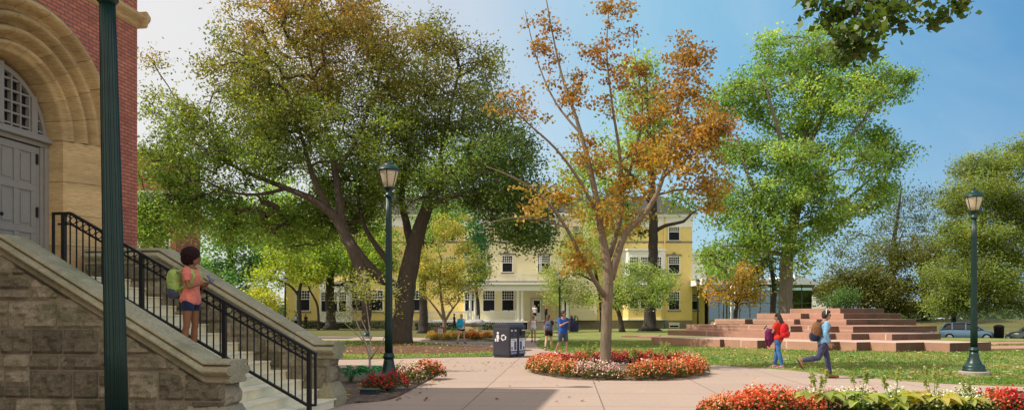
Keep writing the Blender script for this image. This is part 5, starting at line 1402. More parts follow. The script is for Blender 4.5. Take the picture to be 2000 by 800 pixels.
def yellow_house():
    D = 93.0; s = F / D
    X = lambda px: (px - 1000) / s
    Z = lambda py: EYE + (H - py) / s
    t = thing('yellow_house', 'large yellow stucco house of three storeys with white porch and sash windows', 'building', (0, D, 0))
    xl, xr = X(556), X(1352)
    xc0, xc1 = X(905), X(1165)
    ztop = Z(443)
    mb = MB(); mb.box((xl, 0, .95), (xc0, 10, ztop)); mb.box((xc1, 0, .95), (xr, 10, ztop)); mb.m = 1; mb.box((xc0 + .01, -.6, .95), (xc1 - .01, 10, ztop)); mb.m = 0
    mb.build('wall', ['yellow_stucco', 'pale_stucco'], t)
    mb = MB(); mb.box((xl - .06, -.07, -.1), (xr + .06, 10.05, .94)); mb.build('foundation', 'grey_stone', t)
    mb = MB(); mb.box((xl - .04, -.05, Z(474)), (xc0 - .02, -.002, Z(471))); mb.box((xc1 + .02, -.05, Z(474)), (xr + .04, -.002, Z(471))); mb.box((xc0, -.65, Z(474)), (xc1, -.602, Z(471))); mb.build('belt_course', 'grey_stone', t)
    mb = MB()
    for a, b, y in ((xl, xc0 - .05, 0), (xc0 - .02, xc1 + .02, -.6), (xc1 + .05, xr, 0)):
        mb.box((a - .06, y - .08, ztop + .002), (b + .06, 10, Z(423))); mb.box((a - .5, y - .6, Z(423) + .002), (b + .5, 10.3, Z(418)))
    mb.build('eave_frieze', 'white_paint', t)
    mb = MB()
    for a, b, y in ((xl, xr, 0),):
        z0 = Z(418) + .004
        mb.rings([[(a - .6, -.8, z0), (b + .6, -.8, z0), (b + .6, 10.6, z0), (a - .6, 10.6, z0)], [(a + 3, 3.4, z0 + 2.6), (b - 3, 3.4, z0 + 2.6), (b - 3, 7, z0 + 2.6), (a + 3, 7, z0 + 2.6)]])
    mb.build('roof', 'slate', t)
    mb = MB(); mb.smooth = True; mb.tube([(X(1298), -.09, 1.2), (X(1298), -.09, Z(424))], .075, 8); mb.build('downspout', 'yellow_stucco', t)
    mb = MB(); mb.smooth = True; mb.tube([(X(1298), -.09, .0), (X(1298), -.09, 1.21)], .09, 8); mb.build('downspout', 'drain_blue', t)
    # windows: three rows
    for px in (1316.5,):
        sash_window(t, (X(px), 0, Z(605)), 1.4, 2.2, 0); sash_window(t, (X(px), 0, Z(535)), 1.4, 2.1, 0, head='crest'); sash_window(t, (X(px), 0, Z(470)), 1.4, 1.9, 0)
        sash_window(t, (X(px), -.075, Z(639.6)), 1.2, .62, 0, sill=False)
    sash_window(t, (X(1155), 0, Z(605)), 1.4, 2.2, 0)
    for px in (592, 700, 735, 815): sash_window(t, (X(px), 0, Z(607)), 1.7, 2.5, 0)
    for px in (592, 660, 735, 815, 880): sash_window(t, (X(px), 0, Z(535)), 1.4, 2.1, 0)
    for px in (660, 815, 880): sash_window(t, (X(px), 0, Z(470)), 1.4, 1.9, 0)
    for px in (940, 991, 1064, 1128):
        sash_window(t, (X(px), -.6, Z(532)), 1.32, 2.0, 0, head='crest'); sash_window(t, (X(px), -.6, Z(472)), 1.32, 1.9, 0)
    sash_window(t, (X(1053), -.6, Z(532)), .5, 1.95, 0, cols=2, rows=4, sill=False)
    for px in (920, 955, 992): sash_window(t, (X(px), -.6, Z(608)), 1.5, 2.5, 0, sill=False)
    # white bay left of the beech and yellow bay to the right of the maple
    def bay(a, b, z0, z1, dpt, m, wins, wz, wh):
        mb = MB(); cx = .7
        mb.prism([(a, 0), (a + cx, -dpt), (b - cx, -dpt), (b, 0)], z0, z1); by = mb.build('bay', m, t)
        mb = MB(); mb.prism([(a - .12, 0), (a + cx - .1, -dpt - .14), (b - cx + .1, -dpt - .14), (b + .12, 0)], z0 - .14, z0 - .003); mb.prism([(a - .12, 0), (a + cx - .1, -dpt - .14), (b - cx + .1, -dpt - .14), (b + .12, 0)], z1 + .003, z1 + .2); mb.build('bay_moulding', 'white_paint', by)
        for px in wins:
            for z in wz: sash_window(t, (X(px), -dpt - .03, z), 1.15, wh, 0, sill=False)
    bay(X(1213), X(1300), Z(622), Z(560), 1.0, 'yellow_stucco', (1236, 1257, 1280), (Z(603),), 2.0)
    bay(X(1213), X(1300), Z(555), Z(490), 1.0, 'white_paint', (1236, 1257, 1280), (Z(540),), 2.3)
    bay(X(624), X(688), Z(628), Z(552), 1.0, 'white_paint', (640, 656, 672), (Z(609),), 2.4)
    # lower wing at the end
    mb = MB(); mb.box((xr + .08, 1.2, -.1), (X(1381), 8, Z(544))); mb.build('side_wing', 'yellow_stucco', t)
    mb = MB(); mb.box((xr + .07, 1.0, Z(544) + .003), (X(1382), 8.1, Z(537))); mb.build('side_cornice', 'white_paint', t)
    sash_window(t, (X(1361), 1.2, Z(605)), 1.0, 2.0, 0)
    # porch
    yp = -8.0; sp = F / (D + yp)
    PX = lambda px: (px - 1000) / sp
    PZ = lambda py: EYE + (H - py) / sp
    fl = PZ(626)
    mb = MB(); mb.box((PX(836), yp, fl - .16), (PX(1118), -.62, fl)); pf = mb.build('porch_floor', 'white_paint', t)
    mb = MB()
    for i in range(int((PX(1022) - PX(838)) / .22)):
        x = PX(838) + i * .22
        for k in (0, 1): mb.bar((x + (.0 if k else .3), yp + .06 + .02 * k, .02), (x + (.3 if k else .0), yp + .06 + .02 * k, fl - .17), .05, .015, (0, 1, 0))
    mb.build('lattice', 'white_paint', pf)
    mb = MB(); mb.box((PX(900), yp - .05, PZ(567)), (PX(1118), yp + .5, PZ(556))); mb.box((PX(900), yp + .51, PZ(567)), (PX(900) + .5, -.62, PZ(556))); mb.box((PX(1118) - .5, yp + .51, PZ(567)), (PX(1118), -.62, PZ(556)))
    mb.box((PX(897), yp - .35, PZ(555.5)), (PX(1121), -.62, PZ(551)))
    en = mb.build('entablature', 'white_paint', t)
    mb = MB(); mb.box((PX(898), yp - .3, PZ(551) + .004), (PX(1120), -.62, PZ(548.5))); mb.build('porch_roof', 'grey_stone', en)
    for px in (918.5, 927.5, 1012, 1020, 1100, 1108.5):
        mb = MB(); mb.smooth = True; x = PX(px); h = PZ(567) - fl
        mb.lathe([(.19, 0), (.19, .1), (.15, .14), (.15, h * .4), (.125, h - .2), (.16, h - .16), (.18, h - .08), (.18, h)], 12, (x, yp + .2, fl)); mb.build('column', 'white_paint', t)
    def balustrade(a, b, z0, z1, y, nm='balustrade'):
        mb = MB(); mb.box((a, y - .05, z1 - .1), (b, y + .05, z1)); mb.box((a, y - .04, z0 + .06), (b, y + .04, z0 + .14))
        n = max(1, int((b - a) / .16))
        for i in range(n): x = a + (b - a) * (i + .5) / n; mb.box((x - .025, y - .02, z0 + .141), (x + .025, y + .02, z1 - .101))
        for x in (a, b): mb.box((x - .09, y - .09, z0), (x + .09, y + .09, z1 + .12))
        mb.build(nm, 'white_paint', t)
    for a, b in ((838, 914), (932, 1007)): balustrade(PX(a), PX(b), fl, PZ(607.5), yp + .2)
    for a, b in ((902, 1010), (1018, 1116)): balustrade(PX(a), PX(b), PZ(548.5), PZ(535), yp + .1)
    for k in range(6):
        mb = MB(); z = fl * (1 - k / 6) - .02; mb.box((PX(1030), yp - .34 * k - .34, 0), (PX(1092), yp - .34 * k + (-.002 if k == 0 else -.002), z)); mb.build('porch_step', 'grey_stone', t)
    # door and panelled surround
    mb = MB(); x0, x1 = X(1035), X(1112); mb.box((x0, -.66, fl), (x1, -.602, fl + 2.7)); sd = mb.build('door_surround', 'house_door', t)
    mb = MB(); mb.box((X(1040), -.70, fl + .02), (X(1056), -.662, fl + 2.4)); mb.build('door', 'white_paint', t)
    for a, b, y in ((1042, 1054, -.702), (1100, 1110, -.662)): mb = MB(); mb.box((X(a), -.72, fl + .9), (X(b), y, fl + 2.3)); mb.build('pane', 'window_glass', sd)
    mb = MB()
    for a in (1064, 1076, 1088):
        for z0, z1 in ((.2, .95), (1.1, 2.2)): mb.box((X(a), -.675, fl + z0), (X(a + 8), -.662, fl + z1))
    mb.build('panel', 'yellow_stucco', sd)
    return t
yellow_house()
def porch_chair(x, y, z, label):
    t = thing('porch_chair', label, 'chair', (x, y, z), radians(-10))
    mb = MB(); mb.box((-.28, -.28, .38), (.28, .28, .43)); mb.build('seat', 'white_paint', t)
    mb = MB(); mb.box((-.28, .26, 1.05), (.28, .30, 1.15))
    for i in range(5): mb.box((-.25 + i * .115, .265, .44), (-.20 + i * .115, .295, 1.049))
    mb.build('backrest', 'white_paint', t)
    for sx in (-1, 1):
        for y_ in (-.26, .26): mb = MB(); mb.box((sx * .27 - .025, y_ - .025, .05), (sx * .27 + .025, y_ + .025, .379 if y_ > 0 else .62)); mb.build('leg', 'white_paint', t)
        mb = MB(); mb.box((sx * .29 - .04, -.32, .622), (sx * .29 + .04, .28, .65)); mb.build('armrest', 'white_paint', t)
        mb = MB(); mb.smooth = True; mb.tube([(sx * .27, -.42, .09), (sx * .27, -.2, .02), (sx * .27, .1, .0), (sx * .27, .42, .08)], .025, 6); mb.build('rocker', 'white_paint', t)
zf = EYE + (H - 626) / (F / 85)
porch_chair(-2.2, 87.5, zf, 'white rocking chair alone under the porch window'); porch_chair(-.75, 87.6, zf, 'white rocking chair, first of the two side by side near the porch columns'); porch_chair(-.05, 87.6, zf, 'white rocking chair nearest to the porch door')
def hedge():
    rng = np.random.default_rng(5); P = []
    for x0, x1, y, h in ((-10, -.2, 82.6, .75), (-28, -12, 90, .8)):
        n = int((x1 - x0) * 260)
        P.append(np.stack([rng.uniform(x0, x1, n), y + rng.uniform(-.5, .5, n), np.abs(rng.uniform(.02, h, n))], 1))
    labels = ['low dark hedge along the lattice under the white porch', 'low dark hedge at the foot of the yellow wall behind the trees']
    for p, lb in zip(P, labels):
        C = np.array([.03, .055, .018]) * rng.uniform(.6, 1.5, (len(p), 1))
        o = meshobj('hedge', quadmesh('hedge', leafquads(p, .17, rng, .6), C, 'leaf')); tag(o, lb, 'hedge')
hedge()

# ---------------------------------------------------------------- pavilion of glass, annexes
def glassmat():
    m, nt, out = newmat('clear_glass')
    g = nt.nodes.new('ShaderNodeBsdfGlossy'); g.inputs['Roughness'].default_value = .03; g.inputs['Color'].default_value = (.75, .85, .85, 1)
    tr = nt.nodes.new('ShaderNodeBsdfTransparent'); tr.inputs[0].default_value = (.55, .66, .62, 1)
    fz = nt.nodes.new('ShaderNodeFresnel'); fz.inputs[0].default_value = 1.5
    f = mathn(nt, 'MULTIPLY_ADD', (fz, 0), 1.2, .22, clamp=True)
    mx = nt.nodes.new('ShaderNodeMixShader'); nt.links.new(f[0].outputs[0], mx.inputs[0]); nt.links.new(tr.outputs[0], mx.inputs[1]); nt.links.new(g.outputs[0], mx.inputs[2])
    nt.links.new(mx.outputs[0], out.inputs['Surface'])
glassmat()
plain('steel_frame', (.10, .12, .12), .4, .1, metal=.3)
plain('pale_metal', (.62, .66, .70), .45, .06, 2)
plain('dark_interior', (.05, .055, .05), .8, .3, 1)
plain('white_concrete', (.74, .74, .72), .7, .05, 1)
def pavilion():
    D = 88.0; s = F / D
    X = lambda px: (px - 1000) / s
    Z = lambda py: EYE + (H - py) / s
    t = thing('glass_pavilion', 'glass walled pavilion with white folded roof beyond the stepped terrace', 'building', (0, D, 0))
    x0, x1 = X(1384), X(1586); zt = Z(556); zb = -.5
    mb = MB(); mb.box((x0, 9, zb), (x1, 9.2, zt - .3)); mb.box((x0 + 4, 5, zb), (x0 + 7, 6, 2.2)); mb.build('rear_wall', 'dark_interior', t)
    mb = MB(); mb.box((x0, -.5, zb - .05), (x1, 9.2, zb + .12)); mb.build('floor_slab', 'white_concrete', t)
    n = 10
    for i in range(n):
        a = x0 + (x1 - x0) * i / n; b = x0 + (x1 - x0) * (i + 1) / n
        mb = MB(); mb.poly([(a + .04, 0, zb + .13), (b - .04, 0, zb + .13), (b - .04, 0, zt), (a + .04, 0, zt)]); g = mb.build('glass_panel', 'clear_glass', t)
        mb = MB(); mb.box((a - .035, -.06, zb + .13), (a + .035, .06, zt)); mb.box((a + .036, -.03, Z(592)), (b - .036, .03, Z(591))); mb.build('mullion', 'steel_frame', g)
    mb = MB(); mb.poly([(x1, .06, zb + .13), (x1, 9, zb + .13), (x1, 9, zt), (x1, .06, zt)]); mb.build('glass_panel', 'clear_glass', t)
    mb = MB(); mb.box((x0 - 1, -1.2, zt + .003), (X(1545), 9.4, Z(545)));
    mb.build('roof', 'white_concrete', t)
    mb = MB()
    mb.rings([[(X(1545) + .01, y, zt + .003), (X(1592), y, zt + .003), (X(1592), y, zt + .12), (X(1560), y, Z(540)), (X(1545) + .01, y, Z(536))] for y in (-1.2, 9.4)])
    mb.build('folded_roof', 'pale_metal', t)
    for px in (1420, 1427):
        mb = MB(); mb.smooth = True; mb.tube([(X(px), -1.6, zb), (X(px), -1.6, zt)], .09, 10); mb.build('column', 'white_paint', t)
pavilion()
def annex(name, label, D, x0, x1, y0, depth, storeys, z0=-.5, mat='white_concrete'):
    s = F / D
    X = lambda px: (px - 1000) / s
    Z = lambda py: EYE + (H - py) / s
    t = thing(name, label, 'building', ((X(x0) + X(x1)) / 2, D, z0))
    w = X(x1) - X(x0); h = Z(y0) - z0
    mb = MB(); mb.box((-w / 2, 0, 0), (w / 2, depth, h)); mb.build('wall', mat, t)
    mb = MB(); mb.box((-w / 2 - .1, -.15, h + .003), (w / 2 + .1, depth, h + .35)); mb.build('cornice', 'pale_metal', t)
    for k in range(storeys):
        z = 1 + k * (h - 1) / storeys
        for i in range(max(2, int(w / 2.6))):
            n = max(2, int(w / 2.6)); a = -w / 2 + w * (i + .5) / n
            mb = MB(); mb.box((a - .8, -.05, z), (a + .8, -.004, z + (h - 1) / storeys * .55)); o = mb.build('window', 'window_glass', t)
            mb = MB(); mb.box((a - .9, -.08, z - .1), (a + .9, -.004, z - .003)); mb.build('sill', 'white_paint', o)
annex('white_annex', 'plain white block behind the end of the yellow house', 116, 1335, 1425, 497, 8, 1)
annex('low_white_building', 'low white building glimpsed beside the far end of the glass pavilion', 150, 1572, 1640, 562, 10, 0)
annex('far_office_building', 'distant pale building showing between trunks past the street', 210, 1790, 1905, 588, 12, 2)

def rear_brick():
    D = 52.0; s = F / D
    X = lambda px: (px - 1000) / s
    Z = lambda py: EYE + (H - py) / s
    t = thing('rear_brick_house', 'red brick house half hidden by beech leaves behind the hall corner', 'building', (0, D, 0))
    x0, x1 = X(100), X(344); zt = Z(300)
    mb = MB(); mb.box((x0, 0, 0), (x1, 4, zt)); mb.build('wall', 'red_brick', t)
    mb = MB(); mb.rings([[(x0 - .3, -.4, zt + .003), (x1 + .2, -.4, zt + .003), (x1 + .2, 4.3, zt + .003), (x0 - .3, 4.3, zt + .003)], [(x0 + 2, 1.8, zt + .7), (x1 - 2, 1.8, zt + .7), (x1 - 2, 2.4, zt + .7), (x0 + 2, 2.4, zt + .7)]]); mb.build('roof', 'slate', t)
    for px in (262, 282, 303, 324):
        for z, h in ((Z(505), 1.6), (Z(420), 1.6)): sash_window(t, (X(px), -.01, z), .62 if px in (262, 324) else .7, h, 0, 2, 3)
rear_brick()

# ---------------------------------------------------------------- the granite terrace
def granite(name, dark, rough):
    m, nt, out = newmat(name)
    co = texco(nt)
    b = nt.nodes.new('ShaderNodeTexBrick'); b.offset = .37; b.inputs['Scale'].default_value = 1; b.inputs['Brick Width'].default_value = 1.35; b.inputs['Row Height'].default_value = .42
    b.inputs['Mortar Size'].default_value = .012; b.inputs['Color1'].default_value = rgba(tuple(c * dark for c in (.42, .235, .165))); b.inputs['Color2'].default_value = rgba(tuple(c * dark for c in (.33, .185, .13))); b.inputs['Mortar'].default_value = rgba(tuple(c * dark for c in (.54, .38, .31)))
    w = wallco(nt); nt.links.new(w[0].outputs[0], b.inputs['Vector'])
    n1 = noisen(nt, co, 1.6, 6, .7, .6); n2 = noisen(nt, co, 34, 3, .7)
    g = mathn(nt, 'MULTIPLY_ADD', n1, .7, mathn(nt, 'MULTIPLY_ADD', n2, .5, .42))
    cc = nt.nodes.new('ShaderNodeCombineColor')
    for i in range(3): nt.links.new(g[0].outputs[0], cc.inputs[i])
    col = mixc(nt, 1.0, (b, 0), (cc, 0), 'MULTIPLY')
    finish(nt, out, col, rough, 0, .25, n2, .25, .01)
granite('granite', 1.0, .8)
granite('shaded_granite', .30, .75)
def terrace():
    t = thing('granite_terrace', 'wide stepped terrace of pink granite slabs with zigzag corners', 'terrace', (15, 42, 0))
    a, b = radians(32), radians(24); tl = Vector((sin(a), -cos(a))); td = Vector((cos(b), sin(b)))
    zs = [0, .42, .71, 1.02, 1.34, 1.68, 2.02]
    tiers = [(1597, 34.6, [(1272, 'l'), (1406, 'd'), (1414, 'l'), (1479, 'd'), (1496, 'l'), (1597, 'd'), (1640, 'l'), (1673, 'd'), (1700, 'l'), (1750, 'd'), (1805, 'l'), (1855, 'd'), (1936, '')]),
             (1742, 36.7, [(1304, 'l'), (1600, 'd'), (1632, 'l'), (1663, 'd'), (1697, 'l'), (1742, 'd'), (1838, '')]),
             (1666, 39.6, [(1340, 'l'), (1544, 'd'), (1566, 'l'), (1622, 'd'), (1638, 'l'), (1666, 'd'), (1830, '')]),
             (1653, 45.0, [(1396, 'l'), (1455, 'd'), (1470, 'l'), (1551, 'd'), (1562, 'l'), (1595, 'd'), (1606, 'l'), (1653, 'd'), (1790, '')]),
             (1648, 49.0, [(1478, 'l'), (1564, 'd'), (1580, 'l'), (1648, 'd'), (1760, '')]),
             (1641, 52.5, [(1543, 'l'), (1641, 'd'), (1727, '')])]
    def ray(px, p, d):          # from p along d to the sight line of column px
        k = (px - 1000) / F
        # (p.x + q d.x) = k (p.y + q d.y)
        q = (k * p.y - p.x) / (d.x - k * d.y)
        return p + d * q
    for i, (ref, dref, seq) in enumerate(tiers):
        k0 = [px for px, _ in seq].index(ref)
        P = {k0: Vector(((ref - 1000) / F * dref, dref))}
        for k in range(k0 - 1, -1, -1): P[k] = ray(seq[k][0], P[k + 1], tl if seq[k][1] == 'l' else td)
        for k in range(k0 + 1, len(seq)): P[k] = ray(seq[k][0], P[k - 1], tl if seq[k - 1][1] == 'l' else td)
        poly = [P[k] for k in range(len(seq))]
        e = poly[-1]; s_ = poly[0]
        far = e - tl * (9 - i * 1.1); left = s_ + td * (1.5 + .4 * i)
        if i == 5: far = e - tl * 2.2; left = s_ + td * 1.0
        poly = poly + [far, left]
        mb = MB(Matrix.Translation((-15, -42, 0)))
        mb.prism([(q.x, q.y) for q in poly], -.6 if i == 0 else zs[i] + .003, zs[i + 1])
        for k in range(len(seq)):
            if k == len(seq) - 1 or seq[k][1] == 'd': mb.mi[2 + k] = 1        # return faces in darker granite, their shade put into the colour
        mb.build('tier', ['granite', 'shaded_granite'], t, .012)
    return t
terrace()
def slab(name, label, px, py, w, l, h, rz, z0=.02, mat='granite', cat='stone slab'):
    o = gnd(px, py)
    t = MB(); t.box((-w / 2, -l / 2, 0), (w / 2, l / 2, h))
    ob = t.build(name, mat, None, .012); ob.location = (o.x, o.y, z0); ob.rotation_euler = (0, 0, rz)
    tag(ob, label, cat)
slab('granite_slab', 'flat pink granite slab lying in the lawn at the low end of the terrace', 1296, 660.5, 3.2, 1.6, .12, radians(-20))
slab('granite_slab', 'thin grey topped slab set in the lawn, the one farther from the terrace', 1252, 658.5, 2.6, 1.5, .16, radians(-15))
slab('granite_slab', 'long low granite slab beyond the lamp post at the foot of the terrace', 1965, 682, 4.2, 2.4, .10, radians(12))
slab('granite_slab', 'upper low granite slab behind the long one past the lamp post', 1985, 672, 4.4, 2.0, .36, radians(12), -.25)
# ---------------------------------------------------------------- lamp posts
def lanternglass():
    m, nt, out = newmat('lantern_glass')
    d = nt.nodes.new('ShaderNodeBsdfDiffuse'); d.inputs[0].default_value = (.88, .78, .60, 1)
    t = nt.nodes.new('ShaderNodeBsdfTranslucent'); t.inputs[0].default_value = (1.0, .92, .74, 1)
    g = nt.nodes.new('ShaderNodeBsdfGlossy'); g.inputs['Roughness'].default_value = .12
    a = nt.nodes.new('ShaderNodeMixShader'); a.inputs[0].default_value = .6; nt.links.new(d.outputs[0], a.inputs[1]); nt.links.new(t.outputs[0], a.inputs[2])
    b = nt.nodes.new('ShaderNodeMixShader'); b.inputs[0].default_value = .08; nt.links.new(a.outputs[0], b.inputs[1]); nt.links.new(g.outputs[0], b.inputs[2])
    nt.links.new(b.outputs[0], out.inputs['Surface'])
lanternglass()
def make_lamp(label):
    t = thing('street_lamp', label, 'street lamp', group='green lamp posts of the campus')
    mb = MB(); mb.smooth = False; mb.lathe([(.37, 0), (.37, .11), (.35, .13)], 28); mb.build('footing', 'grey_concrete', t)
    mb = MB(); mb.smooth = True; mb.lathe([(.285, .13), (.285, .17), (.265, .19), (.27, .24), (.25, .28), (.20, .31), (.165, .38), (.135, .46), (.115, .56), (.105, .64)], 48, flute=0); mb.build('base', 'lamp_paint', t)
    mb = MB(); mb.smooth = True; mb.lathe([(.105, .64), (.125, .655), (.135, .68), (.125, .705), (.11, .715), (.115, .74), (.105, .755)], 32); mb.build('collar', 'lamp_paint', t)
    mb = MB(); mb.smooth = True; mb.lathe([(.088, .756), (.084, 1.3), (.076, 2.4), (.066, 3.6), (.060, 4.12)], 64, flute=16, depth=.2); mb.build('shaft', 'lamp_paint', t)
    mb = MB(); mb.smooth = True; mb.lathe([(.06, 4.10), (.085, 4.13), (.085, 4.17), (.06, 4.19), (.055, 4.24), (.085, 4.27), (.12, 4.31), (.13, 4.33), (.05, 4.335)], 28); cp = mb.build('capital', 'lamp_paint', t)
    mb = MB(); mb.smooth = True; mb.lathe([(.115, 4.337), (.15, 4.45), (.185, 4.58), (.205, 4.665), (.10, 4.667)], 32); g = mb.build('lantern_glass', 'lantern_glass', t)
    mb = MB()
    for k in range(6):
        a = 2 * pi * k / 6 + .3
        mb.tube([(r * cos(a), r * sin(a), z) for r, z in ((.122, 4.336), (.157, 4.45), (.192, 4.58), (.212, 4.67))], .009, 6)
    mb.build('lantern_rib', 'lamp_paint', g)
    mb = MB(); mb.smooth = True; mb.lathe([(.215, 4.668), (.245, 4.675), (.245, 4.70), (.225, 4.72), (.20, 4.75), (.15, 4.79), (.11, 4.805), (.115, 4.82), (.10, 4.835), (.05, 4.85), (.018, 4.86), (.02, 4.88), (.03, 4.895), (.018, 4.915), (.004, 4.925)], 28); mb.build('lantern_roof', 'lamp_paint', t)
    return t
plain('grey_concrete', (.33, .30, .26), .9, .2, 6, bstr=.4)
lamp0 = make_lamp('green fluted lamp post standing on the lawn in front of the granite terrace')
LK = kids_of(lamp0)
lamp0.location = (12.12, 20.9, .0); lamp0['group'] = ''
def lamp(x, y, z, rz, label, sc=1.0):
    return dup(lamp0, (x, y, z), rz, label, None, sc, LK)
o = lamp(-3.185, 6.46, 0, .4, 'huge close fluted green post in front of the brick hall and stairs'); o.rotation_euler = (0, radians(-1.2), .4)
lamp(-2.66, 17.2, .02, 1.2, 'green lamp post rising from the red flower bed by the stair foot')
lamp(93 / F * 62, 62, 0, .2, 'distant lamp post at the corner of the white porch')
lamp(363 / F * 73, 73, 0, .9, 'distant lamp post by the low wing of the yellow house')
lamp(-284 / F * 54, 54, 0, 2.2, 'distant lamp post seen through the bare stems of the shrub')
lamp(-443 / F * 68, 68, 0, .6, 'distant lamp post beside the forked tree over the stair parapet')
for o in bpy.data.objects:
    if o.name.startswith('street_lamp') and 'group' in o: del o['group']

# ---------------------------------------------------------------- flowers
def plume(rng, n, r, h):
    """points over a low dome"""
    a = rng.uniform(0, 2 * pi, n); q = rng.random(n) ** .5
    z = h * np.sqrt(np.maximum(0, 1 - (q * .95) ** 2)) * (1 + .12 * np.sin(a * 3 + q * 5))
    return np.stack([r * q * np.cos(a), r * q * np.sin(a), z], 1), q
def flower_proto(petals, greens, seed, r=.29, h=.40, nf=190, nl=300, fs=.040, ls=.06):
    rng = np.random.default_rng(seed)
    P, q = plume(rng, nl, r * .98, h * .92)
    P[:, 2] *= rng.uniform(.25, 1.0, nl)
    C = mixcol(rng, greens, nl, .35)
    fol = quadmesh('foliage', leafquads(P, ls, rng, .8, .7), C, 'leaf')
    P, q = plume(rng, nf, r, h)
    P[:, 2] = P[:, 2] * rng.uniform(.72, 1.12, nf); P += rng.normal(size=P.shape) * .012
    C = np.array(petals)[rng.integers(0, len(petals), nf)] * rng.uniform(.85, 1.35, (nf, 1))
    V1 = leafquads(P, fs, rng, .5, .9, .1); V2 = leafquads(P + rng.normal(size=P.shape) * .006, fs, rng, .5, .9, .1)
    blo = quadmesh('blossoms', np.concatenate([V1, V2]), np.clip(np.concatenate([C, C]), 0, .95), 'petal')
    return fol, blo
GB = [(.11, .12, .03), (.16, .11, .04), (.08, .13, .03)]; GG = [(.06, .13, .02), (.10, .18, .03)]
FL = {
    'orange': ([(.74, .20, .06), (.82, .30, .11), (.66, .12, .04), (.85, .55, .38), (.86, .40, .20)], GB),
    'peach': ([(.80, .34, .17), (.86, .62, .48), (.74, .20, .08), (.88, .74, .64)], GB),
    'redorange': ([(.68, .12, .045), (.74, .18, .06), (.56, .06, .03), (.80, .32, .16)], GB),
    'pink': ([(.80, .46, .50), (.85, .66, .67), (.72, .32, .40), (.88, .80, .80)], GB),
    'darkred': ([(.50, .04, .05), (.60, .07, .07), (.38, .025, .035), (.66, .14, .11)], [(.06, .03, .02), (.045, .06, .02)]),
    'red': ([(.62, .02, .03), (.7, .05, .05), (.46, .012, .02)], GB),
    'white': ([(.82, .82, .74), (.88, .88, .85), (.70, .76, .55)], GG),
    'blush': ([(.85, .74, .72), (.85, .60, .62), (.88, .85, .80)], GG),
    'marigold': ([(.65, .40, .08), (.60, .46, .14), (.72, .30, .08)], [(.16, .18, .04), (.22, .2, .06)]),
    'marigold_orange': ([(.75, .24, .05), (.7, .34, .09), (.62, .16, .04)], [(.14, .14, .04)]),
}
PR = {}
for i, (kk, (a, b)) in enumerate(FL.items()): PR[kk] = [flower_proto(a, b, 100 + i * 4 + j, r=(.29, .25, .32)[j], h=(.40, .36, .42)[j], nf=int((190, 130, 170)[j] * (.6 if kk in ('white', 'pink', 'blush') else 1))) for j in range(3)]
frng = random.Random(12)
def flower(kind, x, y, z, label, group, s=1.0, cat='flowers'):
    fol, blo = frng.choice(PR[kind])
    t = thing('begonia_plant' if 'mari' not in kind else 'marigold_plant', label, cat, (x, y, z), frng.uniform(0, 6.28), group, 1.0)
    k = s * frng.uniform(.9, 1.12); t.scale = (k, k, k * frng.uniform(.9, 1.1))
    meshobj('foliage', fol, t); meshobj('blossoms', blo, t)
    return t
# ring round the maple
def ring():
    for row, (rx, ry, n) in enumerate(((2.26, 3.25, 36), (1.85, 2.78, 30))):
        for i in range(n):
            a = 2 * pi * (i + .5 * row + frng.uniform(-.15, .15)) / n
            x = RC.x + rx * cos(a); y = RC.y + ry * sin(a)
            px = 1000 + x / y * F; front = sin(a) < .05
            if front:
                if px < 1040: kk, lb = ('peach' if frng.random() < .7 else 'orange'), 0
                elif px < 1132: kk, lb = 'orange', 0
                elif px < 1214: kk, lb = 'pink', 1
                else: kk, lb = ('redorange' if frng.random() < .5 else 'orange'), 2
            else:
                if px < 1055: kk, lb = 'redorange', 5
                elif px < 1195: kk, lb = ('darkred' if frng.random() < .75 else 'redorange'), 3
                elif px < 1338: kk, lb = 'darkred', 4
                else: kk, lb = 'pink', 6
            if px > 1335 and abs(sin(a)) < .3 and not front: kk, lb = 'pink', 6
            L_ = ['begonia with orange blooms on the bins side of the ring bed front', 'begonia with pale pink blooms at the front of the ring bed', 'begonia with fiery red orange blooms on the terrace side of the ring bed',
                  'dark red begonia behind the trunk on the bins side of the ring bed', 'dark red begonia behind the trunk on the terrace side of the ring bed', 'red begonia at the far end of the ring bed beside the bins', 'pink begonia at the terrace end of the ring bed'][lb]
            G_ = ['orange begonias of the ring bed', 'pink begonias of the ring bed', 'red orange begonias of the ring bed', 'dark red begonias behind the maple, bins side', 'dark red begonias behind the maple, terrace side', 'red begonias at the bins end', 'pink begonias at the terrace end'][lb]
            if row and front and frng.random() < .15: continue
            flower(kk, x, y, .02, L_, G_, 1.0 if row == 0 else .98)
ring()
def front_bed():
    for i in range(26):
        x = 2.95 + (4.75 - 2.95) * frng.random(); y = 12.1 + 1.15 * frng.random() * (x - 2.2) / 2.5
        s = .72 + .32 * math.exp(-((x - 4.0) / .45) ** 2)
        flower('redorange' if i % 3 else 'orange', x, y, .03, 'orange begonia in the front bed on the ring side of the hostas', 'orange begonias of the front bed', s)
    for i in range(15): flower('pink', 4.55 + 1.25 * frng.random(), 12.4 + .95 * frng.random(), .03, 'pink begonia in the front bed between the orange ones and the white ones', 'pink begonias of the front bed', .92)
    for i in range(21): flower('white', 5.35 + 2.15 * frng.random(), 12.35 + .9 * frng.random(), .03, 'white begonia behind the pale hostas of the front bed', 'white begonias of the front bed', .86)
    for i in range(10): flower('redorange' if i % 2 else 'red', 7.35 + .75 * frng.random(), 12.4 + .9 * frng.random(), .03, 'red begonia at the street end of the front bed', 'red begonias of the front bed', .92)
front_bed()
for x, y in ((-2.86, 16.35), (-2.62, 16.2), (-2.42, 16.55)): flower('red', x, y, .04, 'vivid red begonia at the foot of the lamp post in the stair bed', 'red begonias under the lamp', .86)
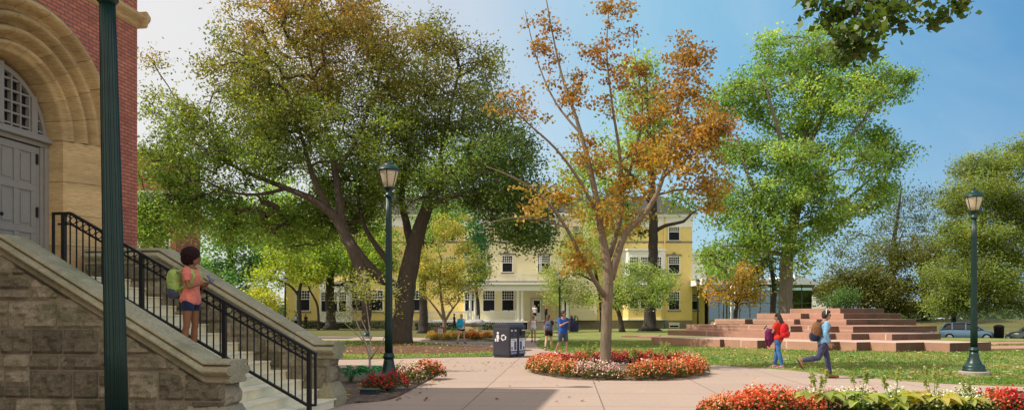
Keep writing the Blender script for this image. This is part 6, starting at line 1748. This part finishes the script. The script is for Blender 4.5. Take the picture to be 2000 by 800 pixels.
for x, y in ((-2.30, 18.3), (-2.47, 18.0)): flower('pink', x, y, .04, 'pink begonia between the red and the orange ones of the stair bed', 'pink begonias of the stair bed', 1.1)
for x, y in ((-2.75, 20.0), (-2.4, 20.2)): flower('blush', x, y, .04, 'creamy white begonia at the back of the stair bed', 'cream begonias of the stair bed', 1.0)
for x, y in ((-2.12, 19.6), (-1.92, 19.9)): flower('redorange', x, y, .04, 'orange red begonia near the paving at the stair bed corner', 'orange red begonias of the stair bed', 1.12)
c = gnd(897, 664)
for i in range(34):
    a = frng.uniform(0, 2 * pi); r = frng.random() ** .5
    x, y = c.x + 2.2 * r * cos(a), c.y + 1.5 * r * sin(a)
    og = x > c.x + .4
    flower('marigold_orange' if og else 'marigold', x, y, .08, 'orange marigold round the stone pedestal, bins side' if og else 'pale yellow marigold in front of the sign board', 'orange marigolds by the pedestal' if og else 'yellow marigolds by the sign', 1.05)

def hosta(x, y, z, label, cols, nleaf=16, ln=.34, wd=.17, h=.24, seed=1, stalks=3, group=None, stalk_h=.62):
    rng = random.Random(seed); nr = np.random.default_rng(seed)
    t = thing('hosta_plant', label, 'plant', (x, y, z), 0, group)
    V = []; C = []
    for i in range(nleaf):
        a = 2 * pi * i / nleaf * 2.4 + rng.uniform(-.3, .3); lift = rng.uniform(.6, 1.15); l = ln * rng.uniform(.75, 1.15); w = wd * rng.uniform(.8, 1.1)
        d = Vector((cos(a), sin(a), 0)); s = Vector((-sin(a), cos(a), 0)); st = Vector((0, 0, .02)) + d * .03
        base = st + d * l * .35 * (1.25 - lift * .4) + Zu * h * lift
        pts = []
        n = 7
        for j in range(n + 1):
            q = j / n
            p = base + d * l * q + Zu * (l * (.34 * q - .55 * q * q) * rng.uniform(.9, 1.1))
            ww = w * .5 * sin(pi * min(1, q * .93 + .07)) ** .75 * (1 - .25 * q)
            pts.append((p + s * ww + Zu * ww * .35, p, p - s * ww + Zu * ww * .35))
        col = nr.dirichlet(np.ones(len(cols))) @ np.array(cols) * rng.uniform(.8, 1.2)
        for A, B in zip(pts[:-1], pts[1:]):
            V.append([A[0], A[1], B[1], B[0]]); C.append(col); V.append([A[1], A[2], B[2], B[1]]); C.append(col * .9)
        # leaf stalk
        for e in (s * .006, Zu * .006): V.append([st - e, st + e, base + e, base - e]); C.append(np.array(cols[0]) * 1.1)
    meshobj('leaves', quadmesh('leaves', np.array([[tuple(p) for p in v] for v in V]), np.clip(np.array(C), 0, .9), 'leaf'), t)
    if stalks:
        for i in range(stalks):
            a = rng.uniform(0, 6.28); d = Vector((cos(a), sin(a), 0)) * rng.uniform(.05, .2); hh = stalk_h * rng.uniform(.85, 1.15)
            top = d + Zu * hh; mb = MB(); mb.smooth = True
            mb.tube([Vector((0, 0, .05)), d * .5 + Zu * hh * .55, top], [.007, .005, .003], 5); so = mb.build('flower_stalk', 'stalk_green', t)
            P = np.array([tuple((d * .5 + Zu * hh * .55).lerp(top, q)) for q in nr.uniform(.45, 1.08, 60)]) + nr.normal(size=(60, 3)) * .017
            meshobj('seed_head', quadmesh('seeds', leafquads(P, .048, nr, .3, .6), np.array([.36, .42, .15]) * nr.uniform(.7, 1.2, (60, 1)), 'leaf'), so)
    return t
plain('stalk_green', (.22, .26, .08), .8, .2)
LM = [(.30, .44, .09), (.42, .52, .15), (.50, .50, .15)]; YL = [(.55, .47, .11), (.44, .48, .13), (.62, .43, .11)]
hosta(4.82, 12.5, .03, 'lime hosta with broad leaves at the pink end of the front bed', LM, 19, .30, .24, .30, 71, 4, stalk_h=.66)
hosta(5.45, 12.45, .03, 'lime hosta in the middle of the front bed with bent seed stalk', LM, 18, .28, .22, .30, 72, 3, stalk_h=.60)
hosta(6.0, 12.5, .03, 'green and yellow hosta in front of the white begonias', LM + YL[:1], 19, .30, .23, .27, 73, 4, stalk_h=.64)
hosta(6.6, 12.45, .03, 'yellowing hosta with one big golden leaf in the front bed', YL, 18, .32, .23, .27, 74, 4, stalk_h=.66)
hosta(7.1, 12.5, .03, 'yellow green hosta beside the red begonias', LM + YL, 17, .28, .19, .25, 75, 2, stalk_h=.5)
hosta(-3.72, 18.4, .04, 'deep bluish green hosta tucked against the stair pier', [(.02, .16, .06), (.035, .22, .08)], 26, .32, .13, .30, 76, 0)
hosta(-3.35, 18.9, .04, 'bluish green hosta behind the one at the stair pier', [(.02, .14, .055), (.03, .2, .075)], 22, .28, .12, .28, 77, 0)
hosta(RC.x + .35, RC.y - 1.6, .08, 'small green hosta in front of the maple trunk', [(.07, .15, .03)], 12, .24, .12, .16, 78, 5, stalk_h=.62)
hosta(RC.x - .8, RC.y - 1.2, .08, 'small hosta with tan seed stalks on the bins side of the maple trunk', [(.08, .17, .03)], 12, .24, .12, .16, 79, 6, stalk_h=.66)
hosta(RC.x + 1.25, RC.y - 1.0, .08, 'hosta with pale seed stalks on the terrace side of the maple trunk', [(.08, .17, .03)], 12, .24, .12, .16, 80, 6, stalk_h=.72)
c2 = gnd(868, 652)
hosta(c2.x - .6, c2.y, .08, 'dark green plant behind the sign board', [(.02, .12, .045)], 20, .4, .16, .34, 81, 0)
hosta(c2.x + .9, c2.y, .08, 'dark green plant between sign board and pedestal', [(.02, .12, .045)], 20, .4, .16, .34, 82, 0)
hosta(-24.0, 88.6, .04, 'bright lime plant at the feet of the two far walkers', [(.3, .42, .05)], 20, .6, .3, .4, 83, 0)
def rock(label, x, y, z, r, mat='boulder', seed=1):
    mb = MB(); mb.smooth = True
    mb.ell((0, 0, r[2] * .5), r, None, 18, 12)
    mb.v = [tuple(Vector(v) * (1 + .22 * noise.noise(Vector(v) * 4 + Vector((seed, 0, 0))))) for v in mb.v]
    o = mb.build('boulder', mat); o.location = (x, y, z); tag(o, label, 'boulder')
plain('boulder', (.26, .20, .14), .9, .3, 5, bstr=.8)
rock('pale rounded boulder in the ring bed on the bins side of the trunk', RC.x - 1.15, RC.y - 1.5, .08, (.24, .18, .19), seed=3)
rock('slanting grey boulder in the ring bed on the terrace side of the trunk', RC.x + .75, RC.y - 1.1, .08, (.24, .13, .21), seed=8)

# ---------------------------------------------------------------- bins
plain('bin_plastic', (.05, .05, .066), .45, .25, 3, bstr=.1)
plain('bin_lid', (.035, .05, .075), .4, .2, 3)
plain('poster_white', (.72, .74, .76), .5, .06, 9)
plain('poster_blue', (.05, .09, .24), .5, .3, 12)
plain('icon_white', (.8, .8, .8), .6, .03)
def waste_bin(label, loc, rz, kind):
    t = thing('waste_bin', label, 'waste bin', loc, rz)
    w, d, h = .64, .70, 1.27
    mb = MB(); mb.box((.02, .03, 0), (w - .02, d - .02, .07)); mb.box((0, 0, .071), (w, d, 1.10)); mb.build('cabinet', 'bin_plastic', t, .018)
    mb = MB(); mb.rings([[(x, y, z) for y, z in ((-.012, 1.103), (-.012, 1.16), (.06, h - .03), (.16, h), (d - .1, h), (d + .005, h - .05), (d + .005, 1.103))] for x in (-.008, w + .008)])
    ld = mb.build('hood', 'bin_plastic', t, .015)
    mb = MB(); mb.rings([[(x, y, z) for y, z in ((.165, h + .002), (.165, h + .018), (d - .11, h + .018), (d - .11, h + .002))] for x in (.04, w - .04)]); mb.build('solar_panel', 'bin_lid', ld, .006)
    mb = MB(); mb.box((.04, -.016, .09), (w - .04, -.002, .72)); mb.box((.04, -.014, .735), (w - .04, -.002, 1.08)); mb.build('door', 'bin_plastic', t, .006)
    mb = MB(); mb.box((.08, -.021, .25), (w - .08, -.017, .71)); p = mb.build('poster', 'poster_white', t)
    mb = MB(); a = .12 if kind else .34; mb.box((a, -.024, .28), (a + .17, -.022, .60)); mb.box((.12 if not kind else .40, -.024, .29), (.21 if not kind else .49, -.022, .40))
    for q in range(3): mb.box((.12, -.024, .635 + q * .022), (w - .14 - .05 * q, -.022, .642 + q * .022))
    mb.build('poster_print', 'poster_blue', p)
    mb = MB(); mb.box((.08, -.021, .11), (w - .08, -.017, .235)); bl = mb.build('strip_sign', 'poster_blue', t)
    mb = MB()
    for q in range(7): x = .11 + q * .062; mb.box((x, -.024, .14), (x + .016, -.022, .20)); mb.box((x + .017, -.024, .14 if q % 2 else .185), (x + .045, -.022, .155 if q % 2 else .20))
    mb.build('strip_lettering', 'icon_white', bl)
    if kind:
        mb = MB(); mb.rings([[(x, y, z) for y, z in ((-.018, .80), (-.07, .84), (-.05, 1.05), (-.018, 1.07))] for x in (.14, w - .14)]); hp = mb.build('hopper', 'plastic_black', t, .01)
        mb = MB(); mb.box((.2, -.085, 1.0), (w - .2, -.05, 1.03)); mb.build('handle', 'icon_white', hp, .005)
    else:
        mb = MB(); mb.smooth = True
        mb.rings([[(w / 2 + (r) * cos(2 * pi * k / 20), -.0165 - dd, .86 + (r) * sin(2 * pi * k / 20)) for k in range(20)] for r, dd in ((.075, 0), (.075, .01), (.055, .01), (.055, .003))]); mb.build('port', 'poster_blue', t)
        for x in (.16, .46): mb = MB(); mb.box((x - .07, -.020, .985), (x + .07, -.015, 1.03)); mb.build('label', 'poster_white', t)
        # side panel: figure dropping litter, chasing arrows
        sp = MB(); sp.box((-.006, .06, .12), (-.001, d - .06, 1.06)); s = sp.build('side_panel', 'bin_plastic', t, .003)
        mb = MB(); X = -.0085
        def disc(cy, cz, r, n=16): mb.poly([(X, cy + r * cos(2 * pi * k / n), cz + r * sin(2 * pi * k / n)) for k in range(n)])
        # seen from outside the panel: y runs towards the spectator's left
        Y = lambda v: d - .09 - v
        disc(Y(.12), .92, .045)
        for q in ([(.075, .86), (.155, .86), (.185, .70), (.165, .70), (.15, .79), (.15, .60), (.122, .60), (.118, .72), (.112, .60), (.085, .60), (.085, .80), (.06, .72), (.045, .73)],):
            mb.poly([(X, Y(a_), b_) for a_, b_ in q])
        mb.poly([(X, Y(a_), b_) for a_, b_ in ((.0, .60), (.05, .60), (.06, .71), (-.01, .71))])
        c_ = (.36, .75)
        for k in range(3):
            A = 2 * pi * k / 3 + pi / 2
            def pt(r, a_): return (X, Y(c_[0] + r * cos(a_)), c_[1] + r * sin(a_))
            mb.poly([pt(.115, A - .5), pt(.12, A + .15), pt(.085, A + .25), pt(.07, A - .55)])
            mb.poly([pt(.12, A + .2), pt(.115, A + .75), pt(.07, A + .95), pt(.075, A + .3)])
            mb.poly([pt(.14, A + .75), pt(.095, A + 1.25), pt(.045, A + .85)])
        mb.build('recycling_symbol', 'icon_white', s)
    return t
B0 = gnd(995, 698); ang = radians(62)
waste_bin('dark recycling bin with white litter icons on its broad side', (B0.x, B0.y, 0), ang, 0)
waste_bin('dark waste bin with hopper handle, joined to the recycling bin on its far side', (B0.x + .675 * cos(ang), B0.y + .675 * sin(ang), 0), ang, 1)

# ---------------------------------------------------------------- bicycles
plain('tyre_rubber', (.012, .012, .012), .8, .2)
plain('bike_teal', (.03, .36, .42), .4, .05)
plain('bike_dark', (.03, .035, .045), .4, .1)
plain('bike_blue', (.05, .22, .42), .4, .1)
plain('chrome', (.5, .5, .52), .25, .05, metal=.9)
def torus_mb(mb, c, R, r, n=24, k=6, ax='y'):
    rs = []
    for i in range(n):
        A = 2 * pi * i / n
        rs.append([(c[0] + (R + r * cos(2 * pi * q / k)) * cos(A), c[1] + r * sin(2 * pi * q / k), c[2] + (R + r * cos(2 * pi * q / k)) * sin(A)) for q in range(k)])
    mb.rings(rs, close=True)
def bicycle(label, loc, rz, paint, tyre='tyre_rubber'):
    t = thing('bicycle', label, 'bicycle', loc, rz)
    for x in (-.52, .52):
        mb = MB(); mb.smooth = True; torus_mb(mb, (x, 0, .34), .32, .022); w = mb.build('wheel', tyre, t)
        mb = MB(); torus_mb(mb, (x, 0, .34), .295, .008, 24, 4)
        for q in range(12): a = pi * q / 6; mb.tube([(x, .0, .34), (x + .29 * cos(a), 0, .34 + .29 * sin(a))], .003, 3)
        mb.build('rim', 'chrome', w)
    mb = MB(); mb.smooth = True
    for a, b in (((-.52, 0, .34), (-.1, 0, .30)), ((-.52, 0, .34), (-.2, 0, .80)), ((-.1, 0, .30), (-.22, 0, .86)), ((-.1, 0, .30), (.38, 0, .72)), ((-.2, 0, .80), (.37, 0, .82)), ((.36, 0, .92), (.40, 0, .68)), ((.40, 0, .68), (.52, 0, .34))): mb.tube([a, b], .019, 8)
    mb.build('frame', paint, t)
    mb = MB(); mb.smooth = True; mb.ell((-.25, 0, .90), (.14, .07, .035)); mb.tube([(-.22, 0, .84), (-.24, 0, .90)], .012, 6); mb.build('saddle', 'plastic_black', t)
    mb = MB(); mb.smooth = True; mb.tube([(.36, 0, .92), (.37, 0, 1.0)], .014, 6); mb.tube([(.30, -.30, 1.0), (.40, -.2, 1.02), (.40, .2, 1.02), (.30, .30, 1.0)], .013, 6); mb.build('handlebar', 'plastic_black', t)
    mb = MB(); mb.smooth = True; mb.lathe([(.09, -.01), (.09, .01)], 16); mb.v = [(-.1 + v[0], v[2] - .04, .30 + v[1]) for v in mb.v]; mb.tube([(-.1, -.06, .3), (-.02, -.06, .16), (-.02, -.14, .16)], .012, 6); mb.tube([(-.1, .06, .3), (-.18, .06, .44), (-.18, .14, .44)], .012, 6); mb.build('crank', 'chrome', t)
for i, (px, lb, pa, ty, rz) in enumerate([(1087, 'teal bicycle with teal tyres, first of the parked row by the porch', 'bike_teal', 'bike_teal', .9), (1098, 'blue bicycle parked next to the teal one', 'bike_blue', 'tyre_rubber', 1.1), (1108, 'dark bicycle in the middle of the parked row', 'bike_dark', 'tyre_rubber', .8), (1118, 'dark bicycle last but one of the parked row', 'bike_dark', 'tyre_rubber', 1.2), (1127, 'dark bicycle at the end of the parked row against the yellow wall', 'bike_dark', 'tyre_rubber', 1.0)]):
    bicycle(lb, ((px - 1000) / F * 80, 80 + .3 * (i % 2), .02), rz, pa, ty)

# ---------------------------------------------------------------- sign, pedestal, small things
plain('sign_wood', (.30, .14, .065), .7, .2, 5, bstr=.2)
plain('pedestal_stone', (.46, .40, .22), .85, .15, 4, bstr=.4)
plain('rough_stone', (.40, .39, .38), .9, .35, 5, bstr=1)
plain('plaque_bronze', (.20, .09, .04), .5, .2)
g = gnd(860, 664)
t = thing('notice_sign', 'brown notice board on short posts with a white paper sheet', 'sign', (g.x, g.y, .06), radians(4))
mb = MB(); mb.box((-.36, -.03, .28), (.36, .03, .78)); mb.build('board', 'sign_wood', t, .01)
for s in (1, -1): mb = MB(); mb.box((s * .26 - .03, -.025, -.05), (s * .26 + .03, .025, .279)); mb.build('post', 'sign_wood', t)
mb = MB(); mb.box((-.15, -.036, .36), (.15, -.032, .68)); sh = mb.build('paper_sheet', 'poster_white', t)
mb = MB()
for q in range(5): mb.box((-.11, -.039, .62 - q * .05), (.11 - .04 * (q % 2), -.037, .635 - q * .05))
mb.build('paper_print', 'poster_blue', sh)
g = gnd(925, 660)
t = thing('stone_pedestal', 'squat yellowish pedestal with a rough grey stone on top', 'pedestal', (g.x, g.y, .05), radians(-16))
mb = MB(); mb.box((-.46, -.46, 0), (.46, .46, .76)); mb.build('plinth', 'pedestal_stone', t, .015)
mb = MB(); mb.box((-.17, -.475, .34), (.17, -.462, .58)); mb.build('plaque', 'plaque_bronze', t)
mb = MB(); mb.smooth = True; mb.ell((.06, 0, .98), (.74, .60, .26), None, 22, 14)
mb.v = [tuple(Vector((v[0], v[1], max(.765, v[2]))) + Vector((1, 1, .8)) * .13 * noise.noise(Vector(v) * 3.2)) for v in mb.v]; mb.build('capstone', 'rough_stone', t)
mb = MB(); mb.prism([(.08, -.03), (.34, -.03), (.34, .03), (.08, .03)], 1.08, 1.12); mb.rings([[(.08, -.03, 1.10), (.34, -.03, 1.10), (.34, .03, 1.10), (.08, .03, 1.10)], [(.28, -.02, 1.52), (.38, -.02, 1.52), (.38, .02, 1.52), (.28, .02, 1.52)]]); mb.build('gnomon', 'rough_stone', t)
plain('box_green', (.04, .11, .085), .6, .15)
g = gnd(722, 772)
t = thing('valve_box', 'low green box sunk in the mulch in front of the red flowers', 'utility box', (g.x, g.y, .02), radians(-8))
mb = MB(); mb.box((-.17, -.10, 0), (.17, .10, .10)); mb.build('casing', 'bin_lid', t, .01)
mb = MB(); mb.box((-.19, -.12, .102), (.19, .12, .122)); mb.build('lid', 'box_green', t, .006)
g = gnd(758, 770)
t = thing('spot_light', 'small black ground spotlight beside the green box', 'spotlight', (g.x, g.y, .03), 0)
mb = MB(); mb.smooth = True; mb.tube([(0, 0, 0), (0, 0, .07)], .012, 8); mb.build('stake', 'plastic_black', t)
mb = MB(); mb.smooth = True; mb.tube([(-.04, .02, .07), (.05, -.02, .11)], [.025, .045], 12); mb.build('housing', 'plastic_black', t)
for i, (px, py, lb) in enumerate([(1396, 628, 'white bollard beside the litter bin at the pavilion'), (1438, 626, 'white bollard under the rusty pear tree'), (1448, 626, 'white bollard next to the granite steps end')]):
    d = 66; x = (px - 1000) / F * d
    t = thing('bollard', lb, 'bollard', (x, d, .0)); mb = MB(); mb.smooth = True; mb.lathe([(.09, 0), (.09, .85), (.075, .9), (.02, .92)], 14); mb.build('shaft', 'white_paint', t)
    mb = MB(); mb.smooth = True; mb.lathe([(.093, .70), (.093, .76)], 14); mb.build('band', 'plastic_black', t)
d = 67; t = thing('litter_bin', 'round litter bin with tan lid between the yellow house and the pavilion', 'litter bin', (395 / F * d, d, .0))
mb = MB(); mb.smooth = True; mb.lathe([(.24, 0), (.27, .05), (.29, .8), (.29, .84)], 18); mb.build('drum', 'plastic_white', t)
mb = MB(); mb.smooth = True; mb.lathe([(.31, .842), (.31, .9), (.22, 1.0), (.08, 1.02)], 18); mb.build('lid', 'sign_wood', t)
d = 62; x = 951 / F * d
t = thing('litter_bin', 'tall black kerbside litter bin behind the blue car', 'litter bin', (x, d, gz(x, d)))
mb = MB(); mb.smooth = True; mb.lathe([(.17, 0), (.2, .04), (.2, .3), (.34, .38), (.36, 1.15), (.38, 1.2)], 18); mb.build('drum', 'plastic_black', t)
mb = MB(); mb.smooth = True; mb.lathe([(.39, 1.203), (.37, 1.28), (.2, 1.36), (.05, 1.38)], 18); mb.build('lid', 'plastic_black', t)

# ---------------------------------------------------------------- cars
plain('car_pale_blue', (.20, .36, .52), .3, .04, 1, metal=.3, coat=.6, bstr=0)
plain('car_white', (.7, .72, .74), .3, .03, 1, coat=.6, bstr=0)
plain('car_grey', (.10, .11, .12), .35, .05, 1, metal=.4, coat=.6, bstr=0)
plain('car_glass', (.012, .016, .018), .05, .1, 1, spec=.7, bstr=0)
plain('head_glass', (.6, .64, .68), .1, .1, 1, spec=.6, bstr=0)
def car(label, loc, rz, paint, Ln=4.1, Wd=1.74, Ht=1.5):
    t = thing('parked_car', label, 'car', loc, rz)
    w = Wd / 2; k = Ln / 4.1; hk = Ht / 1.5
    # body: cross-sections along x (front = +x): (x, half width, sill z, belt z)
    secs = [(-2.05, .62, .42, .72), (-2.0, .80, .30, .90), (-1.75, .86, .24, .97), (-.9, .87, .22, .98), (.3, .87, .22, .97), (.95, .87, .22, .93), (1.35, .86, .23, .88), (1.75, .82, .26, .80), (1.98, .74, .30, .68), (2.05, .60, .40, .58)]
    rs = []
    for x, hw, z0, z1 in secs:
        hw *= w / .87
        pts = [(-hw * .90, z0), (-hw, z0 + .10), (-hw * 1.0, (z0 + z1) / 2), (-hw * .97, z1 - .08), (-hw * .88, z1), (0, z1 + .025), (hw * .88, z1), (hw * .97, z1 - .08), (hw * 1.0, (z0 + z1) / 2), (hw, z0 + .10), (hw * .90, z0)]
        rs.append([(x * k, y, z * hk) for y, z in pts])
    mb = MB(); mb.smooth = True; mb.rings(rs); b = mb.build('body', paint, t)
    m = b.modifiers.new('soft', 'SUBSURF'); m.levels = m.render_levels = 2
    def cabin(infl, z1s, name, mat):
        secs = [(-1.98, .66, .90, .92), (-1.85, .68, .90, 1.18), (-1.55, .66, .92, 1.42), (-.9, .65, .93, 1.49), (-.1, .65, .93, 1.49), (.35, .64, .93, 1.42), (.85, .68, .92, 1.14), (1.2, .70, .88, .90)]
        rs = []
        for x, hw, z0, z1 in secs:
            hb = .80; zz = z0 + (z1 - z0) * 1.0
            pts = [(-hb, z0 - .06), (-hb * .985, z0), (-hw - .02, zz - .07), (-hw * .82, zz), (0, zz + .02), (hw * .82, zz), (hw + .02, zz - .07), (hb * .985, z0), (hb, z0 - .06)]
            rs.append([(x * k, y * w / .87 * infl, z * hk) for y, z in pts])
        mb = MB(); mb.smooth = True; mb.rings(rs); o = mb.build(name, mat, t)
        m = o.modifiers.new('soft', 'SUBSURF'); m.levels = m.render_levels = 1
        return o
    g = cabin(1.0, 1, 'glasshouse', 'car_glass')
    mb = MB(); mb.smooth = True
    mb.rings([[(x * k, y * w / .87, z * hk) for x, z in ((-1.72, 1.36), (-1.5, 1.47), (-.9, 1.525), (-.1, 1.525), (.32, 1.46), (.42, 1.42), (.3, 1.42), (-.1, 1.48), (-.9, 1.48), (-1.5, 1.42))] for y in (-.60, -.35, 0, .35, .60)])
    mb.build('roof', paint, t)
    for s in (1, -1):
        for pts in ([(1.12, .74, .93), (.4, .66, 1.43)], [(-.15, .80, .95), (-.15, .66, 1.46)], [(-1.1, .80, .95), (-1.1, .66, 1.46)], [(-1.9, .72, .95), (-1.6, .64, 1.42)]):
            mb = MB(); mb.bar(*[(x * k, s * y * w / .87, z * hk) for x, y, z in pts], .07, .05); mb.build('pillar', paint, g)
        mb = MB(); mb.smooth = True; mb.ell((.75 * k, s * (w + .08), 1.0 * hk), (.09, .1, .07)); mb.build('mirror', paint, t)
        mb = MB(); mb.smooth = True; mb.ell((1.78 * k, s * .62 * w / .87, .70 * hk), (.22, .17, .09)); mb.build('headlight', 'head_glass', t)
        for x in (-1.28, 1.28):
            mb = MB(); mb.smooth = True; mb.lathe([(.20, -.1), (.31, -.1), (.33, -.07), (.33, .07), (.31, .1), (.20, .1)], 24); mb.v = [(x * k + v[0], s * (w - .08) + v[2], .33 + v[1]) for v in mb.v]; wh = mb.build('wheel', 'tyre_rubber', t)
            mb = MB(); mb.lathe([(.05, .095), (.21, .095), (.21, .108), (.05, .115)], 20); mb.v = [(x * k + v[0], s * (w - .08 + v[2]), .33 + v[1]) for v in mb.v]; mb.build('rim', 'chrome', wh)
    mb = MB(); mb.box((2.0 * k, -.5, .36 * hk), (2.055 * k, .5, .50 * hk)); mb.box((1.97 * k, -.3, .60 * hk), (2.05 * k, .3, .64 * hk)); mb.build('grille', 'plastic_black', t)
    mb = MB(); mb.box((2.056 * k, -.26, .40 * hk), (2.065 * k, .26, .49 * hk)); mb.build('number_plate', 'plastic_white', t)
    return t
def zst(x, y): return gz(x, y) + .008
x, y = 36.6, 64; car('pale blue hatchback parked behind the lamp post at the street', (x, y, zst(x, y)), radians(-28), 'car_pale_blue')
x, y = 37.4, 58.0; car('dark grey car showing only its nose past the end of the terrace', (x + 1.2, y, zst(x, y)), radians(170), 'car_grey', 4.5, 1.8, 1.6)
x, y = 34.2, 69; car('dark green car in the shade behind the blue hatchback', (x, y, zst(x, y)), radians(-28), 'car_grey', 4.3)
x, y = 838 / F * 150, 150; car('white car far down the street beyond the chestnut trunk', (x, y, zst(x, y)), radians(180), 'car_white', 4.6, 1.8, 1.55)
# ---------------------------------------------------------------- distance, light, camera
def woods():
    rng = np.random.default_rng(9); n = 26000
    a = rng.uniform(-1.0, 1.15, n); d = rng.uniform(175, 215, n)
    x = np.tan(a * .75) * d; hh = 5 + 3.0 * np.sin(x * .05) + 2 * np.sin(x * .13 + 1)
    z = -.8 + np.abs(rng.random(n) ** .7 * np.maximum(hh, 2.5))
    P = np.stack([x, d, z], 1)
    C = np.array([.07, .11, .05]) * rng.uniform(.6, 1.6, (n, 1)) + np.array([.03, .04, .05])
    o = meshobj('distant_woods', quadmesh('woods', leafquads(P, 1.7, rng, .3), C, 'leaf')); tag(o, 'hazy green band of distant woods along the horizon', 'woods'); o['kind'] = 'stuff'
woods()
SUN_EL, SUN_AZ = 48.0, -97.0           # azimuth from the view axis (+y), negative = towards -x
w = bpy.data.worlds.new('World'); SC.world = w; w.use_nodes = True
nt = w.node_tree; nt.nodes.clear()
out = nt.nodes.new('ShaderNodeOutputWorld'); bg = nt.nodes.new('ShaderNodeBackground'); sky = nt.nodes.new('ShaderNodeTexSky')
sky.sky_type = 'NISHITA'; sky.sun_disc = False; sky.sun_elevation = radians(SUN_EL); sky.sun_rotation = radians(SUN_AZ)
sky.altitude = 200; sky.air_density = 1.0; sky.dust_density = 2.6; sky.ozone_density = 2.0
bg.inputs['Strength'].default_value = .15
# bright broken cloud, added behind the camera as fill for camera-facing sides
tc = nt.nodes.new('ShaderNodeTexCoord'); sep = nt.nodes.new('ShaderNodeSeparateXYZ'); nt.links.new(tc.outputs['Generated'], sep.inputs[0])
cl = noisen(nt, (tc, 'Generated'), 3.0, 6, .6, .4)
back = mathn(nt, 'MULTIPLY_ADD', (sep, 1), -2.2, .05, clamp=True)
upw = mathn(nt, 'MULTIPLY_ADD', (sep, 2), 6.0, .3, clamp=True)
cov = mathn(nt, 'MULTIPLY_ADD', cl, 1.8, .0, clamp=True)
cm = mathn(nt, 'MULTIPLY', mathn(nt, 'MULTIPLY', back, upw), cov)
dt = nt.nodes.new('ShaderNodeVectorMath'); dt.operation = 'DOT_PRODUCT'; nt.links.new(tc.outputs['Generated'], dt.inputs[0])
dt.inputs[1].default_value = (sin(radians(SUN_AZ)) * cos(radians(SUN_EL)), cos(radians(SUN_AZ)) * cos(radians(SUN_EL)), sin(radians(SUN_EL)))
warm = mathn(nt, 'MULTIPLY_ADD', (dt, 1), 1.75, .22, clamp=True)
tint = mixc(nt, warm, (.60, .92, 1.0), (1.0, .92, .85))
grd = mixc(nt, 1.0, (sky, 0), tint, 'MULTIPLY')
hz = mathn(nt, 'MULTIPLY_ADD', (sep, 2), -2.6, .72, clamp=True)
cx = nt.nodes.new('ShaderNodeCombineXYZ'); nt.links.new(sep.outputs[0], cx.inputs[0]); nt.links.new(sep.outputs[1], cx.inputs[1])
nz = nt.nodes.new('ShaderNodeVectorMath'); nz.operation = 'NORMALIZE'; nt.links.new(cx.outputs[0], nz.inputs[0])
s2 = nt.nodes.new('ShaderNodeSeparateXYZ'); nt.links.new(nz.outputs[0], s2.inputs[0])
rp = ramp(nt, mathn(nt, 'MULTIPLY_ADD', (s2, 0), -1.0, .6, clamp=True), [(q, tuple(c / 8 for c in col)) for q, col in ((0, (.7, 2.1, 4.0)), (.295, (1.6, 3.6, 5.3)), (.473, (2.5, 4.5, 5.8)), (.677, (4.5, 5.0, 5.7)), (.9, (6.1, 6.0, 5.85)), (1, (6.4, 6.2, 5.95)))])
hc = mixc(nt, 1.0, rp, (8, 8, 8), 'MULTIPLY')
wisp = noisen(nt, (tc, 'Generated'), 2.2, 6, .6, 1.5)
grd = mixc(nt, .8, grd, hc)
grd = mixc(nt, mathn(nt, 'MULTIPLY', mathn(nt, 'MULTIPLY_ADD', wisp, 2.4, -1.1, clamp=True), .22), grd, (6.2, 6.3, 6.3))
grd = mixc(nt, mathn(nt, 'MULTIPLY', hz, .5), grd, (5.2, 5.9, 6.2))
mx = mixc(nt, cm, grd, (8.0, 7.3, 6.5))
nt.links.new(mx[0].outputs[mx[1]], bg.inputs[0]); nt.links.new(bg.outputs[0], out.inputs[0])
sun = bpy.data.lights.new('sun', 'SUN'); sun.energy = 5.0; sun.angle = radians(.53); sun.color = (1.0, .93, .82)
so = bpy.data.objects.new('sun', sun); COL.objects.link(so)
e, a = radians(SUN_EL), radians(SUN_AZ)
toward = Vector((sin(a) * cos(e), cos(a) * cos(e), sin(e)))
so.rotation_euler = toward.to_track_quat('Z', 'Y').to_euler(); so.location = (0, 0, 40)
cam = bpy.data.cameras.new('camera'); co = bpy.data.objects.new('camera', cam); COL.objects.link(co)
co.location = (0, 0, EYE); co.rotation_euler = (radians(90), 0, 0)
cam.sensor_width = 36; cam.lens = 36 * F / 2000; cam.shift_y = (H - 400) / 2000; cam.clip_start = .05; cam.clip_end = 5000
SC.camera = co
SC.view_settings.view_transform = 'Standard'; SC.view_settings.look = 'None'; SC.view_settings.exposure = 0; SC.view_settings.gamma = 1
SC.render.engine = 'CYCLES'
SC.cycles.max_bounces = 8; SC.cycles.diffuse_bounces = 4; SC.cycles.glossy_bounces = 3; SC.cycles.transmission_bounces = 6; SC.cycles.transparent_max_bounces = 8
SC.cycles.use_denoising = True
